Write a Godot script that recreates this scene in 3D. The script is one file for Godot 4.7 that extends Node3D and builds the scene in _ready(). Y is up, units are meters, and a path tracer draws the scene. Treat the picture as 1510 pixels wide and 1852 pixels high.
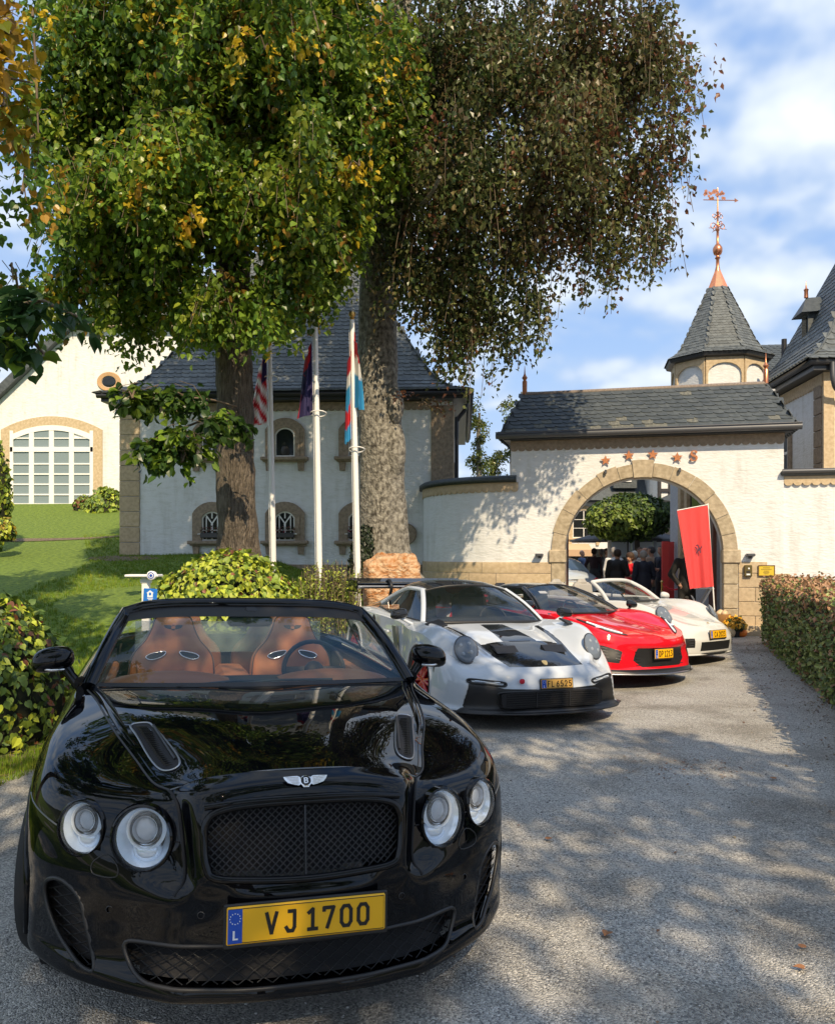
extends Node3D

var used := {}
var mats := {}
var rng := RandomNumberGenerator.new()

func lin(r: float, g: float, b: float, a := 1.0) -> Color:
	return Color(r, g, b, a).linear_to_srgb()

func mat(key: String, c: Vector3, rough := 0.7, metal := 0.0) -> StandardMaterial3D:
	if mats.has(key):
		return mats[key]
	var m := StandardMaterial3D.new()
	m.resource_name = key
	m.albedo_color = lin(c.x, c.y, c.z)
	m.roughness = rough
	m.metallic = metal
	mats[key] = m
	return m

func glass(key: String, c: Vector3, alpha: float) -> StandardMaterial3D:
	var m := mat(key, c, 0.02)
	m.albedo_color.a = alpha
	m.transparency = BaseMaterial3D.TRANSPARENCY_ALPHA
	return m

func numbered(n: String) -> String:
	if not used.has(n):
		used[n] = 0
		return n
	used[n] += 1
	return "%s_%03d" % [n, used[n]]

func tag(o: Node, label: String, category: String, group := "", kind := "") -> Node:
	if label != "":
		o.set_meta("label", label)
	if category != "":
		o.set_meta("category", category)
	if group != "":
		o.set_meta("group", group)
	if kind != "":
		o.set_meta("kind", kind)
	return o

func thing(called: String, label: String, category: String, at := Vector3.ZERO, yaw := 0.0, group := "") -> Node3D:
	var o := Node3D.new()
	o.name = numbered(called)
	add_child(o)
	o.position = at
	o.rotation.y = yaw
	tag(o, label, category, group)
	return o

func put(called: String, sh, m: Material, parent: Node = null, xf := Transform3D()) -> MeshInstance3D:
	var o := MeshInstance3D.new()
	o.mesh = sh.mesh() if sh is Sh else sh
	if o.mesh is ArrayMesh:
		(o.mesh as ArrayMesh).surface_set_material(0, m)
	else:
		o.material_override = m
	o.transform = xf
	if parent == null:
		o.name = numbered(called)
		add_child(o)
	else:
		var k := 0
		var n := called
		while parent.has_node(NodePath(n)):
			k += 1
			n = "%s_%03d" % [called, k]
		o.name = n
		parent.add_child(o)
	return o

var counters := {}
func piece(called: String, mesh: Mesh, m: Material, parent: Node, xf: Transform3D) -> MeshInstance3D:
	# quick variant of put() for many like pieces under one parent
	var key := str(parent.get_instance_id()) + called
	var k: int = counters.get(key, 0)
	counters[key] = k + 1
	var o := MeshInstance3D.new()
	o.name = called if k == 0 else "%s_%03d" % [called, k]
	o.mesh = mesh
	o.set_surface_override_material(0, m)
	o.transform = xf
	parent.add_child(o)
	return o

func structure(called: String, sh, m: Material) -> MeshInstance3D:
	var o := put(called, sh, m)
	o.set_meta("kind", "structure")
	return o

func copies(called: String, mesh: Mesh, m: Material, where: Array, tint: Array, parent: Node = null) -> MultiMeshInstance3D:
	var mm := MultiMesh.new()
	mm.transform_format = MultiMesh.TRANSFORM_3D
	mm.use_colors = tint.size() > 0
	mm.mesh = mesh
	mm.instance_count = where.size()
	for i in where.size():
		mm.set_instance_transform(i, where[i])
	if tint.size() > 0:
		for i in where.size():
			mm.set_instance_color(i, tint[i])
	var o := MultiMeshInstance3D.new()
	o.multimesh = mm
	mesh.surface_set_material(0, m)
	o.set_meta("kind", "stuff")
	if parent == null:
		o.name = numbered(called)
		add_child(o)
	else:
		var k := 0
		var n := called
		while parent.has_node(NodePath(n)):
			k += 1
			n = "%s_%03d" % [called, k]
		o.name = n
		parent.add_child(o)
	return o

func vmirror(a: PackedVector3Array) -> PackedVector3Array:
	var r := PackedVector3Array()
	for p in a:
		r.append(Vector3(-p.x, p.y, p.z))
	return r

static func crom(a: Vector3, b: Vector3, c: Vector3, d: Vector3, t: float) -> Vector3:
	var t2 := t * t
	var t3 := t2 * t
	return 0.5 * ((2.0 * b) + (c - a) * t + (2.0 * a - 5.0 * b + 4.0 * c - d) * t2 + (3.0 * b - a - 3.0 * c + d) * t3)

func smooth_line(p: Array, n: int, closed := false) -> Array:
	var r := []
	var m := p.size()
	for i in (m if closed else m - 1):
		var a: Vector3 = p[(i - 1 + m) % m] if closed else p[maxi(i - 1, 0)]
		var b: Vector3 = p[i]
		var c: Vector3 = p[(i + 1) % m]
		var d: Vector3 = p[(i + 2) % m] if closed else p[mini(i + 2, m - 1)]
		if not closed:
			if i == 0:
				a = b * 2.0 - c
			if i == m - 2:
				d = c * 2.0 - b
		for k in n:
			r.append(crom(a, b, c, d, float(k) / n))
	if not closed:
		r.append(p[m - 1])
	return r

# a grid of points refined with Catmull-Rom in both directions; rows may be open, columns open
func refine(g: Array, nr: int, nc: int) -> Array:
	var wide := []
	for row in g:
		wide.append(smooth_line(row, nc))
	var cols: int = wide[0].size()
	var out := []
	for i in (wide.size() - 1) * nr + 1:
		var r := []
		r.resize(cols)
		out.append(r)
	for j in cols:
		var line := []
		for i in wide.size():
			line.append(wide[i][j])
		var s := smooth_line(line, nr)
		for i in s.size():
			out[i][j] = s[i]
	return out

class Sh:
	var v := PackedVector3Array()
	var n := PackedVector3Array()
	var uv := PackedVector2Array()
	var col := PackedColorArray()
	var idx := PackedInt32Array()

	# corners run counter-clockwise seen from outside
	func tri(a: Vector3, b: Vector3, c: Vector3) -> void:
		var nn := (b - a).cross(c - a)
		if nn.length_squared() < 1e-16:
			return
		nn = nn.normalized()
		var k := v.size()
		v.append(a); v.append(c); v.append(b)
		n.append(nn); n.append(nn); n.append(nn)
		idx.append(k); idx.append(k + 1); idx.append(k + 2)

	func quad(a: Vector3, b: Vector3, c: Vector3, d: Vector3) -> void:
		tri(a, b, c)
		tri(a, c, d)

	func box(c: Vector3, s: Vector3, b := Basis()) -> Sh:
		var h := s * 0.5
		var p := []
		for k in 8:
			p.append(c + b * Vector3(h.x if k & 1 else -h.x, h.y if k & 2 else -h.y, h.z if k & 4 else -h.z))
		quad(p[4], p[5], p[7], p[6])
		quad(p[1], p[0], p[2], p[3])
		quad(p[5], p[1], p[3], p[7])
		quad(p[0], p[4], p[6], p[2])
		quad(p[6], p[7], p[3], p[2])
		quad(p[0], p[1], p[5], p[4])
		return self

	# a box whose edges are cut off by c
	func cbox(at: Vector3, s: Vector3, c := 0.01, b := Basis()) -> Sh:
		var h := s * 0.5
		var k := Vector3(h.x - c, h.y - c, h.z - c)
		for ax in 3:
			for sg in [-1.0, 1.0]:
				var q := []
				for uvv in [[-1, -1], [1, -1], [1, 1], [-1, 1]]:
					var p := Vector3.ZERO
					p[ax] = sg * h[ax]
					p[(ax + 1) % 3] = uvv[0] * k[(ax + 1) % 3]
					p[(ax + 2) % 3] = uvv[1] * k[(ax + 2) % 3]
					q.append(at + b * p)
				if sg > 0:
					quad(q[0], q[1], q[2], q[3])
				else:
					quad(q[3], q[2], q[1], q[0])
		for ax in 3:
			var u := (ax + 1) % 3
			var w := (ax + 2) % 3
			for su in [-1.0, 1.0]:
				for sw in [-1.0, 1.0]:
					var a0 := Vector3.ZERO
					a0[u] = su * h[u]; a0[w] = sw * k[w]
					var b0 := Vector3.ZERO
					b0[u] = su * k[u]; b0[w] = sw * h[w]
					var a1 := a0
					var b1 := b0
					a0[ax] = -k[ax]; b0[ax] = -k[ax]; a1[ax] = k[ax]; b1[ax] = k[ax]
					if su * sw > 0:
						quad(at + b * a0, at + b * b0, at + b * b1, at + b * a1)
					else:
						quad(at + b * b0, at + b * a0, at + b * a1, at + b * b1)
		for sx in [-1.0, 1.0]:
			for sy in [-1.0, 1.0]:
				for sz in [-1.0, 1.0]:
					var a := at + b * Vector3(sx * h.x, sy * k.y, sz * k.z)
					var bb := at + b * Vector3(sx * k.x, sy * h.y, sz * k.z)
					var cc := at + b * Vector3(sx * k.x, sy * k.y, sz * h.z)
					if sx * sy * sz > 0:
						tri(a, bb, cc)
					else:
						tri(a, cc, bb)
		return self

	func grid(g: Array, flip := false, skip = null, normals_from = null) -> Sh:
		var rr := g.size()
		var cc: int = g[0].size()
		var k := v.size()
		for i in rr:
			for j in cc:
				var q: Array = g if normals_from == null else normals_from
				var du: Vector3 = q[i][mini(j + 1, cc - 1)] - q[i][maxi(j - 1, 0)]
				var dv: Vector3 = q[mini(i + 1, rr - 1)][j] - q[maxi(i - 1, 0)][j]
				var nn := du.cross(dv)
				if nn.length_squared() < 1e-18:
					var i2 := clampi(i, 1, rr - 2)
					var j2 := clampi(j, 1, cc - 2)
					nn = (g[i2][mini(j2 + 1, cc - 1)] - g[i2][j2 - 1]).cross(g[mini(i2 + 1, rr - 1)][j2] - g[i2 - 1][j2])
				nn = nn.normalized()
				v.append(g[i][j])
				n.append(-nn if flip else nn)
		for i in rr - 1:
			for j in cc - 1:
				if skip != null and (skip as Callable).call((g[i][j] + g[i + 1][j + 1] + g[i + 1][j] + g[i][j + 1]) * 0.25):
					continue
				var a := k + i * cc + j
				var b := a + 1
				var c := a + cc + 1
				var d := a + cc
				if flip:
					for q in [a, b, c, a, c, d]:
						idx.append(q)
				else:
					for q in [a, c, b, a, d, c]:
						idx.append(q)
		return self

	func tube(p: Array, r, sides := 8, closed := false, caps := true, flat := Vector2(1, 1), up_hint := Vector3.UP) -> Sh:
		var rings := []
		var m := p.size()
		var last := Vector3.ZERO
		for i in m:
			var t: Vector3
			if closed:
				t = (p[(i + 1) % m] - p[(i - 1 + m) % m]).normalized()
			else:
				t = (p[mini(i + 1, m - 1)] - p[maxi(i - 1, 0)]).normalized()
			var side: Vector3
			if last == Vector3.ZERO:
				side = t.cross(up_hint)
				if side.length() < 0.05:
					side = t.cross(Vector3.RIGHT)
			else:
				side = last - t * last.dot(t)
			side = side.normalized()
			last = side
			var up := side.cross(t)
			var rad: float = r[i] if r is Array or r is PackedFloat32Array else r
			var ring := []
			for s in sides:
				var a := TAU * s / sides
				ring.append([p[i] + (side * cos(a) * flat.x + up * sin(a) * flat.y) * rad, (side * cos(a) / flat.x + up * sin(a) / flat.y).normalized()])
			rings.append(ring)
		var k := v.size()
		for ring in rings:
			for q in ring:
				v.append(q[0])
				n.append(q[1])
		for i in (m if closed else m - 1):
			for s in sides:
				var a := k + i * sides + s
				var b := k + i * sides + (s + 1) % sides
				var c := k + ((i + 1) % m) * sides + (s + 1) % sides
				var d := k + ((i + 1) % m) * sides + s
				for q in [a, b, c, a, c, d]:
					idx.append(q)
		if not closed and caps:
			for s in range(1, sides - 1):
				tri(rings[0][0][0], rings[0][s][0], rings[0][s + 1][0])
				tri(rings[m - 1][0][0], rings[m - 1][s + 1][0], rings[m - 1][s][0])
		return self

	# profile: (radius, height) from bottom to top, turned round the y axis of xf
	func lathe(profile: Array, sides := 24, xf := Transform3D(), hard := false, a0 := 0.0, a1 := TAU) -> Sh:
		var m := profile.size()
		for i in m - 1:
			var p: Vector2 = profile[i]
			var q: Vector2 = profile[i + 1]
			if hard:
				for t in sides:
					var b0 := a0 + (a1 - a0) * t / sides
					var b1 := a0 + (a1 - a0) * (t + 1) / sides
					quad(xf * Vector3(p.x * cos(b1), p.y, p.x * sin(b1)), xf * Vector3(p.x * cos(b0), p.y, p.x * sin(b0)), xf * Vector3(q.x * cos(b0), q.y, q.x * sin(b0)), xf * Vector3(q.x * cos(b1), q.y, q.x * sin(b1)))
				continue
			var d := q - p
			var face := Vector2(d.y, -d.x).normalized()
			var np := face
			var nq := face
			if not hard:
				if i > 0:
					var e: Vector2 = p - profile[i - 1]
					var f := Vector2(e.y, -e.x).normalized()
					if f.dot(face) > 0.6:
						np = (face + f).normalized()
				if i < m - 2:
					var e: Vector2 = profile[i + 2] - q
					var f := Vector2(e.y, -e.x).normalized()
					if f.dot(face) > 0.6:
						nq = (face + f).normalized()
			var k := v.size()
			for s in sides + 1:
				var a := a0 + (a1 - a0) * s / sides
				var ca := cos(a)
				var sa := sin(a)
				v.append(xf * Vector3(p.x * ca, p.y, p.x * sa))
				n.append((xf.basis * Vector3(np.x * ca, np.y, np.x * sa)).normalized())
				v.append(xf * Vector3(q.x * ca, q.y, q.x * sa))
				n.append((xf.basis * Vector3(nq.x * ca, nq.y, nq.x * sa)).normalized())
			for s in sides:
				var a := k + s * 2
				for w in [a, a + 2, a + 1, a + 1, a + 2, a + 3]:
					idx.append(w)
		return self

	func ball(c: Vector3, r: Vector3, sides := 16, b := Basis()) -> Sh:
		var k := v.size()
		var st := maxi(sides / 2, 4)
		for i in st + 1:
			var th := PI * i / st
			for j in sides + 1:
				var ph := TAU * j / sides
				var d := Vector3(sin(th) * cos(ph), cos(th), sin(th) * sin(ph))
				v.append(c + b * (d * r))
				n.append((b * (d / r)).normalized())
		for i in st:
			for j in sides:
				var a := k + i * (sides + 1) + j
				var d := a + sides + 1
				for w in [a, d, a + 1, a + 1, d, d + 1]:
					idx.append(w)
		return self

	# an outline (counter-clockwise in x, y) pushed out along z from z0 to z1, then placed by xf
	func prism(poly: PackedVector2Array, z0: float, z1: float, xf := Transform3D(), back := true) -> Sh:
		if Geometry2D.is_polygon_clockwise(poly):
			poly = poly.duplicate()
			poly.reverse()
		var t := Geometry2D.triangulate_polygon(poly)
		for i in range(0, t.size(), 3):
			var a := poly[t[i]]
			var b := poly[t[i + 1]]
			var c := poly[t[i + 2]]
			if (b - a).cross(c - a) < 0:
				var w := b
				b = c
				c = w
			tri(xf * Vector3(a.x, a.y, z1), xf * Vector3(b.x, b.y, z1), xf * Vector3(c.x, c.y, z1))
			if back:
				tri(xf * Vector3(a.x, a.y, z0), xf * Vector3(c.x, c.y, z0), xf * Vector3(b.x, b.y, z0))
		for i in poly.size():
			var a := poly[i]
			var b := poly[(i + 1) % poly.size()]
			quad(xf * Vector3(a.x, a.y, z0), xf * Vector3(b.x, b.y, z0), xf * Vector3(b.x, b.y, z1), xf * Vector3(a.x, a.y, z1))
		return self

	func mesh() -> ArrayMesh:
		var m := ArrayMesh.new()
		if v.size() == 0:
			return m
		var a := []
		a.resize(Mesh.ARRAY_MAX)
		a[Mesh.ARRAY_VERTEX] = v
		a[Mesh.ARRAY_NORMAL] = n
		if uv.size() == v.size():
			a[Mesh.ARRAY_TEX_UV] = uv
		if col.size() == v.size():
			a[Mesh.ARRAY_COLOR] = col
		a[Mesh.ARRAY_INDEX] = idx
		m.add_surface_from_arrays(Mesh.PRIMITIVE_TRIANGLES, a)
		return m

func text_mesh(s: String, height: float, depth := 0.002, font := "Droid Sans", bold := false, fat := 0.0) -> TextMesh:
	var t := TextMesh.new()
	var f := SystemFont.new()
	f.font_names = PackedStringArray([font])
	f.font_weight = 700 if bold else 400
	if fat > 0.0:
		var fv := FontVariation.new()
		fv.base_font = f
		fv.variation_embolden = fat
		t.font = fv
	else:
		t.font = f
	t.text = s
	t.font_size = 64
	t.pixel_size = height / 64.0 / 0.714
	t.depth = depth
	t.curve_step = 2.0
	return t

func noise_tex(size: int, freq: float, type: int, oct: int, ramp: Array, seed_ := 1, cell := 0) -> NoiseTexture2D:
	var f := FastNoiseLite.new()
	f.noise_type = type
	f.frequency = freq
	f.seed = seed_
	f.fractal_type = FastNoiseLite.FRACTAL_FBM if oct > 1 else FastNoiseLite.FRACTAL_NONE
	f.fractal_octaves = oct
	if type == FastNoiseLite.TYPE_CELLULAR:
		f.cellular_return_type = cell
		f.cellular_jitter = 0.9
	var t := NoiseTexture2D.new()
	t.width = size
	t.height = size
	t.seamless = true
	t.noise = f
	if ramp.size():
		var g := Gradient.new()
		var off := PackedFloat32Array()
		var cs := PackedColorArray()
		for r in ramp:
			off.append(r[0])
			cs.append(lin(r[1].x, r[1].y, r[1].z))
		g.offsets = off
		g.colors = cs
		t.color_ramp = g
	return t

# mottled natural surface: base colours low..high and a bump in centimetres, in world or own axes
func rough_mat(key: String, lo: Vector3, hi: Vector3, scale: Vector3, rough := 0.85, bump := 0.6, freq := 0.02, world := true, oct := 5) -> StandardMaterial3D:
	if mats.has(key):
		return mats[key]
	var m := mat(key, Vector3.ONE, rough)
	m.albedo_texture = noise_tex(512, freq, FastNoiseLite.TYPE_SIMPLEX_SMOOTH, oct, [[0.2, lo], [0.5, (lo + hi) * 0.5], [0.8, hi]], hash(key) % 1000)
	if bump > 0.0:
		m.heightmap_enabled = true
		m.heightmap_scale = bump
		m.heightmap_texture = noise_tex(512, freq * 2.0, FastNoiseLite.TYPE_SIMPLEX_SMOOTH, 5, [], hash(key) % 777)
	m.uv1_triplanar = true
	m.uv1_world_triplanar = world
	m.uv1_scale = scale
	return m

func _ready() -> void:
	rng.seed = 7
	var cam := Camera3D.new()
	cam.name = "camera"
	cam.position = Vector3(0, 1.62, 0)
	cam.set_frustum(0.1 * 1852.0 / 1520.0, Vector2(0, 0.1 * 74.0 / 1520.0), 0.1, 900.0)
	cam.current = true
	add_child(cam)
	var env := Environment.new()
	env.background_mode = Environment.BG_SKY
	var sky := Sky.new()
	sky.sky_material = make_sky()
	env.sky = sky
	env.background_energy_multiplier = 1.0
	env.tonemap_mode = Environment.TONE_MAPPER_LINEAR
	env.tonemap_exposure = 1.85
	env.sdfgi_enabled = true
	env.ssao_enabled = true
	env.ssil_enabled = true
	var we := WorldEnvironment.new()
	we.name = "world"
	we.environment = env
	add_child(we)
	var sun := DirectionalLight3D.new()
	sun.name = "sun"
	sun.light_energy = 1.02
	sun.light_color = Color(1.0, 0.905, 0.755)
	sun.light_angular_distance = 0.5
	sun.shadow_enabled = true
	add_child(sun)
	sun.look_at_from_position(Vector3.ZERO, Vector3(-0.2, -0.66, -0.74))
	materials()
	ground()
	gate()
	house()
	hall()
	chapel()
	tower()
	courtyard()
	distance()
	trees()
	shrubs()
	luxury_convertible()
	sports_cars()
	rear_car()
	props()
	people()
	small_things()

func make_sky() -> PanoramaSkyMaterial:
	var w := 1536
	var h := 768
	var im := Image.create(w, h, false, Image.FORMAT_RGBF)
	var f := FastNoiseLite.new()
	f.noise_type = FastNoiseLite.TYPE_SIMPLEX_SMOOTH
	f.frequency = 1.0
	f.fractal_octaves = 6
	f.fractal_gain = 0.55
	f.seed = 11
	var g := FastNoiseLite.new()
	g.noise_type = FastNoiseLite.TYPE_SIMPLEX_SMOOTH
	g.frequency = 0.55
	g.fractal_octaves = 3
	g.seed = 5
	var below := Color(0.16, 0.17, 0.17)
	im.fill(below)
	for j in h / 2 + 2:
		var el := PI * 0.5 - (j + 0.5) / h * PI
		var se := maxf(sin(el), 0.0)
		var ce := cos(el)
		var blue := Color(0.17, 0.31, 0.58).lerp(Color(0.42, 0.54, 0.70), pow(1.0 - se, 4.0))
		blue = blue.lerp(Color(0.085, 0.20, 0.50), clampf(se * 1.2 - 0.25, 0, 0.7))
		for i in w:
			var a := (float(i) + 0.5) / w * TAU
			var d := 1.0 / (se + 0.27)
			var x := ce * sin(a) * d
			var z := ce * cos(a) * d
			var n := f.get_noise_2d(x * 3.4 + 3.1, z * 3.9 + 8.0) * 0.85 + g.get_noise_2d(x * 1.1, z * 1.1) * 0.5
			var cov := smoothstep(-0.55, 0.25, n + 0.05)
			cov = maxf(cov, 0.75 * pow(1.0 - se, 7.0))
			var shade := 0.5 + 0.5 * f.get_noise_2d(x * 3.4 + 3.6, z * 3.9 + 8.6)
			var cloud := Color(0.37, 0.46, 0.60).lerp(Color(0.66, 0.70, 0.75), clampf(n * 1.3 + shade * 0.45, 0.0, 1.0))
			im.set_pixel(i, j, blue.lerp(cloud, cov * 0.95))
	var m := PanoramaSkyMaterial.new()
	m.panorama = ImageTexture.create_from_image(im)
	m.energy_multiplier = 0.86
	return m

func materials() -> void:
	var st := mat("stucco", Vector3.ONE, 0.9)
	st.albedo_texture = noise_tex(512, 0.012, FastNoiseLite.TYPE_SIMPLEX_SMOOTH, 5, [[0.15, Vector3(0.63, 0.645, 0.64)], [0.45, Vector3(0.69, 0.71, 0.725)], [0.9, Vector3(0.715, 0.735, 0.755)]], 3)
	st.heightmap_enabled = true
	st.heightmap_scale = 0.75
	st.heightmap_texture = noise_tex(1024, 0.016, FastNoiseLite.TYPE_SIMPLEX_SMOOTH, 4, [], 21)
	st.uv1_triplanar = true
	st.uv1_world_triplanar = true
	st.uv1_scale = Vector3(0.42, 1.0, 0.42)
	st.detail_enabled = true
	st.detail_blend_mode = BaseMaterial3D.BLEND_MODE_MUL
	st.detail_uv_layer = BaseMaterial3D.DETAIL_UV_2
	st.detail_albedo = noise_tex(512, 0.014, FastNoiseLite.TYPE_SIMPLEX_SMOOTH, 5, [[0.10, Vector3(0.86, 0.855, 0.835)], [0.34, Vector3(0.975, 0.975, 0.97)], [0.6, Vector3(1, 1, 1)]], 31)
	st.uv2_triplanar = true
	st.uv2_world_triplanar = true
	st.uv2_scale = Vector3(0.5, 0.07, 0.5)
	rough_mat("tan_stone", Vector3(0.44, 0.34, 0.21), Vector3(0.56, 0.45, 0.30), Vector3(0.8, 0.8, 0.8), 0.85, 0.4)
	rough_mat("tan_stone_b", Vector3(0.40, 0.31, 0.20), Vector3(0.52, 0.41, 0.27), Vector3(0.8, 0.8, 0.8), 0.85, 0.4)
	rough_mat("old_stone", Vector3(0.30, 0.245, 0.165), Vector3(0.46, 0.39, 0.275), Vector3(0.7, 0.7, 0.7), 0.9, 0.5)
	rough_mat("old_stone_b", Vector3(0.33, 0.27, 0.185), Vector3(0.50, 0.42, 0.30), Vector3(0.7, 0.7, 0.7), 0.9, 0.5)
	rough_mat("brown_stone", Vector3(0.23, 0.18, 0.13), Vector3(0.34, 0.27, 0.20), Vector3(0.9, 0.9, 0.9), 0.9, 0.6)
	rough_mat("slate_a", Vector3(0.044, 0.055, 0.063), Vector3(0.08, 0.095, 0.103), Vector3(0.7, 0.7, 0.7), 0.6, 0.3)
	rough_mat("slate_b", Vector3(0.036, 0.046, 0.053), Vector3(0.065, 0.078, 0.086), Vector3(0.7, 0.7, 0.7), 0.55, 0.3)
	rough_mat("slate_c", Vector3(0.07, 0.078, 0.075), Vector3(0.19, 0.19, 0.16), Vector3(1.7, 1.7, 1.7), 0.75, 0.3)
	mat("gutter", Vector3(0.035, 0.038, 0.042), 0.4, 0.3)
	mat("gutter_zinc", Vector3(0.10, 0.105, 0.115), 0.45, 0.5)
	mat("white_paint", Vector3(0.78, 0.78, 0.76), 0.45)
	mat("dark", Vector3(0.01, 0.01, 0.012), 0.8)
	mat("black_plastic", Vector3(0.012, 0.012, 0.013), 0.45)
	mat("rubber", Vector3(0.018, 0.018, 0.018), 0.75)
	mat("chrome", Vector3(0.75, 0.76, 0.78), 0.12, 1.0)
	mat("satin_metal", Vector3(0.42, 0.43, 0.45), 0.35, 1.0)
	mat("dark_metal", Vector3(0.07, 0.07, 0.075), 0.35, 0.8)
	mat("copper", Vector3(0.62, 0.25, 0.13), 0.32, 0.9)
	rough_mat("copper_sheet", Vector3(0.42, 0.17, 0.09), Vector3(0.62, 0.25, 0.13), Vector3(1, 1, 1), 0.4, 0.0)
	rough_mat("rust", Vector3(0.36, 0.13, 0.05), Vector3(0.52, 0.21, 0.09), Vector3(3, 3, 3), 0.7, 0.2)
	rough_mat("bark_grey", Vector3(0.055, 0.05, 0.04), Vector3(0.33, 0.315, 0.27), Vector3(1.3, 0.8, 1.3), 0.95, 2.5, 0.018)
	rough_mat("bark_brown", Vector3(0.07, 0.055, 0.04), Vector3(0.24, 0.20, 0.155), Vector3(2.6, 0.32, 2.6), 0.95, 9.0, 0.02)
	mat("twig", Vector3(0.16, 0.12, 0.08), 0.9)
	mat("window_dark", Vector3(0.015, 0.018, 0.02), 0.06)
	glass("clear_glass", Vector3(0.95, 0.98, 0.97), 0.06)
	paint("red_rim", Vector3(0.45, 0.008, 0.012), 0.3)
	var gs := rough_mat("soil", Vector3(0.10, 0.075, 0.05), Vector3(0.22, 0.17, 0.11), Vector3(0.9, 0.9, 0.9), 0.95, 3.0)
	gs.roughness = 0.95
	# coarse worn asphalt with light chips
	var a := mat("asphalt", Vector3.ONE, 0.85)
	a.albedo_texture = noise_tex(1024, 0.16, FastNoiseLite.TYPE_CELLULAR, 1, [[0.0, Vector3(0.17, 0.17, 0.167)], [0.3, Vector3(0.32, 0.313, 0.295)], [0.62, Vector3(0.44, 0.43, 0.40)], [0.88, Vector3(0.54, 0.525, 0.485)], [1.0, Vector3(0.72, 0.70, 0.655)]], 4, FastNoiseLite.RETURN_CELL_VALUE)
	a.heightmap_enabled = true
	a.heightmap_scale = 0.7
	a.heightmap_texture = noise_tex(1024, 0.16, FastNoiseLite.TYPE_CELLULAR, 1, [[0.0, Vector3.ONE], [1.0, Vector3.ZERO]], 4, FastNoiseLite.RETURN_DISTANCE)
	a.uv1_triplanar = true
	a.uv1_world_triplanar = true
	a.uv1_scale = Vector3(0.8, 0.8, 0.8)
	a.detail_enabled = true
	a.detail_blend_mode = BaseMaterial3D.BLEND_MODE_MUL
	a.detail_uv_layer = BaseMaterial3D.DETAIL_UV_2
	a.detail_albedo = noise_tex(512, 0.012, FastNoiseLite.TYPE_SIMPLEX_SMOOTH, 6, [[0.15, Vector3(0.62, 0.60, 0.57)], [0.42, Vector3(0.9, 0.89, 0.87)], [0.75, Vector3(1, 1, 1)]], 9)
	a.uv2_triplanar = true
	a.uv2_world_triplanar = true
	a.uv2_scale = Vector3(0.14, 0.14, 0.14)
	var gr := rough_mat("grass_ground", Vector3(0.075, 0.13, 0.014), Vector3(0.16, 0.235, 0.025), Vector3(0.5, 0.5, 0.5), 0.95, 3.0, 0.03)
	gr.roughness = 0.95
	var bl := mat("grass_blade", Vector3.ONE, 0.6)
	bl.vertex_color_use_as_albedo = true
	bl.metallic_specular = 0.2
	bl.backlight_enabled = true
	bl.backlight = Color(0.5, 0.5, 0.5)
	var lf := mat("leaf", Vector3.ONE, 0.36)
	lf.vertex_color_use_as_albedo = true
	lf.backlight_enabled = true
	lf.backlight = Color(0.95, 0.95, 0.95)
	var le := mat("leaf_matt", Vector3.ONE, 0.5)
	le.vertex_color_use_as_albedo = true
	le.backlight_enabled = true
	le.backlight = Color(0.45, 0.45, 0.45)

func edge_x(z: float) -> float:
	var e := [[30.0, -4.6], [5.0, -3.7], [0.0, -3.4], [-5.5, -3.0], [-7.0, -2.75], [-8.0, -2.35], [-9.5, -1.95], [-12.0, -1.7], [-13.0, -1.0], [-13.8, 0.0], [-14.8, 0.5], [-16.0, 0.9], [-17.6, 1.7], [-20.0, 2.0]]
	for i in e.size() - 1:
		if z <= e[i][0] and z > e[i + 1][0]:
			return lerpf(e[i][1], e[i + 1][1], smoothstep(0.0, 1.0, (e[i][0] - z) / (e[i][0] - e[i + 1][0])))
	return -4.6 if z > 0 else 2.0

func lawn_h(x: float, z: float) -> float:
	var inner := edge_x(z) - x
	var e := smoothstep(-0.05, 1.4, inner)
	var g := maxf(0.0, -z - 8.5)
	var l := smoothstep(0.5, -4.5, x)
	var h := 0.035 * smoothstep(-0.02, 0.12, inner) - 0.02 + e * (l * (0.08 * g + 0.0025 * g * g + 0.03 * maxf(0.0, -z - 21.0)) + 0.22 * smoothstep(-11.5, -14.0, z))
	return h + 0.03 * e * sin(x * 1.3 + 1.0) * cos(z * 0.9)

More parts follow.
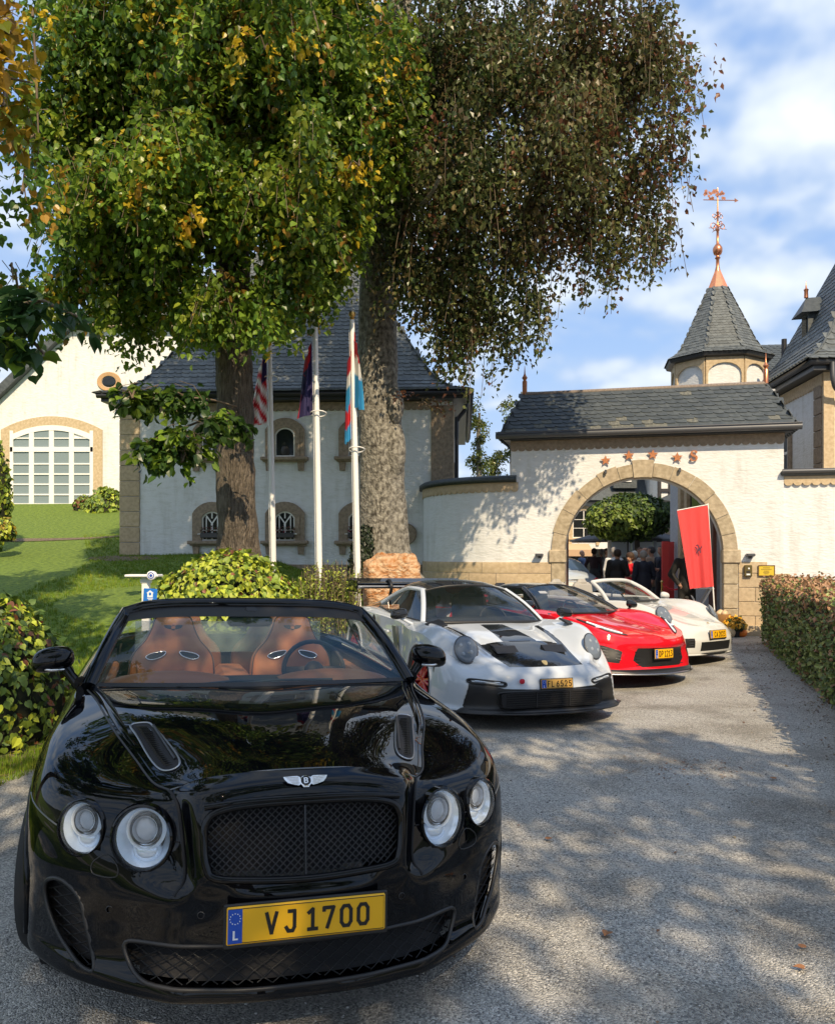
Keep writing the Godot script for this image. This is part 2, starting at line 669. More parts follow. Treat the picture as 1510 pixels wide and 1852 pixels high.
func ground() -> void:
	var s := Sh.new()
	var g := []
	for i in 41:
		var r := []
		for j in 41:
			r.append(Vector3(-50.0 + 100.0 * j / 40.0, 0.0, 45.0 - 120.0 * i / 40.0))
		g.append(r)
	s.grid(g)
	structure("road", s, mats["asphalt"])
	g = []
	for i in 121:
		var z := 12.0 - 62.0 * i / 120.0
		var r := []
		for j in 61:
			var q := 1.0 - pow(1.0 - j / 60.0, 2.2)
			var x := lerpf(-48.0, edge_x(z), q)
			r.append(Vector3(x, lawn_h(x, z), z))
		g.append(r)
	s = Sh.new().grid(g)
	structure("lawn", s, mats["grass_ground"])
	# open land that runs to the horizon, and low hills all round
	g = []
	for i in 3:
		var rad: float = [40.0, 200.0, 620.0][i]
		var r := []
		for j in 49:
			r.append(Vector3(cos(TAU * j / 48.0) * rad, -0.06, sin(TAU * j / 48.0) * rad))
		g.append(r)
	structure("meadow", Sh.new().grid(g), rough_mat("meadow_green", Vector3(0.05, 0.07, 0.02), Vector3(0.10, 0.12, 0.04), Vector3(0.05, 0.05, 0.05), 0.95, 0.0))
	var f := FastNoiseLite.new()
	f.seed = 3
	f.frequency = 0.9
	g = []
	for i in 7:
		var r := []
		for j in 97:
			var a := TAU * j / 96.0
			var front := clampf(0.5 + 0.5 * sin(a), 0.15, 1.0)
			var rad := 150.0 + 40.0 * i
			var top := (22.0 + 16.0 * f.get_noise_2d(cos(a) * 2.0, sin(a) * 2.0)) * front
			r.append(Vector3(cos(a) * rad, -0.5 + top * smoothstep(0.0, 6.0, i), sin(a) * rad))
		g.append(r)
	structure("hills", Sh.new().grid(g), rough_mat("hill_wood", Vector3(0.02, 0.035, 0.012), Vector3(0.06, 0.08, 0.03), Vector3(0.02, 0.03, 0.02), 0.95, 0.0))
	# trodden line across the lawn and bare soil below the house corner
	var p := []
	for k in 13:
		var x := -14.5 + 0.62 * k
		var z := -23.6 + 0.30 * k - 0.015 * k * k * 2.0
		p.append(Vector3(x, lawn_h(x, z) + 0.012, z))
	s = Sh.new()
	var gg := [[], []]
	for k in p.size():
		var w := 0.24 * sin(PI * clampf((k + 0.4) / p.size(), 0.03, 1.0))
		gg[0].append(Vector3(p[k].x, lawn_h(p[k].x, p[k].z + w) + 0.015, p[k].z + w))
		gg[1].append(Vector3(p[k].x, lawn_h(p[k].x, p[k].z - w) + 0.015, p[k].z - w))
	structure("path", s.grid(gg), mats["soil"])
	soil_patch("soil", Vector2(-7.0, -20.15), Vector2(0.8, 0.5))
	soil_patch("soil", Vector2(-4.1, -6.9), Vector2(1.55, 1.15))
	soil_patch("soil", Vector2(-1.3, -14.4), Vector2(2.3, 1.6))

func soil_patch(called: String, c: Vector2, r: Vector2) -> void:
	var g := []
	var f := FastNoiseLite.new()
	f.seed = int(c.x * 13)
	f.frequency = 1.0
	for i in 9:
		var row := []
		for j in 41:
			var a := -TAU * j / 40.0
			var q := i / 8.0 * (1.0 + 0.25 * f.get_noise_2d(cos(a) * 1.5, sin(a) * 1.5))
			var x := c.x + cos(a) * r.x * q
			var z := c.y + sin(a) * r.y * q
			x = minf(x, edge_x(z) - 0.05)
			row.append(Vector3(x, lawn_h(x, z) + 0.02 * (1.0 - i / 8.0) + 0.006, z))
		g.append(row)
	structure(called, Sh.new().grid(g, true), mats["soil"])

func scallops(x0: float, x1: float, yt: float, yb: float, pitch: float, depth: float) -> PackedVector2Array:
	var p := PackedVector2Array([Vector2(x0, yt)])
	var n := maxi(1, roundi((x1 - x0) / pitch))
	for i in n:
		for k in 6:
			var t := k / 6.0
			p.append(Vector2(x0 + (x1 - x0) * (i + t) / n, yb - depth * sqrt(maxf(0.0, 1.0 - pow(2.0 * t - 1.0, 2.0)))))
	p.append(Vector2(x1, yb))
	p.append(Vector2(x1, yt))
	return p

func slate_mesh(w: float, h: float, th := 0.014) -> ArrayMesh:
	# a slate with its lower edge cut round to one side; origin at the middle of its upper third, y up the slope, z out of the roof
	var p := PackedVector2Array([Vector2(w * 0.5, h * 0.5), Vector2(-w * 0.5, h * 0.5)])
	for k in 7:
		var t := k / 6.0
		var a := PI + t * PI * 0.5
		p.append(Vector2(-w * 0.5 + w * 0.55 * (1.0 + cos(a)), -h * 0.5 + h * 0.42 * (1.0 + sin(a))))
	p.append(Vector2(w * 0.47, -h * 0.5))
	p.append(Vector2(w * 0.5, -h * 0.42))
	return Sh.new().prism(p, -th * 0.5, th * 0.5, Transform3D(), false).mesh()

# transforms of slates over the roof face a-b (eave, left to right) and d-c (top, left to right)
func slate_places(a: Vector3, b: Vector3, c: Vector3, d: Vector3, w: float, step: float, out: Array) -> void:
	var mid_up := ((c + d) * 0.5 - (a + b) * 0.5)
	var along := (b - a).normalized()
	var nrm := along.cross(mid_up).normalized()
	var up := nrm.cross(along).normalized()
	var len := mid_up.dot(up)
	var rows := maxi(1, int(len / step))
	var tilt := Basis(along, -0.10)
	for i in rows:
		var t := (i + 0.35) / rows
		var l := a.lerp(d, t)
		var r := b.lerp(c, t)
		var n := int(l.distance_to(r) / w)
		if n < 1:
			continue
		var off := (0.5 if i % 2 else 0.0) + rng.randf() * 0.15
		for k in n + 1:
			var u := (k + off) * w / maxf(l.distance_to(r), 0.001)
			if u > 1.0:
				continue
			var p := l.lerp(r, u) + nrm * (0.018 + rng.randf() * 0.004) + up * rng.randf_range(-0.006, 0.006)
			out.append(Transform3D(tilt * Basis(nrm, rng.randf_range(-0.02, 0.02)) * Basis(along, up, nrm), p))

func arch_points(w: float, h: float, rise: float, n := 12) -> PackedVector2Array:
	# opening of width w and full height h whose top is an arc of that rise, counter-clockwise from lower left
	var p := PackedVector2Array([Vector2(-w / 2, 0), Vector2(w / 2, 0)])
	var r := (w * w / 4 + rise * rise) / (2 * rise)
	var a0 := asin(clampf(w / 2 / r, -1, 1))
	if rise > w / 2 * 0.999:
		a0 = PI / 2
	for k in n + 1:
		var a := lerpf(a0, -a0, float(k) / n)
		p.append(Vector2(sin(a) * r, h - r + cos(a) * r))
	return p

func ring_prism(inner: PackedVector2Array, outer: PackedVector2Array, z0: float, z1: float, xf := Transform3D(), from := 0) -> Sh:
	# both outlines have as many points; the ring between them is closed only along those from «from» on
	var s := Sh.new()
	var m := inner.size()
	for i in m:
		var k := (i + 1) % m
		if from > 0 and i < from:
			continue
		var a := inner[i]
		var b := inner[k]
		var c := outer[k]
		var d := outer[i]
		s.quad(xf * Vector3(a.x, a.y, z1), xf * Vector3(d.x, d.y, z1), xf * Vector3(c.x, c.y, z1), xf * Vector3(b.x, b.y, z1))
		s.quad(xf * Vector3(d.x, d.y, z0), xf * Vector3(c.x, c.y, z0), xf * Vector3(c.x, c.y, z1), xf * Vector3(d.x, d.y, z1))
		s.quad(xf * Vector3(a.x, a.y, z1), xf * Vector3(b.x, b.y, z1), xf * Vector3(b.x, b.y, z0), xf * Vector3(a.x, a.y, z0))
	return s

func stone_rows(parent: Node, x0: float, x1: float, y0: float, y1: float, rows: int, w: float, z: float, th: float, keys: Array) -> void:
	for i in rows:
		var h := (y1 - y0) / rows
		var n := maxi(1, roundi((x1 - x0) / w))
		var cuts := [x0]
		for k in range(1, n):
			cuts.append(x0 + (x1 - x0) * (k + (0.5 if i % 2 else 0.0) - 0.25) / n)
		cuts.append(x1)
		for k in cuts.size() - 1:
			var a: float = cuts[k] + 0.004
			var b: float = cuts[k + 1] - 0.004
			var sh := Sh.new().cbox(Vector3.ZERO, Vector3(b - a, h - 0.008, th), 0.007)
			piece("stone", sh.mesh(), mats[keys[rng.randi() % keys.size()]], parent, Transform3D(Basis(), Vector3((a + b) / 2, y0 + h * (i + 0.5), z + rng.randf_range(-0.003, 0.003))))

func gate() -> void:
	var o := thing("gatehouse", "white roughcast gatehouse with round stone arch, slate roof and four rusty stars", "gatehouse", Vector3(4.54, 0, -17.0), deg_to_rad(-14.0))
	var p := PackedVector2Array([Vector2(-2.66, 0), Vector2(-1.6, 0)])
	for k in 25:
		var a := PI - PI * k / 24.0
		p.append(Vector2(1.6 * cos(a), 1.62 + 1.58 * sin(a)))
	p.append_array([Vector2(1.6, 0), Vector2(2.66, 0), Vector2(2.66, 3.96), Vector2(-2.66, 3.96)])
	put("wall", Sh.new().prism(p, -1.15, 0.0), mats["stucco"], o)
	# arch stones
	var cuts := [0.0, 0.075, 0.165, 0.25, 0.335, 0.41, 0.465, 0.54, 0.61, 0.69, 0.775, 0.86, 0.93, 1.0]
	for i in cuts.size() - 1:
		var q := PackedVector2Array()
		var key: bool = i == 6
		var r0 := 1.55 - (0.02 if key else 0.0)
		var r1 := 1.82 + (0.06 if key else rng.randf_range(-0.02, 0.02))
		var a0: float = PI - PI * cuts[i] - 0.003
		var a1: float = PI - PI * cuts[i + 1] + 0.003
		for k in 6:
			var a := lerpf(a0, a1, k / 5.0)
			q.append(Vector2(cos(a) * r1, 1.62 + sin(a) * r1))
		for k in 6:
			var a := lerpf(a1, a0, k / 5.0)
			q.append(Vector2(cos(a) * r0, 1.62 + sin(a) * r0))
		piece("arch_stone", Sh.new().prism(q, -0.32, 0.035 + rng.randf() * 0.008 + (0.02 if key else 0.0)).mesh(), mats["old_stone" if i % 2 else "old_stone_b"], o, Transform3D())
	for s in [-1.0, 1.0]:
		piece("impost", Sh.new().cbox(Vector3.ZERO, Vector3(0.34, 0.27, 0.44), 0.02).mesh(), mats["old_stone_b"], o, Transform3D(Basis(), Vector3(s * 1.70, 1.55, -0.15)))
		for k in 3:
			var h: float = [0.52, 0.48, 0.42][k]
			var y: float = [0.26, 0.76, 1.21][k]
			piece("jamb_stone", Sh.new().cbox(Vector3.ZERO, Vector3(0.27, h - 0.008, 0.40), 0.012).mesh(), mats["old_stone" if k != 1 else "old_stone_b"], o, Transform3D(Basis(), Vector3(s * 1.685, y, -0.165)))
		piece("plinth_block", Sh.new().cbox(Vector3.ZERO, Vector3(0.42, 0.16, 0.5), 0.02).mesh(), mats["tan_stone"], o, Transform3D(Basis(), Vector3(s * 1.70, 0.08, -0.1)))
	stone_rows(o, -2.66, -1.825, 0.0, 1.43, 6, 0.75, 0.0, 0.05, ["tan_stone", "tan_stone_b"])
	stone_rows(o, 1.825, 2.36, 1.22, 1.45, 1, 0.5, 0.0, 0.05, ["tan_stone"])
	stone_rows(o, 1.825, 2.66, 0.1, 1.22, 4, 0.55, 0.0, 0.05, ["tan_stone", "tan_stone_b"])
	put("lower_plinth", Sh.new().cbox(Vector3(2.26, 0.05, 0.06), Vector3(0.9, 0.3, 0.22), 0.02), mats["tan_stone"], o)
	put("eave_trim", Sh.new().prism(scallops(-2.67, 2.67, 3.96, 3.79, 0.155, 0.045), 0.0, 0.03), mats["brown_stone"], o)
	put("eave_board", Sh.new().box(Vector3(0, 3.985, 0.11), Vector3(5.56, 0.06, 0.3)), mats["gutter"], o)
	var gut := put("gutter", Sh.new().lathe([Vector2(0.066, -2.93), Vector2(0.066, 2.93)], 10, Transform3D(Basis(Vector3.BACK, PI / 2), Vector3(0, 4.04, 0.31))), mats["gutter_zinc"], o)
	put("gutter_lip", Sh.new().tube([Vector3(-2.93, 4.10, 0.37), Vector3(2.93, 4.10, 0.37)], 0.014, 6), mats["gutter_zinc"], gut)
	# roof: steep hipped slopes
	var y0 := 4.03
	var y1 := 5.04
	var e := [Vector3(-2.86, y0, 0.3), Vector3(2.86, y0, 0.3), Vector3(2.86, y0, -1.45), Vector3(-2.86, y0, -1.45)]
	var rl := Vector3(-2.44, y1, -0.58)
	var rr := Vector3(2.42, y1, -0.58)
	var s := Sh.new()
	s.quad(e[0], e[1], rr, rl)
	s.quad(e[2], e[3], rl, rr)
	s.tri(e[3], e[0], rl)
	s.tri(e[1], e[2], rr)
	s.quad(e[3], e[2], e[1], e[0])
	var roof := put("roof", s, mats["slate_b"], o)
	var where := []
	slate_places(e[0] + Vector3(0.05, 0, 0), e[1] - Vector3(0.05, 0, 0), rr, rl, 0.215, 0.114, where)
	var mesh_a := slate_mesh(0.225, 0.19)
	for t in where:
		var low: bool = t.origin.y < 4.30
		var lichen: float = 0.42 if low and t.origin.x < 1.2 else 0.04
		piece("slate", mesh_a, mats["slate_c" if rng.randf() < lichen else ["slate_a", "slate_b"][rng.randi() % 2]], roof, t)
	where = []
	slate_places(e[3], e[0], rl, rl, 0.215, 0.114, where)
	slate_places(e[1], e[2], rr, rr, 0.215, 0.114, where)
	copies("side_slates", slate_mesh(0.225, 0.19), mats["slate_a"], where, [], roof)
	put("ridge", Sh.new().tube([rl + Vector3(0, 0.0, 0), rr], 0.05, 8), rough_mat("ridge_brown", Vector3(0.16, 0.13, 0.11), Vector3(0.27, 0.22, 0.19), Vector3(2, 2, 2), 0.7, 0.0), roof)
	for h in [[e[0], rl], [e[1], rr]]:
		put("hip", Sh.new().tube([h[0], h[1]], 0.03, 6), mats["slate_a"], roof)
	for k in 2:
		var q: Vector3 = [rl, rr][k]
		var hh := 0.62
		put("finial", Sh.new().lathe([Vector2(0.05, 0), Vector2(0.052, hh * 0.45), Vector2(0.03, hh * 0.5), Vector2(0.062, hh * 0.58), Vector2(0.03, hh * 0.66), Vector2(0.016, hh * 0.72), Vector2(0.004, hh)], 12, Transform3D(Basis(), q)), mats["copper" if k else "rust"], roof)
	var leaf := mat("door_wood", Vector3(0.10, 0.035, 0.022), 0.55)
	put("gate_leaf", Sh.new().box(Vector3(1.5, 1.45, -1.65), Vector3(0.07, 2.8, 1.0)), leaf, o)
	put("gate_leaf", Sh.new().box(Vector3(-1.66, 1.45, -1.75), Vector3(0.07, 2.8, 1.2)), leaf, o)
	# stars and the letter
	var sp := PackedVector2Array()
	for k in 10:
		var a := PI / 2 + TAU * k / 10.0
		var r := 0.108 if k % 2 == 0 else 0.046
		sp.append(Vector2(cos(a), sin(a)) * r)
	for q in [[-0.72, 3.505, 0.03], [-0.26, 3.595, 0.05], [0.205, 3.60, -0.06], [0.676, 3.53, -0.02]]:
		put("star", Sh.new().prism(sp, 0.03, 0.055), mats["rust"], o, Transform3D(Basis(Vector3.BACK, q[2]), Vector3(q[0], q[1], 0.0)))
	put("letter", text_mesh("S", 0.205, 0.03, "Droid Serif", true), mats["rust"], o, Transform3D(Basis(), Vector3(0.995, 3.55, 0.045)))
	# wing to the right
	var w := thing("boundary_wall", "tall white roughcast wall with dark coping joining the gatehouse beside the clipped hedge", "wall", Vector3(4.54, 0, -17.0), deg_to_rad(-14.0))
	put("wall", Sh.new().box(Vector3(6.2, 1.55, -0.19), Vector3(7.07, 3.1, 0.3)), mats["stucco"], w)
	put("coping", Sh.new().cbox(Vector3(6.2, 3.17, -0.17), Vector3(7.2, 0.11, 0.5), 0.03), mats["slate_b"], w)
	put("coping_gutter", Sh.new().tube([Vector3(2.62, 3.2, 0.1), Vector3(9.6, 3.2, 0.1)], 0.045, 8), mats["gutter_zinc"], w)
	put("trim", Sh.new().prism(scallops(2.665, 9.6, 3.11, 2.98, 0.165, 0.05), -0.05, 0.01), mats["tan_stone"], w)
	stone_rows(w, 2.664, 2.78, 0.0, 1.22, 4, 0.5, -0.03, 0.05, ["tan_stone", "tan_stone_b"])
	stone_rows(w, 2.78, 9.6, 0.0, 0.93, 3, 0.7, -0.03, 0.05, ["tan_stone", "tan_stone_b"])
	# curved wing to the left
	var c := thing("boundary_wall", "curved white wall with scalloped tan trim sweeping back from the gatehouse", "wall", Vector3(2.54, 0, -19.97))
	var arc := func(a: float, r: float, y: float) -> Vector3:
		return Vector3(-sin(a) * r, y, cos(a) * r)
	var g := [[], []]
	var a0 := 0.18
	var a1 := 1.75
	var s0 := Sh.new()
	var rows := []
	for y in [0.0, 1.0, 2.0, 3.1]:
		var r := []
		for k in 33:
			r.append(arc.call(lerpf(a1, a0, k / 32.0), 2.4, y))
		rows.append(r)
	s0.grid(rows)
	rows = []
	for y in [0.0, 1.0, 2.0, 3.1]:
		var r := []
		for k in 33:
			r.append(arc.call(lerpf(a1, a0, k / 32.0), 2.12, y))
		rows.append(r)
	s0.grid(rows, true)
	put("wall", s0, mats["stucco"], c)
	rows = []
	for q in [[2.06, 3.10], [2.06, 3.2], [2.14, 3.25], [2.42, 3.25], [2.5, 3.2], [2.5, 3.10], [2.06, 3.10]]:
		var r := []
		for k in 33:
			r.append(arc.call(lerpf(a1, a0 + 0.015, k / 32.0), q[0], q[1]))
		rows.append(r)
	put("coping", Sh.new().grid(rows, true), mats["slate_b"], c)
	var n := 24
	rows = [[], [], []]
	for k in n * 6 + 1:
		var a := lerpf(a1, a0, float(k) / (n * 6))
		var t := (k % 6) / 6.0
		rows[0].append(arc.call(a, 2.405, 2.95 - 0.05 * sqrt(maxf(0.0, 1.0 - pow(2.0 * t - 1.0, 2.0)))))
		rows[1].append(arc.call(a, 2.43, 2.95 - 0.05 * sqrt(maxf(0.0, 1.0 - pow(2.0 * t - 1.0, 2.0)))))
		rows[2].append(arc.call(a, 2.43, 3.10))
	put("trim", Sh.new().grid(rows), mats["tan_stone_b"], c)
	for i in 6:
		var cutn := 6
		for k in cutn:
			var b0 := lerpf(a1, a0, clampf((k - (0.25 if i % 2 else -0.25)) / cutn, 0, 1)) - 0.002
			var b1 := lerpf(a1, a0, clampf((k + 1 - (0.25 if i % 2 else -0.25)) / cutn, 0, 1) if k < cutn - 1 else 1.0) + 0.002
			var yb := 1.43 / 6 * i + 0.004
			var yt := 1.43 / 6 * (i + 1) - 0.004
			rows = [[], [], [], []]
			for m in 7:
				var a := lerpf(b0, b1, m / 6.0)
				rows[0].append(arc.call(a, 2.39, yb))
				rows[1].append(arc.call(a, 2.425, yb))
				rows[2].append(arc.call(a, 2.425, yt))
				rows[3].append(arc.call(a, 2.39, yt))
			piece("stone", Sh.new().grid(rows).mesh(), mats[["tan_stone", "tan_stone_b"][rng.randi() % 2]], c, Transform3D())

func arch_window(parent: Node, x: float, y: float, z: float, w: float, h: float, rise: float, sur: float, style: int, stone := "brown_stone") -> void:
	var xf := Transform3D(Basis(), Vector3(x, y, z))
	var inner := arch_points(w, h, rise)
	var outer := arch_points(w + 2 * sur, h + sur, rise + sur * 0.55)
	var win := put("window", ring_prism(inner, outer, -0.02, 0.07, xf, 1), mats[stone], parent)
	var mid_o := arch_points(w + sur, h + sur * 0.5, rise + sur * 0.27)
	put("moulding", ring_prism(inner, mid_o, 0.05, 0.085, xf, 1), mats[stone], win)
	put("pane", Sh.new().prism(inner, -0.01, 0.012, xf), mats["window_dark"], win)
	var fr := 0.035
	var inn2 := arch_points(w - 2 * fr, h - 2 * fr, maxf(rise - fr * 0.5, 0.02))
	for i in inn2.size():
		inn2[i].y += fr
	put("frame", ring_prism(inn2, inner, 0.0, 0.045, xf), mats["white_paint"], win)
	var s := Sh.new()
	if style == 1:
		for b in [-0.28, 0.28]:
			s.box(xf * Vector3(b * w, h * 0.42, 0.028), Vector3(0.022, h * 0.8, 0.024))
		s.box(xf * Vector3(0, h * 0.3, 0.028), Vector3(0.04, h * 0.58, 0.026))
		for k in [-1.0, 1.0]:
			s.box(xf * Vector3(k * w * 0.14, h * 0.72, 0.028), Vector3(0.03, h * 0.42, 0.022), Basis(Vector3.BACK, -k * 0.62))
		s.box(xf * Vector3(0, h * 0.86, 0.028), Vector3(0.03, h * 0.2, 0.022))
		s.box(xf * Vector3(0, h * 0.36, 0.029), Vector3(w - 0.05, 0.025, 0.02))
	elif style == 2:
		s.box(xf * Vector3(0, h * 0.5, 0.028), Vector3(0.035, h - 0.05, 0.024))
		for k in [0.35, 0.66]:
			s.box(xf * Vector3(0, h * k, 0.029), Vector3(w - 0.05, 0.022, 0.02))
	if style != 0:
		put("glazing_bar", s, mats["white_paint"], win)
	var sill := put("sill", Sh.new().cbox(xf * Vector3(0, -0.045, 0.08), Vector3(w + 2 * sur + 0.2, 0.09, 0.2), 0.02), mats[stone], win)
	put("sill_moulding", Sh.new().cbox(xf * Vector3(0, -0.105, 0.055), Vector3(w + 2 * sur + 0.1, 0.04, 0.13), 0.01), mats[stone], win)
	for k in [-1.0, 1.0]:
		put("bracket", Sh.new().prism(PackedVector2Array([Vector2(-0.085, -0.125), Vector2(-0.065, -0.34), Vector2(0.065, -0.34), Vector2(0.085, -0.125)]), -0.01, 0.07, xf.translated(Vector3(k * (w / 2 + sur * 0.62), 0, 0))), mats[stone], win)

# a hipped roof on the rectangle x0..x1, z0..z1 whose profile is a list of (inset, height)
func hip_roof(parent: Node, x0: float, x1: float, z0: float, z1: float, prof: Array, key: String, w: float, step: float, sides: Array) -> MeshInstance3D:
	var s := Sh.new()
	var where := []
	for i in prof.size() - 1:
		var a: Vector2 = prof[i]
		var b: Vector2 = prof[i + 1]
		var lim := minf((x1 - x0), (z1 - z0)) / 2 - 0.01
		var q := []
		for m in [a, b]:
			var d := minf(m.x, lim)
			q.append([Vector3(x0 + d, m.y, z1 - d), Vector3(x1 - d, m.y, z1 - d), Vector3(x1 - d, m.y, z0 + d), Vector3(x0 + d, m.y, z0 + d)])
		for k in 4:
			var j := (k + 1) % 4
			s.quad(q[0][k], q[0][j], q[1][j], q[1][k])
			if k in sides:
				slate_places(q[0][k], q[0][j], q[1][j], q[1][k], w, step, where)
	var roof := put("roof", s, mats[key], parent)
	var tint := []
	for t in where:
		var v := rng.randf_range(0.75, 1.25)
		tint.append(Color(v, v, v))
	var m := rough_mat("slate_tinted", Vector3(0.075, 0.088, 0.095), Vector3(0.125, 0.14, 0.142), Vector3(0.7, 0.7, 0.7), 0.6, 0.2)
	m.vertex_color_use_as_albedo = true
	copies("slates", slate_mesh(w * 1.06, step * 1.7), m, where, tint, roof)
	for k in 4:
		var line := []
		for a in prof:
			var d := minf(a.x, minf((x1 - x0), (z1 - z0)) / 2 - 0.01)
			line.append(Vector3(x0 + d if k == 0 or k == 3 else x1 - d, a.y + 0.01, z1 - d if k < 2 else z0 + d))
		if k in sides or (k + 3) % 4 in sides:
			put("hip", Sh.new().tube(line, 0.035, 6), mats[key], roof)
	return roof

func quoins(parent: Node, x0: float, x1: float, y0: float, y1: float, h: float, z: float, keys: Array, xf := Transform3D()) -> void:
	var y := y0
	while y < y1 - 0.02:
		var t := minf(y + h, y1)
		piece("quoin", Sh.new().cbox(Vector3.ZERO, Vector3(x1 - x0, t - y - 0.016, 0.06), 0.008).mesh(), mats[keys[rng.randi() % keys.size()]], parent, xf * Transform3D(Basis(), Vector3((x0 + x1) / 2, (y + t) / 2, z)))
		y = t

func house() -> void:
	var o := thing("house", "two storey white house with bellcast slate roof standing behind the two tree trunks", "house", Vector3(0.845, 0, -20.4), deg_to_rad(-3.0))
	put("wall", Sh.new().box(Vector3(-4.1, 2.4, -4.0), Vector3(8.2, 5.8, 8.0)), mats["stucco"], o)
	quoins(o, -8.22, -7.72, -0.4, 5.1, 0.38, 0.01, ["tan_stone", "tan_stone_b"])
	put("corner_strip", Sh.new().cbox(Vector3(-0.25, 2.4, 0.012), Vector3(0.53, 5.6, 0.06), 0.01), mats["brown_stone"], o)
	put("side_strip", Sh.new().cbox(Vector3(0.012, 2.4, -0.3), Vector3(0.06, 5.6, 0.53), 0.01), mats["tan_stone"], o)
	put("side_corner_strip", Sh.new().cbox(Vector3(-8.21, 2.4, -0.3), Vector3(0.06, 5.6, 0.53), 0.01), mats["tan_stone"], o)
	stone_rows(o, -7.7, -0.53, 0.1, 1.34, 4, 1.05, 0.0, 0.06, ["brown_stone"])
	put("eave_trim", Sh.new().prism(scallops(-7.7, -0.53, 5.30, 5.14, 0.155, 0.045), 0.0, 0.05), mats["brown_stone"], o)
	put("eave_board", Sh.new().box(Vector3(-4.1, 5.36, -4.0), Vector3(8.9, 0.1, 8.7)), mats["gutter"], o)
	var ring := [Vector3(-8.62, 5.45, 0.42), Vector3(0.42, 5.45, 0.42), Vector3(0.42, 5.45, -8.4)]
	put("gutter", Sh.new().tube(ring, 0.07, 8), mats["gutter"], o)
	put("downpipe", Sh.new().tube(smooth_line([Vector3(0.36, 5.4, -0.7), Vector3(0.3, 5.2, -0.7), Vector3(0.12, 4.95, -0.7), Vector3(0.1, 4.6, -0.7), Vector3(0.1, 0.2, -0.7)], 4), 0.05, 8), mats["gutter"], o)
	for x in [-5.9, -4.09, -2.28]:
		arch_window(o, x, 3.97, 0.0, 0.5, 0.72, 0.16, 0.235, 2 if x != -4.09 else 0)
		arch_window(o, x, 1.92, 0.0, 0.5, 0.72, 0.16, 0.235, 1)
		var bx := put("flower_box", Sh.new().cbox(Vector3(x, 2.05, 0.12), Vector3(0.5, 0.12, 0.14), 0.01), mats["dark_metal"], o)
		put("rail", Sh.new().tube([Vector3(x - 0.32, 2.08, 0.17), Vector3(x + 0.32, 2.08, 0.17)], 0.012, 6), mats["white_paint"], bx)
		var fl := []
		var tint := []
		for k in 150:
			fl.append(Transform3D(Basis.from_euler(Vector3(rng.randf() * 6, rng.randf() * 6, 0)).scaled(Vector3.ONE * rng.randf_range(0.03, 0.05)), Vector3(x + rng.randf_range(-0.25, 0.25), 2.13 + rng.randf() * 0.13, 0.12 + rng.randf_range(-0.06, 0.07))))
			tint.append(Color(0.22, 0.015, 0.03) if rng.randf() < 0.4 else Color(0.04, 0.07, 0.02))
		copies("flowers", leaf_mesh(1), mats["leaf_matt"], fl, tint, bx)
	put("lamp_shade", Sh.new().ball(Vector3(-4.09, 4.12, -0.02), Vector3(0.15, 0.17, 0.05), 14), mats["black_plastic"], o)
	put("side_window", Sh.new().box(Vector3(0.02, 3.6, -3.4), Vector3(0.05, 1.1, 0.6)), mats["window_dark"], o)
	hip_roof(o, -8.65, 0.45, -8.45, 0.45, [Vector2(0, 5.5), Vector2(0.5, 5.66), Vector2(0.9, 5.98), Vector2(1.3, 6.55), Vector2(1.7, 7.25), Vector2(4.0, 11.4)], "slate_b", 0.2, 0.13, [0, 1, 3])
	# round millstone on the wall
	var ms := put("millstone", Sh.new().lathe([Vector2(0.09, -0.05), Vector2(0.09, 0.06), Vector2(0.24, 0.06), Vector2(0.26, 0.03), Vector2(0.26, -0.05)], 24, Transform3D(Basis(Vector3.RIGHT, PI / 2), Vector3(-1.12, 2.08, 0.03))), mats["brown_stone"])
	ms.transform = o.transform
	tag(ms, "round grey millstone fixed low on the house wall behind the beech trunk", "millstone")

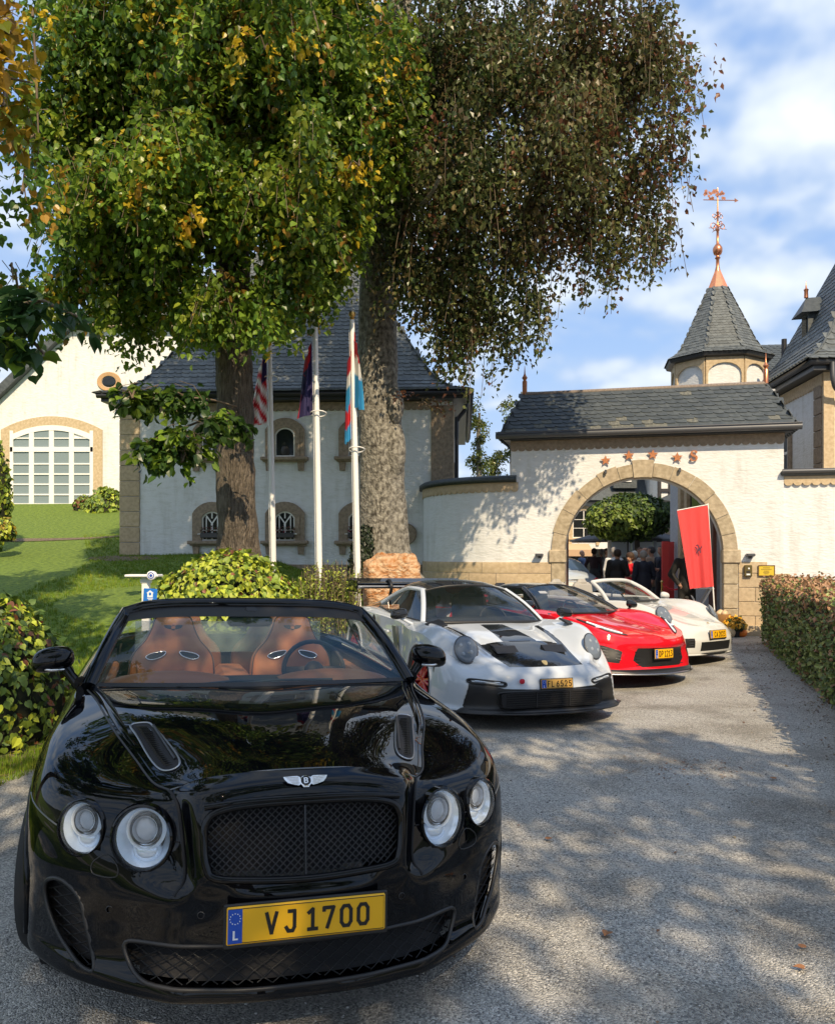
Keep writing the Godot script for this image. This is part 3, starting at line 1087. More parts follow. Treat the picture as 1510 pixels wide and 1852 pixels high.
func hall() -> void:
	var o := thing("hall", "white gabled hall with wide arched glass doors and a small round window", "house", Vector3(-9.9, 0, -30.0))
	var top := 9.57
	var p := PackedVector2Array([Vector2(-6.5, 2.0), Vector2(7.5, 2.0), Vector2(7.5, 5.4), Vector2(3.4, top), Vector2(-2.45, top), Vector2(-6.5, 5.65)])
	put("wall", Sh.new().prism(p, -9.0, 0.0), mats["stucco"], o)
	# sloping verges and the clipped top
	for k in 2:
		var a: Vector3 = [Vector3(-6.9, 5.3, 0), Vector3(7.9, 5.05, 0)][k]
		var b: Vector3 = [Vector3(-2.35, top + 0.1, 0), Vector3(3.3, top + 0.1, 0)][k]
		var d := (b - a).normalized()
		var nn := Vector3(-d.y, d.x, 0) * (1.0 if k == 0 else -1.0)
		var bas := Basis(d, nn, d.cross(nn)) if k == 0 else Basis(-d, nn, (-d).cross(nn))
		put("verge", Sh.new().box((a + b) / 2 + Vector3(0, 0, -4.4) + nn * 0.1, Vector3(a.distance_to(b) + 0.3, 0.28, 9.4), bas), mats["slate_a"], o)
	put("fascia", Sh.new().box(Vector3(0.5, top + 0.16, -0.05), Vector3(6.1, 0.2, 0.75)), mats["brown_stone"], o)
	put("fascia_gutter", Sh.new().box(Vector3(0.5, top + 0.31, 0.0), Vector3(6.4, 0.1, 0.9)), mats["gutter"], o)
	var s := Sh.new()
	s.quad(Vector3(-2.7, top + 0.36, 0.45), Vector3(3.7, top + 0.36, 0.45), Vector3(0.9, 12.2, -2.6), Vector3(0.1, 12.2, -2.6))
	s.quad(Vector3(-2.7, top + 0.36, 0.45), Vector3(0.1, 12.2, -2.6), Vector3(0.1, 12.2, -9), Vector3(-2.7, top + 0.2, -9))
	s.quad(Vector3(0.9, 12.2, -2.6), Vector3(3.7, top + 0.36, 0.45), Vector3(3.7, top + 0.2, -9), Vector3(0.9, 12.2, -9))
	put("roof", s, mats["slate_c"], o)
	# arched glass doors
	var xf := Transform3D(Basis(), Vector3(-3.13, 3.25, 0))
	var w := 2.95
	var h := 2.92
	var inner := arch_points(w, h, 0.36, 20)
	var outer := arch_points(w + 0.66, h + 0.32, 0.48, 20)
	var d := put("door", ring_prism(inner, outer, -0.02, 0.05, xf, 1), mats["tan_stone"], o)
	var pm := mat("pale_pane", Vector3(0.20, 0.255, 0.27), 0.04)
	for k in 4:
		var x0 := -w / 2 + 0.02 + k * (w - 0.04) / 4.0
		var x1 := x0 + (w - 0.04) / 4.0
		var ys := [0.12, 0.45, 0.815, 1.18, 1.545, 2.0, 2.46, 3.0]
		for m in 7:
			var cell := PackedVector2Array([Vector2(x0 + 0.004, ys[m] + 0.004), Vector2(x1 - 0.004, ys[m] + 0.004), Vector2(x1 - 0.004, ys[m + 1] - 0.004), Vector2(x0 + 0.004, ys[m + 1] - 0.004)])
			for cut in Geometry2D.intersect_polygons(cell, inner):
				piece("pane", Sh.new().prism(cut, -0.01, 0.012 + rng.randf() * 0.002).mesh(), pm, d, xf * Transform3D(Basis(Vector3.UP, rng.randf_range(-0.006, 0.006)) * Basis(Vector3.RIGHT, rng.randf_range(-0.006, 0.006)), Vector3.ZERO))
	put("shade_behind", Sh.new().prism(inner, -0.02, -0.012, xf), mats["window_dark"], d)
	put("frame", ring_prism(arch_points(w - 0.18, h - 0.18, 0.34, 20), inner, 0.0, 0.06, xf.translated(Vector3(0, 0.0, 0))), mats["white_paint"], d)
	s = Sh.new()
	s.box(xf * Vector3(0, 2.06, 0.03), Vector3(w, 0.17, 0.06))
	s.box(xf * Vector3(0, 0.06, 0.03), Vector3(w, 0.15, 0.06))
	for k in [-0.5, -0.25, 0.0, 0.25, 0.5]:
		s.box(xf * Vector3(k * (w - 0.1), h * 0.47, 0.03), Vector3(0.17 if absf(k) < 0.4 else 0.12, h * 0.93, 0.055))
	for k in 4:
		s.box(xf * Vector3(0, 0.45 + k * 0.365, 0.025), Vector3(w, 0.05, 0.045))
	s.box(xf * Vector3(0, 2.46, 0.025), Vector3(w, 0.04, 0.045))
	put("glazing_bar", s, mats["white_paint"], d)
	put("sill", Sh.new().cbox(xf * Vector3(0, -0.06, 0.1), Vector3(w + 0.3, 0.08, 0.3), 0.02), mats["brown_stone"], d)
	put("base", Sh.new().box(xf * Vector3(0.1, -0.35, 0.02), Vector3(w + 0.4, 0.5, 0.06)), rough_mat("pink_stone", Vector3(0.42, 0.28, 0.19), Vector3(0.52, 0.36, 0.25), Vector3.ONE, 0.9, 0.3), d)
	var rw := put("round_window", Sh.new().lathe([Vector2(0.24, -0.06), Vector2(0.26, 0.03), Vector2(0.40, 0.06), Vector2(0.43, 0.0)], 28, Transform3D(Basis(Vector3.RIGHT, PI / 2).scaled(Vector3(1, 0.82, 1)), Vector3(-1.1, 7.73, 0.0))), rough_mat("round_stone", Vector3(0.45, 0.27, 0.13), Vector3(0.55, 0.37, 0.21), Vector3(2, 2, 2), 0.9, 0.3), o)
	put("pane", Sh.new().ball(Vector3(-1.1, 7.73, 0.0), Vector3(0.25, 0.2, 0.02), 20), mats["window_dark"], rw)

func chapel() -> void:
	var o := thing("chapel", "tall white and tan building with steep slate roof and dormer behind the gatehouse", "building", Vector3(8.81, 0, -18.3), deg_to_rad(-5.0))
	put("wall", Sh.new().box(Vector3(3.5, 2.8, -2.0), Vector3(7.0, 5.6, 4.0)), mats["stucco"], o)
	put("front_wall", Sh.new().box(Vector3(3.5, 2.8, 0.02), Vector3(7.02, 5.6, 0.06)), rough_mat("cream_render", Vector3(0.50, 0.42, 0.30), Vector3(0.60, 0.52, 0.39), Vector3(0.7, 0.7, 0.7), 0.9, 1.0), o)
	quoins(o, 0.0, 0.42, 2.5, 5.3, 0.36, 0.0, ["brown_stone"], Transform3D(Basis(Vector3.UP, -PI / 2), Vector3(-0.012, 0, -0.42)))
	put("front_corner", Sh.new().box(Vector3(0.1, 2.8, 0.06), Vector3(0.22, 5.6, 0.06)), mats["tan_stone"], o)
	put("eave_trim", Sh.new().prism(scallops(-4.0, 0.05, 5.52, 5.3, 0.155, 0.05), 0.0, 0.04, Transform3D(Basis(Vector3.UP, -PI / 2), Vector3(0.0, 0, 0))), mats["tan_stone_b"], o)
	put("eave_board", Sh.new().box(Vector3(3.5, 5.6, -2.0), Vector3(7.6, 0.12, 4.6)), mats["gutter"], o)
	put("gutter", Sh.new().tube([Vector3(-0.36, 5.72, -4.4), Vector3(-0.36, 5.72, 0.36), Vector3(7.4, 5.72, 0.36)], 0.075, 8), mats["gutter_zinc"], o)
	put("downpipe", Sh.new().tube(smooth_line([Vector3(0.05, 5.68, 0.4), Vector3(0.06, 5.3, 0.42), Vector3(0.2, 5.1, 0.3), Vector3(0.6, 4.9, 0.14), Vector3(1.2, 4.75, 0.12), Vector3(1.3, 4.3, 0.12), Vector3(1.3, 0, 0.12)], 5), 0.055, 8), mats["gutter_zinc"], o)
	# arched window in the long side
	var holder := Node3D.new()
	holder.name = "side_bay"
	holder.transform = Transform3D(Basis(Vector3.UP, -PI / 2), Vector3(0, 0, -2.35))
	o.add_child(holder)
	var inner := arch_points(0.62, 2.2, 0.31)
	var outer := arch_points(1.02, 2.42, 0.5)
	var xf := Transform3D(Basis(), Vector3(0, 2.6, 0))
	put("surround", ring_prism(inner, outer, -0.02, 0.05, xf, 1), mats["brown_stone"], holder)
	put("pane", Sh.new().prism(inner, -0.01, 0.012, xf), mats["window_dark"], holder)
	put("frame", ring_prism(arch_points(0.50, 2.14, 0.25), inner, 0.0, 0.035, xf), mats["white_paint"], holder)
	var s := Sh.new()
	s.box(xf * Vector3(0, 1.45, 0.02), Vector3(0.6, 0.06, 0.03))
	s.box(xf * Vector3(0, 0.75, 0.02), Vector3(0.6, 0.04, 0.03))
	put("glazing_bar", s, mats["white_paint"], holder)
	hip_roof(o, -0.42, 7.42, -4.45, 0.42, [Vector2(0, 5.78), Vector2(0.35, 6.05), Vector2(0.75, 6.6), Vector2(2.43, 10.2)], "slate_a", 0.2, 0.14, [0, 3])
	# dormer on the long slope
	var d := Node3D.new()
	d.name = "dormer"
	d.transform = Transform3D(Basis(Vector3.UP, -PI / 2), Vector3(0.62, 6.55, -2.35))
	o.add_child(d)
	put("front", Sh.new().box(Vector3(0, 0.45, -0.3), Vector3(0.42, 0.9, 0.9)), mats["slate_a"], d)
	put("pane", Sh.new().box(Vector3(0, 0.45, 0.16), Vector3(0.3, 0.75, 0.02)), mats["window_dark"], d)
	s = Sh.new()
	var rf := [Vector3(-0.36, 0.88, 0.35), Vector3(0.36, 0.88, 0.35), Vector3(0.36, 0.95, -1.0), Vector3(-0.36, 0.95, -1.0)]
	var pk := Vector3(0, 1.32, 0.12)
	var pk2 := Vector3(0, 1.38, -1.1)
	s.tri(rf[0], rf[1], pk)
	s.quad(rf[1], rf[2], pk2, pk)
	s.quad(rf[3], rf[0], pk, pk2)
	s.quad(rf[3], rf[2], rf[1], rf[0])
	put("dormer_roof", s, mats["slate_b"], d)
	put("finial", Sh.new().lathe([Vector2(0.05, 0), Vector2(0.045, 0.16), Vector2(0.06, 0.2), Vector2(0.02, 0.24), Vector2(0.004, 0.42)], 10, Transform3D(Basis(), pk)), mats["copper"], d)
	put("vent_pipe", Sh.new().lathe([Vector2(0.07, 6.3), Vector2(0.07, 7.25), Vector2(0.0, 7.26)], 10, Transform3D(Basis(), Vector3(0.5, 0, -3.9))), mats["dark_metal"], o)

func tower() -> void:
	var o := thing("tower", "octagonal white stair tower with pointed slate roof and copper weather vane", "tower", Vector3(8.56, 0, -24.0), 0.2)
	put("wall", Sh.new().lathe([Vector2(1.27, 0), Vector2(1.27, 7.0)], 8, Transform3D(), true), mats["stucco"], o)
	for k in 8:
		var a := TAU * (k + 0.5) / 8.0
		var ap := 1.27 * cos(PI / 8)
		var w := 1.27 * sin(PI / 8) * 2.0
		var xf := Transform3D(Basis(Vector3.UP, a), Vector3(sin(a) * ap, 0, cos(a) * ap))
		var p := PackedVector2Array([Vector2(-w / 2, 6.98), Vector2(-w / 2, 5.6), Vector2(-w / 2 + 0.055, 5.6), Vector2(-w / 2 + 0.055, 6.5)])
		for m in 9:
			var t := PI - PI * m / 8.0
			p.append(Vector2(cos(t) * (w / 2 - 0.055), 6.5 + 0.30 * sin(t)))
		p.append_array([Vector2(w / 2 - 0.055, 5.6), Vector2(w / 2, 5.6), Vector2(w / 2, 6.98)])
		piece("arcade", Sh.new().prism(p, -0.02, 0.06).mesh(), mats["tan_stone"], o, xf)
	put("eave", Sh.new().lathe([Vector2(1.25, 6.93), Vector2(1.46, 6.98), Vector2(1.5, 7.06), Vector2(1.42, 7.12)], 8, Transform3D(), true), mats["gutter"], o)
	var prof := [Vector2(1.5, 7.07), Vector2(1.2, 7.26), Vector2(0.99, 7.62), Vector2(0.27, 9.15)]
	var roof := put("roof", Sh.new().lathe(prof, 8, Transform3D(), true), mats["slate_b"], o)
	var where := []
	var tint := []
	for k in 8:
		var a0 := TAU * k / 8.0
		var a1 := TAU * (k + 1) / 8.0
		for i in prof.size() - 1:
			var f := func(a: float, q: Vector2) -> Vector3: return Vector3(cos(a) * q.x, q.y, sin(a) * q.x)
			slate_places(f.call(a1, prof[i]), f.call(a0, prof[i]), f.call(a0, prof[i + 1]), f.call(a1, prof[i + 1]), 0.13, 0.085, where)
	for t in where:
		var v := rng.randf_range(0.8, 1.3)
		tint.append(Color(v, v, v))
	copies("slates", slate_mesh(0.138, 0.145, 0.009), mats["slate_tinted"], where, tint, roof)
	put("copper_cap", Sh.new().lathe([Vector2(0.31, 9.1), Vector2(0.29, 9.15), Vector2(0.13, 9.55), Vector2(0.07, 9.7)], 8, Transform3D(), true), mats["copper_sheet"], o)
	var vane := put("weather_vane", Sh.new().lathe([Vector2(0.09, 9.62), Vector2(0.05, 9.8), Vector2(0.045, 10.0), Vector2(0.08, 10.04), Vector2(0.05, 10.08), Vector2(0.05, 10.12), Vector2(0.1, 10.14), Vector2(0.13, 10.22), Vector2(0.135, 10.28), Vector2(0.125, 10.34), Vector2(0.07, 10.42), Vector2(0.04, 10.45), Vector2(0.035, 10.8), Vector2(0.06, 10.84), Vector2(0.03, 10.88), Vector2(0.025, 11.3), Vector2(0.045, 11.34), Vector2(0.02, 11.38), Vector2(0.018, 12.0), Vector2(0.0, 12.08)], 14), mats["copper"], o)
	var s := Sh.new()
	for k in 4:
		var b := Basis(Vector3.UP, PI / 2 * k)
		var c := []
		for m in 15:
			var t := m / 14.0 * TAU * 1.1
			var r := 0.11 * (1.0 - m / 22.0)
			c.append(b * Vector3(0.14 + cos(t + PI) * r, 10.94 + sin(t) * r, 0))
		s.tube(c, 0.012, 5)
		c = []
		for m in 12:
			var t := m / 11.0 * TAU * 0.9
			c.append(b * Vector3(0.09 + cos(t + PI) * 0.07, 11.2 + sin(t) * 0.07 + m * 0.006, 0))
		s.tube(c, 0.01, 5)
		s.tube([b * Vector3(0.02, 10.9, 0), b * Vector3(0.28, 10.88, 0)], 0.008, 5)
	put("scroll", s, mats["copper"], vane)
	s = Sh.new().tube([Vector3(-0.5, 11.62, 0.1), Vector3(0.62, 11.78, -0.1)], 0.013, 6)
	s.prism(PackedVector2Array([Vector2(0, -0.05), Vector2(0.14, 0.02), Vector2(0, 0.07)]), -0.006, 0.006, Transform3D(Basis(Vector3.UP, 0.2), Vector3(0.6, 11.77, -0.1)))
	for k in 26:
		var a := rng.randf() * TAU
		var r: float = 0.17 * sqrt(rng.randf())
		s.prism(PackedVector2Array([Vector2(-0.05, 0), Vector2(0, -0.04), Vector2(0.06, 0), Vector2(0.01, 0.05)]), -0.004, 0.004, Transform3D(Basis(Vector3.BACK, rng.randf() * 6), Vector3(-0.22 + cos(a) * r * (1.4 if k < 18 else 0.8) + (0.0 if k < 18 else 0.34), 11.82 + sin(a) * r * (1.0 if k < 18 else 0.5), 0.06)))
	put("vane_leaf", s, mats["copper"], vane)
	# lower roof and clad link between the tower and the chapel
	var l := thing("link_building", "low slate roofed link with brown cladding between stair tower and chapel", "building", Vector3(9.9, 0, -25.0))
	put("wall", Sh.new().box(Vector3(0.6, 3.3, 0), Vector3(3.0, 6.6, 2.0)), mat("brown_cladding", Vector3(0.10, 0.075, 0.065), 0.6), l)
	s = Sh.new()
	s.quad(Vector3(-1.2, 6.65, 1.2), Vector3(2.6, 6.65, 1.2), Vector3(2.6, 7.95, -0.4), Vector3(-0.6, 7.85, -0.4))
	put("roof", s, mats["slate_a"], l)
	where = []
	slate_places(Vector3(-1.2, 6.65, 1.2), Vector3(2.6, 6.65, 1.2), Vector3(2.6, 7.95, -0.4), Vector3(-0.6, 7.85, -0.4), 0.2, 0.13, where)
	copies("slates", slate_mesh(0.2, 0.22), mats["slate_a"], where, [], l)

func courtyard() -> void:
	var o := thing("manor", "white courtyard manor with slate roof and small dormer seen through the arch", "house", Vector3(9.0, 0, -38.0))
	put("wall", Sh.new().box(Vector3(2, 1.9, -4), Vector3(11.6, 4.0, 8)), mats["stucco"], o)
	put("eave", Sh.new().box(Vector3(2, 3.92, 0.1), Vector3(12, 0.12, 0.6)), mats["gutter"], o)
	put("roof", Sh.new().prism(PackedVector2Array([Vector2(0.5, 3.98), Vector2(-3.6, 9.6), Vector2(-8.5, 3.98)]), -8.0, 3.9, Transform3D(Basis(Vector3.UP, -PI / 2), Vector3.ZERO)), mats["slate_a"], o)
	var d := put("dormer", Sh.new().box(Vector3(0.28, 5.2, -0.3), Vector3(1.05, 1.35, 1.4)), mats["slate_a"], o)
	put("dormer_roof", Sh.new().prism(PackedVector2Array([Vector2(-0.7, 5.8), Vector2(0.7, 5.8), Vector2(0.55, 6.1), Vector2(0.2, 6.5), Vector2(-0.2, 6.5), Vector2(-0.55, 6.1)]), -1.6, 0.5, Transform3D(Basis(), Vector3(0.28, 0, 0))), rough_mat("slate_pale", Vector3(0.2, 0.22, 0.25), Vector3(0.28, 0.3, 0.33), Vector3.ONE, 0.5, 0.0), d)
	var win := func(parent: Node, at: Vector3, w: float, h: float) -> void:
		var q := put("window", Sh.new().box(at, Vector3(w, h, 0.05)), mats["white_paint"], parent)
		for i in 2:
			for j in 2:
				put("pane", Sh.new().box(at + Vector3((i - 0.5) * w * 0.42, (j - 0.5) * h * 0.44, 0.025), Vector3(w * 0.34, h * 0.36, 0.02)), mats["window_dark"], q)
	win.call(o, Vector3(0.28, 5.2, 0.42), 0.55, 0.8)
	win.call(o, Vector3(-2.6, 5.0, 0.1), 0.55, 0.8)
	arch_window(o, -1.5, 2.3, 0.0, 1.0, 1.25, 0.3, 0.2, 2, "tan_stone")
	arch_window(o, 3.2, 2.3, 0.0, 1.0, 1.25, 0.3, 0.2, 2, "tan_stone")
	put("shop_window", Sh.new().box(Vector3(-1.2, 1.1, 0.03), Vector3(2.6, 1.4, 0.05)), mats["window_dark"], o)
	put("awning", Sh.new().box(Vector3(-1.9, 1.75, 0.5), Vector3(1.2, 0.3, 0.9), Basis(Vector3.RIGHT, 0.3)), mat("peach_canvas", Vector3(0.62, 0.42, 0.27), 0.8), o)
	# half timbered gable above
	var h := thing("timber_house", "half timbered gable rising beside the manor roof seen through the arch", "house", Vector3(11.0, 0, -36.0))
	put("wall", Sh.new().box(Vector3(0.6, 3.0, -1.5), Vector3(2.6, 7.2, 3.0)), mats["stucco"], h)
	var s := Sh.new()
	for x in [-0.66, -0.2, 0.3, 0.85, 1.4, 1.86]:
		s.box(Vector3(x, 5.0, 0.02), Vector3(0.14, 3.0, 0.1))
	for y in [4.3, 5.15, 6.0]:
		s.box(Vector3(0.6, y, 0.03), Vector3(2.6, 0.14, 0.1))
	put("timber", s, mat("dark_timber", Vector3(0.03, 0.03, 0.035), 0.8), h)
	var lean := put("lean_to_roof", Sh.new().box(Vector3(0.7, 4.35, 1.6), Vector3(3.2, 0.16, 2.4), Basis(Vector3.BACK, 0.42) * Basis(Vector3.RIGHT, 0.1)), mats["slate_a"], h)
	put("lean_to_wall", Sh.new().box(Vector3(0.9, 1.9, 1.4), Vector3(2.0, 4.2, 1.0)), mats["stucco"], h)
	# inner side wall, its face turned to the yard
	var a := thing("annex", "grey shaded annex wall with tan pillars just behind the red banner", "building", Vector3(6.5, 0, -18.4))
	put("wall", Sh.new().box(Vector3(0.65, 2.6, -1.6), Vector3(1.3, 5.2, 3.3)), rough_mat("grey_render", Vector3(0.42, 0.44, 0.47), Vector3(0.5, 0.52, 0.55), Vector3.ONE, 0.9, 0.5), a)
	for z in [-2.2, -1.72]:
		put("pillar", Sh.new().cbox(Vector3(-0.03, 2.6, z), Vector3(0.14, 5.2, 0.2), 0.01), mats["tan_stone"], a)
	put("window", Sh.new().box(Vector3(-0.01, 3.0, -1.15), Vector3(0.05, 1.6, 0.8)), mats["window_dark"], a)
	var b := thing("canopy", "pale flat canopy on grey posts at the far side of the yard", "canopy", Vector3(8.2, 0, -29.0))
	put("roof", Sh.new().box(Vector3(0, 2.35, 0), Vector3(2.6, 0.4, 3.0)), mat("cream_canvas", Vector3(0.65, 0.52, 0.38), 0.8), b)
	for x in [-1.1, -0.4, 0.4, 1.0]:
		put("post", Sh.new().box(Vector3(x, 1.1, 1.3), Vector3(0.1, 2.2, 0.1)), mats["satin_metal"], b)
	put("glass_wall", Sh.new().box(Vector3(0, 1.1, -1.2), Vector3(2.6, 2.2, 0.1)), mat("pale_glass", Vector3(0.55, 0.60, 0.62), 0.1), b)
	var u := thing("parasol", "wide dark grey parasol standing behind the crowd under the ball tree", "parasol", Vector3(7.0, 0, -28.0))
	put("canopy", Sh.new().lathe([Vector2(2.0, 2.0), Vector2(1.98, 2.06), Vector2(0.0, 2.55)], 8, Transform3D(Basis(Vector3.UP, 0.3), Vector3.ZERO), true), mat("grey_canvas", Vector3(0.10, 0.10, 0.11), 0.85), u)
	put("pole", Sh.new().lathe([Vector2(0.03, 0), Vector2(0.03, 2.5)], 8), mats["dark_metal"], u)
	# terrace paving inside the yard
	var g := []
	for i in 2:
		g.append([Vector3(-2, 0.006, -18.9 - 19.0 * i), Vector3(20, 0.006, -18.9 - 19.0 * i)])
	structure("paving", Sh.new().grid(g), rough_mat("paving_grey", Vector3(0.25, 0.24, 0.22), Vector3(0.36, 0.34, 0.31), Vector3.ONE, 0.9, 0.5))

func at(px: float, py: float, d: float) -> Vector3:
	return Vector3((px - 755.0) / 1520.0 * d, 1.62 - (py - 1000.0) / 1520.0 * d, -d)

func leaf_mesh(kind: int) -> ArrayMesh:
	var s := Sh.new()
	if kind == 1:
		var a := Vector3(0, 0, 0)
		var t := Vector3(0, 1, -0.12)
		s.tri(a, Vector3(0.36, 0.45, 0.1), t)
		s.tri(a, t, Vector3(-0.36, 0.45, 0.1))
	elif kind == 0:
		var a := Vector3(0, 0, 0)
		var m := Vector3(0, 0.5, -0.05)
		var t := Vector3(0.03, 1, -0.16)
		s.quad(a, Vector3(0.36, 0.2, 0.08), Vector3(0.34, 0.62, 0.05), m)
		s.tri(m, Vector3(0.34, 0.62, 0.05), t)
		s.quad(a, m, Vector3(-0.34, 0.58, 0.05), Vector3(-0.38, 0.18, 0.08))
		s.tri(m, t, Vector3(-0.34, 0.58, 0.05))
	else:
		var rim := [Vector3(0.06, 0.04, 0), Vector3(0.22, -0.06, 0.03), Vector3(0.42, 0.08, 0.07), Vector3(0.48, 0.34, 0.06), Vector3(0.36, 0.62, 0.02), Vector3(0.16, 0.84, -0.06), Vector3(0.02, 1.05, -0.16)]
		var m := [Vector3(0, 0.06, -0.02), Vector3(0, 0.06, -0.02), Vector3(0, 0.2, -0.03), Vector3(0, 0.4, -0.05), Vector3(0, 0.62, -0.08), Vector3(0, 0.84, -0.12), Vector3(0.02, 1.05, -0.16)]
		for k in 6:
			s.quad(m[k], rim[k], rim[k + 1], m[k + 1])
			s.quad(m[k + 1], rim[k + 1] * Vector3(-1, 1, 1), rim[k] * Vector3(-1, 1, 1), m[k])
	return s.mesh()

func tint_of(pal: Array) -> Color:
	var q := rng.randf()
	var c: Color = pal[0][1]
	for p in pal:
		if q <= p[0]:
			c = p[1]
			break
		q -= p[0]
	var v := rng.randf_range(0.7, 1.3)
	return Color(c.r * v, c.g * v, c.b * v)

# hanging leafy twigs through an ellipsoid; every twig keeps to one tone
func twigs_in(c: Vector3, r: Vector3, n: int, per: int, len: float, size: float, pal: Array, where: Array, tint: Array, wood: Sh, droop := 0.8, shell := 0.45) -> void:
	var heart := []
	for i in maxi(3, n / 8):
		var e := Vector3(rng.randfn(), rng.randfn(), rng.randfn()).normalized()
		heart.append([c + e * r * pow(rng.randf(), shell), rng.randf_range(0.72, 1.3)])
		if wood != null and i % 2 == 0:
			var q: Vector3 = heart[i][0]
			wood.tube([c, c.lerp(q, 0.5) + Vector3(0, 0.12, 0), q], [0.02, 0.013, 0.006], 4, false, false)
	for i in n:
		var h: Array = heart[rng.randi() % heart.size()]
		var p: Vector3 = h[0] + Vector3(rng.randfn(), rng.randfn() * 0.8, rng.randfn()) * 0.2 * len + Vector3.UP * len * 0.35
		var d := (p - c).normalized()
		var out := (d * Vector3(1, 0.3, 1) + Vector3(rng.randfn(), 0, rng.randfn()) * 0.35).normalized()
		var l := len * rng.randf_range(0.6, 1.3)
		var tone := tint_of(pal)
		tone = Color(tone.r * h[1], tone.g * h[1], tone.b * h[1])
		var dir := (out * (1.0 - droop) + Vector3.DOWN * droop).normalized()
		if wood != null and i % 5 == 0:
			wood.tube([p - out * 0.25 + Vector3.UP * 0.1, p, p + dir * l], 0.005, 3, false, false)
		for k in per:
			var t := (k + rng.randf()) / per
			var dd := (out * (1.0 - droop) * (1.0 - t * 0.5) + Vector3.DOWN * (droop * (0.4 + 0.6 * t))).normalized()
			var pos := p + dd * l * t + Vector3(rng.randfn(), rng.randfn() * 0.7, rng.randfn()) * 0.075 * (len / 0.7)
			var axis := (dd * 0.6 + Vector3(rng.randfn(), rng.randfn() * 0.6 - 0.25, rng.randfn()) * 0.7).normalized()
			var side := axis.cross(Vector3(rng.randfn() * 0.5, 1.0, rng.randfn() * 0.5)).normalized()
			var s := size * rng.randf_range(0.7, 1.25)
			where.append(Transform3D(Basis(side * s, axis * s, side.cross(axis) * s), pos))
			var v := rng.randf_range(0.85, 1.15)
			tint.append(Color(tone.r * v, tone.g * v, tone.b * v))

func trunk_shape(line: Array, rad: Array, sides := 28, rough := 0.07, flare := 0.0, seed_ := 1) -> Sh:
	var f := FastNoiseLite.new()
	f.seed = seed_
	f.frequency = 1.0
	f.fractal_octaves = 3
	var pts := smooth_line(line, 10)
	var g := []
	for i in pts.size():
		var u := float(i) / (pts.size() - 1) * (rad.size() - 1)
		var k := mini(int(u), rad.size() - 2)
		var r := lerpf(rad[k], rad[k + 1], u - k)
		var row := []
		for j in sides + 1:
			var a := TAU * j / sides
			var d := Vector3(cos(a), 0, -sin(a))
			var y: float = pts[i].y
			var q := 1.0 + rough * 1.6 * f.get_noise_3d(d.x * 1.2, y * 0.9, d.z * 1.2) + rough * f.get_noise_3d(d.x * 5.0, y * 2.2, d.z * 5.0)
			q += flare * exp(-i * 0.22) * (0.6 + 0.5 * cos(a * 5.0 + 1.0))
			row.append(pts[i] + d * r * q)
		g.append(row)
	return Sh.new().grid(g)

func limb(parent: Node, a: Vector3, b: Vector3, r0: float, r1: float, m: String, sag := 0.3) -> void:
	var mid := a.lerp(b, 0.5) + Vector3(0, sag, 0)
	put("limb", Sh.new().tube(smooth_line([a, mid, b], 6), [r0, r0 * 0.95, r0 * 0.9, r0 * 0.85, r0 * 0.8, lerpf(r0, r1, 0.5), lerpf(r0, r1, 0.5), lerpf(r0, r1, 0.6), lerpf(r0, r1, 0.7), lerpf(r0, r1, 0.8), lerpf(r0, r1, 0.9), r1, r1], 9), mats[m], parent)

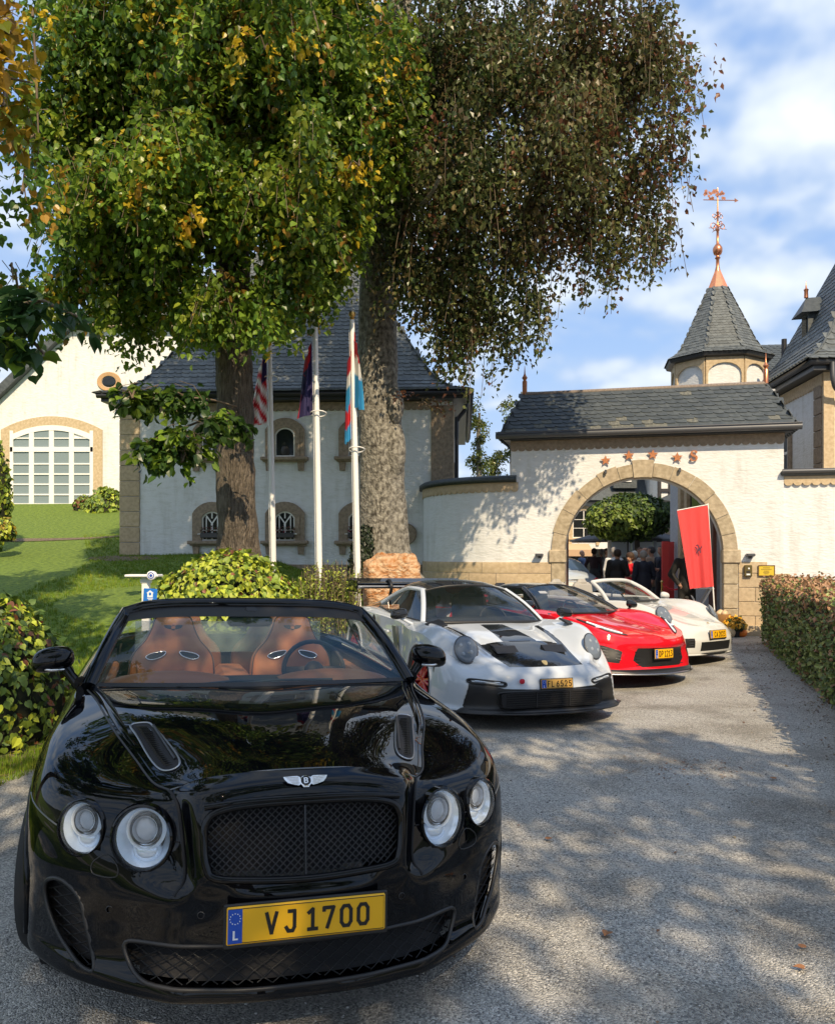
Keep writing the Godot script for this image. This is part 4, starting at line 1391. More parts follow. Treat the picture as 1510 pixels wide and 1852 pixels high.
func trees() -> void:
	var green := Color(0.162, 0.254, 0.030)
	var deep := Color(0.083, 0.167, 0.028)
	var yellow := Color(0.582, 0.430, 0.032)
	var lime := Color(0.24, 0.29, 0.03)
	var ochre := Color(0.346, 0.202, 0.036)
	var bronze := Color(0.140, 0.111, 0.045)
	var copper := Color(0.164, 0.069, 0.035)
	var olive := Color(0.117, 0.133, 0.045)
	# the linden
	var o := thing("linden_tree", "tall linden with furrowed brown trunk and green crown turning yellow", "tree")
	put("trunk", trunk_shape([at(433, 1035, 14), at(430, 960, 14), at(426, 800, 14), at(424, 650, 14), at(422, 500, 14), at(420, 300, 14), at(410, 100, 14), at(400, -200, 14)], [0.34, 0.32, 0.31, 0.30, 0.275, 0.24, 0.18, 0.1], 30, 0.09, 0.3, 4), mats["bark_brown"], o)
	var where := []
	var tint := []
	var wood := Sh.new()
	var pal := [[0.46, green], [0.30, deep], [0.16, lime], [0.04, yellow], [0.04, ochre]]
	for b in [[230, 110, 13.6, 165, 180, 1.6], [450, 120, 12.6, 220, 200, 1.7], [620, 170, 13.4, 120, 200, 1.5], [300, 370, 12.4, 170, 120, 1.3], [520, 370, 12.5, 150, 120, 1.3], [190, 440, 13.0, 95, 90, 1.2], [285, 500, 13.2, 92, 75, 1.1], [535, 530, 13.0, 60, 45, 0.7], [250, 545, 13.4, 80, 50, 0.8], [590, 440, 13.6, 70, 70, 0.8], [675, 280, 13.2, 60, 120, 0.9], [140, 250, 13.5, 70, 170, 1.2], [560, 520, 13.8, 60, 45, 0.6], [350, 575, 12.9, 70, 40, 0.7], [430, 590, 12.6, 75, 36, 0.5], [500, 580, 12.8, 45, 36, 0.5], [230, 590, 13.2, 30, 40, 0.5], [130, 540, 13.4, 60, 36, 0.7], [330, 330, 16.0, 170, 150, 1.4], [560, 300, 16.2, 160, 170, 1.4], [450, 60, 16.5, 260, 160, 1.5], [400, -150, 13.8, 320, 170, 2.6]]:
		b[1] -= 28
		var s: float = b[2] / 1520.0
		var n := int(b[3] * b[4] * (0.027 if b[2] < 15.5 else 0.016))
		if b[1] < -50:
			n = int(n * 0.5)
		twigs_in(at(b[0], b[1], b[2]), Vector3(b[3] * s, b[4] * s, b[5]), n, 17, 0.75, 0.105, pal, where, tint, wood, 0.75, 0.6)
	for b in [[350, 395, 11.4, 25, 22], [250, 360, 11.4, 30, 22], [650, 300, 12.2, 30, 22], [480, 90, 11.2, 22, 22], [60, 30, 12.0, 40, 30], [530, 60, 11.5, 12, 12]]:
		var s: float = b[2] / 1520.0
		twigs_in(at(b[0], b[1], b[2]), Vector3(b[3] * s, b[4] * s, 0.25), 5, 12, 0.35, 0.10, [[0.8, yellow], [0.2, Color(0.42, 0.25, 0.03)]], where, tint, wood, 0.7)
	# low branches that hang before the house
	for b in [[300, 725, 12.4, 95, 10], [340, 790, 12.2, 75, 24], [265, 815, 12.0, 40, 14], [390, 770, 12.6, 45, 30], [330, 835, 12.2, 25, 14], [240, 720, 12.0, 30, 8]]:
		var s: float = b[2] / 1520.0
		twigs_in(at(b[0], b[1], b[2]), Vector3(b[3] * s, b[4] * s, 0.3), int(b[3] * 0.5) + 4, 7, 0.3, 0.14, [[0.6, Color(0.045, 0.095, 0.02)], [0.4, green]], where, tint, wood, 0.6, 0.9)
	put("low_branch", Sh.new().tube(smooth_line([at(428, 745, 13.7), at(390, 752, 13.0), at(330, 775, 12.3), at(240, 812, 12.0)], 5), 0.018, 5), mats["twig"], o)
	put("low_branch", Sh.new().tube(smooth_line([at(428, 735, 13.7), at(360, 720, 12.8), at(220, 722, 12.0)], 5), 0.016, 5), mats["twig"], o)
	for b in [[230, 200, 13.4], [560, 180, 13.0], [300, 380, 12.6], [520, 350, 12.7], [620, 100, 13.4], [200, 430, 13.1]]:
		limb(o, at(421, 480 if b[1] > 300 else 330, 14), at(b[0], b[1], b[2]), 0.09, 0.02, "bark_brown")
	put("twigs", wood, mats["twig"], o).set_meta("kind", "stuff")
	copies("crown", leaf_mesh(0), mats["leaf"], where, tint, o)
	# the beech
	o = thing("copper_beech", "large copper beech with smooth grey trunk and hanging bronze green foliage", "tree")
	put("trunk", trunk_shape([at(690, 1045, 15.8), at(694, 985, 15.8), at(692, 900, 15.8), at(690, 800, 15.8), at(684, 680, 15.8), at(684, 560, 15.8), at(690, 430, 15.8), at(700, 250, 15.8), at(720, 50, 15.6), at(730, -200, 15.5)], [0.60, 0.46, 0.42, 0.42, 0.365, 0.345, 0.36, 0.31, 0.24, 0.14], 40, 0.06, 0.35, 9), mats["bark_grey"], o)
	put("burl", Sh.new().ball(at(714, 735, 15.55), Vector3(0.17, 0.36, 0.2), 16), mats["bark_grey"], o)
	put("burl", Sh.new().ball(at(713, 815, 15.6), Vector3(0.22, 0.55, 0.25), 16), mats["bark_grey"], o)
	where = []
	tint = []
	wood = Sh.new()
	var pal2 := [[0.46, olive], [0.32, Color(0.065, 0.10, 0.03)], [0.17, bronze], [0.05, copper]]
	var pal3 := [[0.58, olive], [0.28, bronze], [0.14, copper]]
	for b in [[760, 130, 14.6, 85, 170, 1.3, 0], [900, 110, 14.0, 130, 180, 1.6, 0], [1050, 100, 13.6, 130, 170, 1.6, 1], [1165, 130, 13.6, 62, 150, 1.2, 1], [1170, 290, 13.6, 45, 80, 0.8, 1], [1010, 300, 13.6, 120, 130, 1.4, 1], [850, 350, 14.0, 120, 150, 1.5, 0], [775, 520, 14.7, 62, 95, 0.9, 0], [885, 520, 14.2, 75, 85, 1.0, 0], [855, 600, 14.3, 42, 60, 0.6, 0], [950, 430, 14.0, 58, 95, 0.9, 1], [1045, 410, 13.8, 55, 70, 0.8, 1], [1098, 440, 13.8, 22, 70, 0.4, 1], [725, 400, 14.7, 50, 140, 0.9, 0], [1180, 400, 13.7, 16, 60, 0.3, 1], [800, 600, 14.6, 36, 40, 0.6, 0], [945, 570, 14.2, 25, 50, 0.5, 0], [1130, 380, 13.7, 30, 70, 0.5, 1], [950, -150, 14.2, 300, 160, 2.6, 0], [800, 300, 16.8, 170, 170, 1.3, 0], [1000, 200, 16.4, 170, 170, 1.5, 1], [700, 100, 17.0, 150, 200, 1.5, 0]]:
		b[1] -= 6
		var s: float = b[2] / 1520.0
		var n := int(b[3] * b[4] * (0.022 if b[6] == 0 else 0.0175) * (1.0 if b[2] < 15.5 else 0.6)) + 10
		if b[1] < -50:
			n = int(n * 0.5)
		twigs_in(at(b[0], b[1], b[2]), Vector3(b[3] * s, b[4] * s, b[5]), n, 17, 0.85, 0.098, pal3 if b[6] == 1 else pal2, where, tint, wood, 0.85, 0.7)
	twigs_in(at(755, 740, 15.2), Vector3(0.3, 0.22, 0.2), 16, 9, 0.3, 0.07, [[0.6, copper], [0.4, bronze]], where, tint, wood, 0.3)
	for b in [[900, 150, 14.2], [1050, 130, 13.8], [850, 380, 14.2], [1000, 330, 13.9], [1150, 180, 13.8], [880, 530, 14.3], [770, 150, 14.7]]:
		limb(o, at(690, 400 if b[1] > 300 else 240, 15.8), at(b[0], b[1], b[2]), 0.12, 0.025, "bark_grey", 0.4)
	put("limb", Sh.new().tube(smooth_line([at(715, 385, 15.5), at(750, 378, 14.0), at(780, 350, 13.0), at(795, 320, 12.6)], 5), 0.03, 6), mats["bark_grey"], o)
	for q in [[900, 560, 14.0], [930, 600, 14.2], [860, 640, 14.2], [960, 520, 13.9], [1000, 500, 13.8], [1050, 470, 13.8], [1100, 480, 13.8], [1150, 430, 13.7], [1190, 420, 13.7], [1215, 350, 13.7], [1230, 280, 13.7], [880, 650, 14.2], [800, 620, 14.5], [1080, 500, 13.8], [1170, 440, 13.7], [830, 610, 14.4]]:
		for k in 3:
			var a := at(q[0] + rng.randf_range(-18, 18), q[1] - 50, q[2] + rng.randf_range(-0.4, 0.4))
			var l := rng.randf_range(0.7, 1.3)
			var b := a + Vector3(rng.randf_range(-0.12, 0.12), -l, rng.randf_range(-0.1, 0.1))
			wood.tube([a, a.lerp(b, 0.5) + Vector3(0.03, 0, 0), b], 0.005, 3, false, false)
			for m in 26:
				var p := a.lerp(b, rng.randf()) + Vector3(rng.randfn(), 0, rng.randfn()) * 0.06
				var ax := Vector3(rng.randfn(), rng.randfn() - 0.6, rng.randfn()).normalized()
				var sd := ax.cross(Vector3(rng.randfn(), 1, rng.randfn())).normalized()
				var s := rng.randf_range(0.06, 0.10)
				where.append(Transform3D(Basis(sd * s, ax * s, sd.cross(ax) * s), p))
				tint.append(tint_of(pal2))
	put("twigs", wood, mats["twig"], o).set_meta("kind", "stuff")
	copies("crown", leaf_mesh(1), mats["leaf"], where, tint, o)
	# the near tree whose boughs reach in from the side
	o = thing("lime_tree", "near lime tree reaching in with broad green leaves and a yellow bough", "tree")
	where = []
	tint = []
	wood = Sh.new()
	put("trunk", trunk_shape([Vector3(-7.2, -0.2, -6.6), Vector3(-7.2, 2, -6.6), Vector3(-7.1, 5, -6.7), Vector3(-6.9, 9, -6.9)], [0.34, 0.29, 0.25, 0.12], 20, 0.08, 0.3, 2), mats["bark_brown"], o)
	twigs_in(at(20, 60, 6.4), Vector3(0.40, 0.42, 0.5), 34, 9, 0.35, 0.10, [[0.62, Color(0.42, 0.28, 0.02)], [0.3, lime], [0.08, ochre]], where, tint, wood, 0.6, 0.6)
	twigs_in(at(5, 190, 6.4), Vector3(0.22, 0.4, 0.4), 20, 9, 0.35, 0.10, [[0.6, Color(0.42, 0.26, 0.02)], [0.4, lime]], where, tint, wood, 0.7, 0.6)
	twigs_in(at(40, 350, 9.0), Vector3(0.34, 1.0, 0.6), 34, 11, 0.5, 0.085, [[0.6, deep], [0.3, green], [0.1, ochre]], where, tint, wood, 0.75, 0.8)
	twigs_in(at(20, 480, 9.0), Vector3(0.36, 0.55, 0.6), 24, 11, 0.5, 0.085, [[0.6, deep], [0.3, green], [0.1, ochre]], where, tint, wood, 0.75, 0.8)
	for b in [[22, 555, 34, 26, 15], [14, 625, 30, 34, 14], [75, 560, 35, 12, 10], [120, 575, 22, 8, 6], [60, 640, 22, 14, 7]]:
		var s := 5.2 / 1520.0
		twigs_in(at(b[0], b[1], 5.2), Vector3(b[2] * s, b[3] * s, 0.2), b[4], 4, 0.16, 0.10, [[0.7, Color(0.035, 0.085, 0.025)], [0.3, green]], where, tint, null, 0.6, 0.9)
	# the crown goes on outside
	for b in [[-6.6, 6.4, -6.6, 2.1, 2.0, 2.2], [-7.4, 4.6, -4.6, 1.6, 1.4, 1.6], [-6.2, 8.6, -6.4, 2.2, 1.4, 2.2], [-5.0, 7.2, -4.6, 1.7, 1.0, 1.6], [-5.3, 7.8, -7.6, 1.1, 1.0, 1.4], [-6.6, 7.2, -9.6, 1.6, 1.1, 1.6], [-3.8, 8.6, -4.6, 1.6, 1.0, 1.4], [-7.6, 8.4, -8.4, 1.8, 1.2, 1.8]]:
		twigs_in(Vector3(b[0], b[1], b[2]), Vector3(b[3], b[4], b[5]), 260, 14, 0.7, 0.10, pal, where, tint, null, 0.75, 0.7)
	for q in [[Vector3(-7.1, 4.6, -6.7), at(10, 560, 5.3)], [at(10, 560, 5.3), at(140, 572, 5.2)], [at(5, 600, 5.3), at(80, 640, 5.2)], [Vector3(-7.0, 6, -6.7), at(60, 150, 6.6)], [at(62, 60, 8.8), at(70, 240, 9.0)], [at(70, 240, 9.0), at(15, 300, 9.0)]]:
		put("bough", Sh.new().tube([q[0], (q[0] as Vector3).lerp(q[1], 0.5) + Vector3(0, 0.08, 0), q[1]], [0.03 if q[0].x < -6 else 0.012, 0.016, 0.008], 6), mats["twig"], o)
	put("twigs", wood, mats["twig"], o).set_meta("kind", "stuff")
	copies("crown", leaf_mesh(2), mats["leaf"], where, tint, o)
	# trees standing behind the photographer, whose crowns shade the forecourt
	for q in [[Vector3(2.6, 0, 7.6), 0]]:
		var base: Vector3 = q[0]
		o = thing("avenue_tree", ["broad avenue tree whose crown shades the forecourt", "avenue tree behind the black convertible's nose", "avenue tree beyond the clipped hedge's near end"][q[1]], "tree", base)
		put("trunk", trunk_shape([Vector3(0, -0.2, 0), Vector3(0, 2, 0), Vector3(0.1, 4, 0), Vector3(0, 8, 0)], [0.36, 0.3, 0.26, 0.12], 16, 0.08, 0.3, 12), mats["bark_brown"], o)
		where = []
		tint = []
		if q[1] == 0:
			for b in [[-3.2, 7.7, -6.2, 1.3, 0.8, 1.0], [-1.4, 7.9, -6.6, 1.3, 0.8, 1.0], [0.3, 8.0, -6.9, 1.2, 0.8, 0.9], [1.5, 8.0, -5.6, 1.2, 0.8, 1.0], [1.7, 7.9, -4.4, 1.3, 0.9, 1.1], [2.7, 8.0, -3.6, 1.3, 0.9, 1.1], [2.4, 8.4, -2.2, 1.4, 0.9, 1.2], [3.3, 8.4, -0.8, 1.4, 0.9, 1.3], [2.9, 8.9, 1.0, 1.4, 1.0, 1.3], [-4.5, 9.4, 3.0, 1.8, 0.9, 1.5], [-1.8, 9.8, 3.4, 1.9, 0.9, 1.5], [0.9, 9.6, 3.2, 1.8, 0.9, 1.5], [3.2, 9.4, 3.2, 1.5, 0.9, 1.4], [-3.4, 9.8, 5.8, 1.9, 0.9, 1.5], [-0.6, 10.0, 6.2, 1.9, 0.9, 1.5], [2.0, 9.8, 5.8, 1.8, 0.9, 1.5], [-0.4, 7.6, -5.6, 1.0, 0.7, 0.8], [-6.2, 7.2, -3.4, 1.7, 1.0, 1.4], [-4.4, 7.6, -4.2, 1.7, 1.0, 1.3], [-2.6, 7.4, -4.6, 1.6, 0.9, 1.2], [-0.9, 7.8, -4.4, 1.5, 1.0, 1.2], [0.8, 7.9, -3.2, 1.4, 0.9, 1.1], [-3.4, 7.6, -2.4, 1.5, 1.0, 1.3], [-1.4, 8.3, -2.6, 1.6, 1.0, 1.3], [-5.4, 8.2, -1.6, 1.7, 1.0, 1.4], [-2.4, 8.8, -0.8, 1.8, 1.1, 1.4], [0.2, 8.8, -1.0, 1.7, 1.1, 1.3], [-4.2, 9.0, 0.3, 1.6, 1.0, 1.4], [-0.9, 9.8, 0.8, 2.0, 1.2, 1.6], [1.8, 8.6, 0.6, 1.2, 1.1, 1.5]]:
				twigs_in(Vector3(b[0], b[1], b[2]), Vector3(b[3], b[4], b[5]), 84 if b[2] < 2.5 else 200, 14, 0.7, 0.125, pal, where, tint, null, 0.6, 0.7)
		else:
			for k in 9:
				var c := Vector3(rng.randf_range(-2.4, 2.4), rng.randf_range(4.5, 9.5), rng.randf_range(-2.0, 2.4))
				twigs_in(c, Vector3(1.7, 1.5, 1.7), 90, 14, 0.7, 0.13, pal, where, tint, null, 0.6, 0.7)
		copies("crown", leaf_mesh(0), mats["leaf"], where, tint, o)

func distance() -> void:
	var g := Color(0.10, 0.14, 0.03)
	var pal := [[0.5, g], [0.3, Color(0.16, 0.17, 0.035)], [0.2, Color(0.06, 0.09, 0.025)]]
	for q in [[865, 790, 31.0, 26, 62, "slim pale green tree between the house and the gatehouse"], [925, 775, 33.0, 22, 45, "thin yellowing tree just behind the gatehouse roof's end"], [893, 850, 34.0, 30, 30, "low bushy tree behind the curved wall's coping"]]:
		var o := thing("yard_tree", q[5], "tree", Vector3((q[0] - 755) / 1520.0 * q[2], 0, -q[2]))
		var s: float = q[2] / 1520.0
		var c: Vector3 = at(q[0], q[1], q[2]) - o.position
		put("trunk", trunk_shape([Vector3(0, 0, 0), Vector3(0.05, c.y * 0.5, 0), Vector3(0, c.y, 0), Vector3(0.05, c.y + q[4] * s * 0.7, 0)], [0.14, 0.11, 0.08, 0.03], 10, 0.05, 0.2, 3), mats["bark_grey"], o)
		var where := []
		var tint := []
		for k in 6:
			var cc := c + Vector3(rng.randf_range(-0.6, 0.6) * q[3] * s, (k - 2.5) / 3.0 * q[4] * s, rng.randf_range(-0.5, 0.5))
			twigs_in(cc, Vector3(q[3] * s * 0.6, q[4] * s * 0.25, 0.6), 34, 9, 0.35, 0.11, pal, where, tint, null, 0.4, 0.8)
		copies("crown", leaf_mesh(1), mats["leaf"], where, tint, o)
	# a line of trees on the far side, beyond the road behind the photographer
	for k in 6:
		var p := Vector3(-40 + 15.0 * k + rng.randf() * 4, 0, 42 + rng.randf() * 12)
		var o := thing("roadside_tree", "dense roadside tree across the road, %s of the loose row" % ["first", "second", "third", "fourth", "fifth", "sixth"] [k], "tree", p, 0.0, "roadside trees behind the photographer")
		put("trunk", trunk_shape([Vector3(0, -0.2, 0), Vector3(0, 3, 0), Vector3(0, 7, 0)], [0.3, 0.25, 0.1], 10, 0.05, 0.2, k), mats["bark_brown"], o)
		var where := []
		var tint := []
		for m in 7:
			twigs_in(Vector3(rng.randf_range(-2, 2), rng.randf_range(3, 8.5), rng.randf_range(-2, 2)), Vector3(1.7, 1.5, 1.7), 40, 8, 0.7, 0.3, [[0.6, Color(0.04, 0.07, 0.015)], [0.4, Color(0.06, 0.09, 0.02)]], where, tint, null, 0.5, 0.7)
		copies("crown", leaf_mesh(1), mats["leaf_matt"], where, tint, o)

# leaves laid over a dome, overlapping like shingles, with a dark twiggy core
func dome_bush(called: String, label: String, c: Vector3, r: Vector3, n: int, size: float, pal: Array, cat := "shrub", cut := -0.3) -> Node3D:
	var o := thing(called, label, cat, Vector3(c.x, 0, c.z))
	var f := FastNoiseLite.new()
	f.seed = int(absf(c.x) * 37) + 5
	f.frequency = 1.0
	var where := []
	var tint := []
	var core := []
	for i in 13:
		var row := []
		for j in 29:
			var th := PI * 0.5 * (i / 12.0) * 1.35
			var ph := -TAU * j / 28.0
			var d := Vector3(sin(th) * cos(ph), cos(th), sin(th) * sin(ph))
			var q := 0.86 + 0.10 * f.get_noise_3d(d.x * 2, d.y * 2, d.z * 2)
			row.append(Vector3(0, c.y, 0) + d * r * q)
		core.append(row)
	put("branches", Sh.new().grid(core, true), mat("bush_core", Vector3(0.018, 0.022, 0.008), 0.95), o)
	for k in n:
		var d := Vector3(rng.randfn(), rng.randfn(), rng.randfn()).normalized()
		if d.y < cut:
			d.y = -d.y
		var q := 0.9 + 0.12 * f.get_noise_3d(d.x * 2, d.y * 2, d.z * 2) + 0.05 * f.get_noise_3d(d.x * 7, d.y * 7, d.z * 7) + rng.randf_range(-0.05, 0.07)
		var p := Vector3(0, c.y, 0) + d * r * q
		var nrm := (d / r).normalized()
		var down := (Vector3.DOWN - nrm * Vector3.DOWN.dot(nrm) + Vector3(rng.randfn(), rng.randfn(), rng.randfn()) * 0.45).normalized()
		var face := (nrm + Vector3(rng.randfn(), rng.randfn(), rng.randfn()) * 0.42).normalized()
		var side := down.cross(face).normalized()
		var s := size * rng.randf_range(0.6, 1.3)
		where.append(Transform3D(Basis(side * s, down * s, side.cross(down) * s), p))
		tint.append(tint_of(pal))
	copies("foliage", leaf_mesh(2), mats["leaf_matt"], where, tint, o)
	return o

func shrubs() -> void:
	var lime := Color(0.36, 0.42, 0.04)
	var mid := Color(0.19, 0.27, 0.034)
	var dk := Color(0.075, 0.13, 0.022)
	var red := Color(0.16, 0.06, 0.03)
	dome_bush("mound_shrub", "large rounded yellow green shrub covering the foot of the linden trunk", Vector3(-2.79, 0.45, -12.4), Vector3(1.22, 1.22, 1.15), 5600, 0.078, [[0.5, lime], [0.36, mid], [0.1, dk], [0.04, red]])
	dome_bush("leafy_shrub", "dense leafy shrub with reddish tips beside the black convertible's mirror", Vector3(-4.2, 0.32, -7.15), Vector3(1.3, 1.12, 1.15), 5800, 0.064, [[0.34, mid], [0.34, dk], [0.2, lime], [0.12, red]])
	dome_bush("wall_shrub", "round green shrub against the white hall beside the glass doors", at(195, 925, 28.5), Vector3(0.75, 0.8, 0.6), 900, 0.12, [[0.5, mid], [0.3, dk], [0.2, lime]])
	dome_bush("wall_shrub", "smaller russet tinged shrub below the glass doors' corner", at(152, 922, 28.8), Vector3(0.35, 0.5, 0.35), 320, 0.11, [[0.5, mid], [0.3, dk], [0.2, red]])
	var y := dome_bush("yew_bush", "dark narrow yew leaning against the beech trunk", at(636, 1035, 15.3), Vector3(0.24, 0.92, 0.28), 1500, 0.055, [[0.8, Color(0.012, 0.022, 0.008)], [0.2, Color(0.02, 0.035, 0.01)]])
	y.rotation.z = -0.12
	var col := dome_bush("column_shrub", "tall loose shrub at the lawn's far edge beside the glass doors", at(-12, 900, 21.0), Vector3(0.42, 1.5, 0.5), 1300, 0.10, [[0.4, mid], [0.3, lime], [0.3, dk]], "shrub", -0.9)
	dome_bush("column_shrub", "low yellowing shrub below the tall loose one on the lawn", at(2, 965, 20.0), Vector3(0.32, 0.4, 0.4), 420, 0.09, [[0.5, lime], [0.3, Color(0.3, 0.22, 0.03)], [0.2, dk]])
	# bedding between the mound and the rock
	var k := 0
	for q in [[575, 1062, 13.2, 0.35, "feathery green perennial left beside the middle flagpole"], [612, 1058, 13.6, 0.34, "upright yellow green perennial right behind the middle flagpole"], [632, 1072, 13.3, 0.3, "pale grassy perennial at the rock's foot"], [560, 1080, 12.9, 0.3, "low perennial at the shrub mound's edge"]]:
		var p := at(q[0], q[1], q[2])
		var lab: String = ["feathery green perennial at the edge of the mound shrub", "upright yellow green perennial behind the middle flagpole", "pale grassy perennial at the rock's foot", "low perennial tucked under the mound shrub"][k]
		var o := thing("perennial", lab, "plant", Vector3(p.x, 0.2, p.z))
		var where := []
		var tint := []
		var st := Sh.new()
		for m in 46:
			var a := rng.randf() * TAU
			var r: float = rng.randf() * q[3]
			var b := Vector3(cos(a) * r * 0.5, 0, sin(a) * r * 0.5)
			var t := Vector3(cos(a) * r, p.y + 0.3 * rng.randf() - 0.1, sin(a) * r)
			st.tube([b, t], 0.005, 3, false, false)
			for n in 20:
				var u := rng.randf_range(0.15, 1.0)
				var ax := Vector3(rng.randfn(), rng.randfn() + 0.4, rng.randfn()).normalized()
				var sd := ax.cross(Vector3(0.1, 1, 0.2)).normalized()
				var s := rng.randf_range(0.04, 0.075)
				where.append(Transform3D(Basis(sd * s * 0.7, ax * s, sd.cross(ax) * s), b.lerp(t, u)))
				tint.append(tint_of([[0.5, mid], [0.3, lime], [0.2, Color(0.25, 0.26, 0.08)]]))
		put("stems", st, mats["twig"], o).set_meta("kind", "stuff")
		copies("foliage", leaf_mesh(1), mats["leaf_matt"], where, tint, o)
		k += 1
	hedge()
	grass()

func hedge() -> void:
	var o := thing("hedge", "long clipped beech hedge with russet top along the forecourt's edge", "hedge")
	var line := [Vector3(6.22, 0, -15.2), Vector3(5.2, 0, -11.8), Vector3(4.22, 0, -8.4), Vector3(3.35, 0, -5.4), Vector3(2.9, 0, -3.6)]
	var pts := smooth_line(line, 8)
	var f := FastNoiseLite.new()
	f.frequency = 1.1
	f.seed = 8
	var rows := [[], [], [], []]
	for p in pts:
		for m in 4:
			var off: Vector3 = [Vector3(0.1, 0.05, 0), Vector3(0.07, 1.1, 0), Vector3(1.15, 1.1, 0), Vector3(1.15, 0.05, 0)][m]
			rows[m].append(p + off)
	var core := Sh.new().grid(rows, true)
	core.quad(rows[0][0], rows[3][0], rows[2][0], rows[1][0])
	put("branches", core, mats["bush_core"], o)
	var where := []
	var tint := []
	var russet := Color(0.364, 0.208, 0.111)
	var g1 := Color(0.280, 0.336, 0.091)
	var g2 := Color(0.150, 0.203, 0.068)
	var n := 24000
	for k in n:
		var u := pow(rng.randf(), 0.8)
		var i := u * (pts.size() - 1)
		var a: Vector3 = pts[int(i)].lerp(pts[mini(int(i) + 1, pts.size() - 1)], i - int(i))
		var q := rng.randf()
		var p: Vector3
		var nrm: Vector3
		if q < 0.56:
			p = a + Vector3(0.05, rng.randf_range(0.03, 1.16), 0)
			nrm = Vector3(-0.96, 0, -0.28)
		elif q < 0.9:
			p = a + Vector3(rng.randf_range(0.0, 1.15), 1.14, 0)
			nrm = Vector3.UP
		else:
			p = pts[0] + Vector3(rng.randf_range(0, 1.15), rng.randf_range(0.05, 1.15), -0.02)
			nrm = Vector3(0, 0, -1)
		p += nrm * (0.09 * f.get_noise_3dv(p * 1.6) + rng.randf_range(-0.05, 0.06))
		if q >= 0.56 and rng.randf() < 0.12:
			p.y += rng.randf() * 0.09
		var ax := (Vector3(rng.randfn(), rng.randfn(), rng.randfn()) * 0.8 + nrm * 0.3 + Vector3(0, -0.2, 0)).normalized()
		var face := (nrm + Vector3(rng.randfn(), rng.randfn(), rng.randfn()) * 0.7).normalized()
		var side := ax.cross(face).normalized()
		var s := rng.randf_range(0.035, 0.068)
		where.append(Transform3D(Basis(side * s, ax * s, side.cross(ax) * s), p))
		var top := clampf((p.y - 0.7) * 1.5, 0.0, 0.75)
		tint.append(tint_of([[0.1 + top, russet], [0.4 * (1.0 - top), g1], [1.0, g2]]))
	copies("foliage", leaf_mesh(0), mats["leaf_matt"], where, tint, o)

func grass() -> void:
	var s := Sh.new()
	for k in 4:
		var a := k * 1.7
		var d := Vector3(cos(a), 0, sin(a))
		var sd := Vector3(-d.z, 0, d.x) * 0.09
		var b := d * 0.25
		s.tri(b - sd, b + sd, b + d * 0.35 + Vector3(0, 1, 0))
	var blade := s.mesh()
	var where := []
	var tint := []
	var n := 0
	while n < 80000:
		var z := -4.0 - pow(rng.randf(), 1.4) * 20.0
		var wide := 1.5 + (-z) * 0.42
		var x := edge_x(z) + 0.06 - pow(rng.randf(), 1.2) * wide
		n += 1
		if Vector2(x + 4.2, z + 7.1).length() < 1.15 or Vector2((x + 2.0) / 4.2, (z + 14.6) / 2.4).length() < 1.0:
			continue
		var sc := rng.randf_range(0.028, 0.06)
		where.append(Transform3D(Basis(Vector3.UP, rng.randf() * TAU).scaled(Vector3(sc, sc * rng.randf_range(0.8, 1.5), sc)), Vector3(x, lawn_h(x, z) - 0.004, z)))
		var v := rng.randf_range(0.7, 1.3)
		tint.append(Color(0.14 * v, 0.22 * v, 0.022 * v) if rng.randf() < 0.85 else Color(0.24 * v, 0.26 * v, 0.04 * v))
	copies("grass", blade, mats["grass_blade"], where, tint)

# finds the third coordinate of a dense grid of points over two of its axes
class Look:
	var g: Array
	var ax: int
	var bx: int
	var cx: int
	var bins := {}
	var step := 0.03
	func _init(grid: Array, a: int, b: int, c: int, keep = null) -> void:
		g = grid
		ax = a
		bx = b
		cx = c
		for i in g.size() - 1:
			for j in g[i].size() - 1:
				if keep != null and not (keep as Callable).call(g[i][j]):
					continue
				var lo := INF
				var hi := -INF
				for q in [g[i][j], g[i][j + 1], g[i + 1][j], g[i + 1][j + 1]]:
					lo = minf(lo, q[ax])
					hi = maxf(hi, q[ax])
				for k in range(int(floor(lo / step)), int(floor(hi / step)) + 1):
					if not bins.has(k):
						bins[k] = []
					bins[k].append(Vector2i(i, j))
	func at(a: float, b: float, none := -1000.0) -> float:
		var best := -INF
		for ij in bins.get(int(floor(a / step)), []):
			var i: int = ij.x
			var j: int = ij.y
			for t in 2:
				var p: Vector3 = g[i][j]
				var q: Vector3 = g[i + 1][j + 1]
				var r: Vector3 = g[i][j + 1] if t == 0 else g[i + 1][j]
				var d := (q[bx] - r[bx]) * (p[ax] - r[ax]) + (r[ax] - q[ax]) * (p[bx] - r[bx])
				if absf(d) < 1e-12:
					continue
				var u := ((q[bx] - r[bx]) * (a - r[ax]) + (r[ax] - q[ax]) * (b - r[bx])) / d
				var w := ((r[bx] - p[bx]) * (a - r[ax]) + (p[ax] - r[ax]) * (b - r[bx])) / d
				if u >= -0.001 and w >= -0.001 and u + w <= 1.002:
					best = maxf(best, u * p[cx] + w * q[cx] + (1.0 - u - w) * r[cx])
		return best if best > -1e9 else none

func v3(a: Array) -> Array:
	var r := []
	for i in range(0, a.size(), 3):
		r.append(Vector3(a[i], a[i + 1], a[i + 2]))
	return r

# columns of control points from the middle outwards -> rows over the whole width
func mirrored(cols: Array) -> Array:
	var rows := []
	for i in cols[0].size():
		var r := []
		for j in range(cols.size() - 1, 0, -1):
			var p: Vector3 = cols[j][i]
			r.append(Vector3(-p.x, p.y, p.z))
		for j in cols.size():
			r.append(cols[j][i])
		rows.append(r)
	return rows

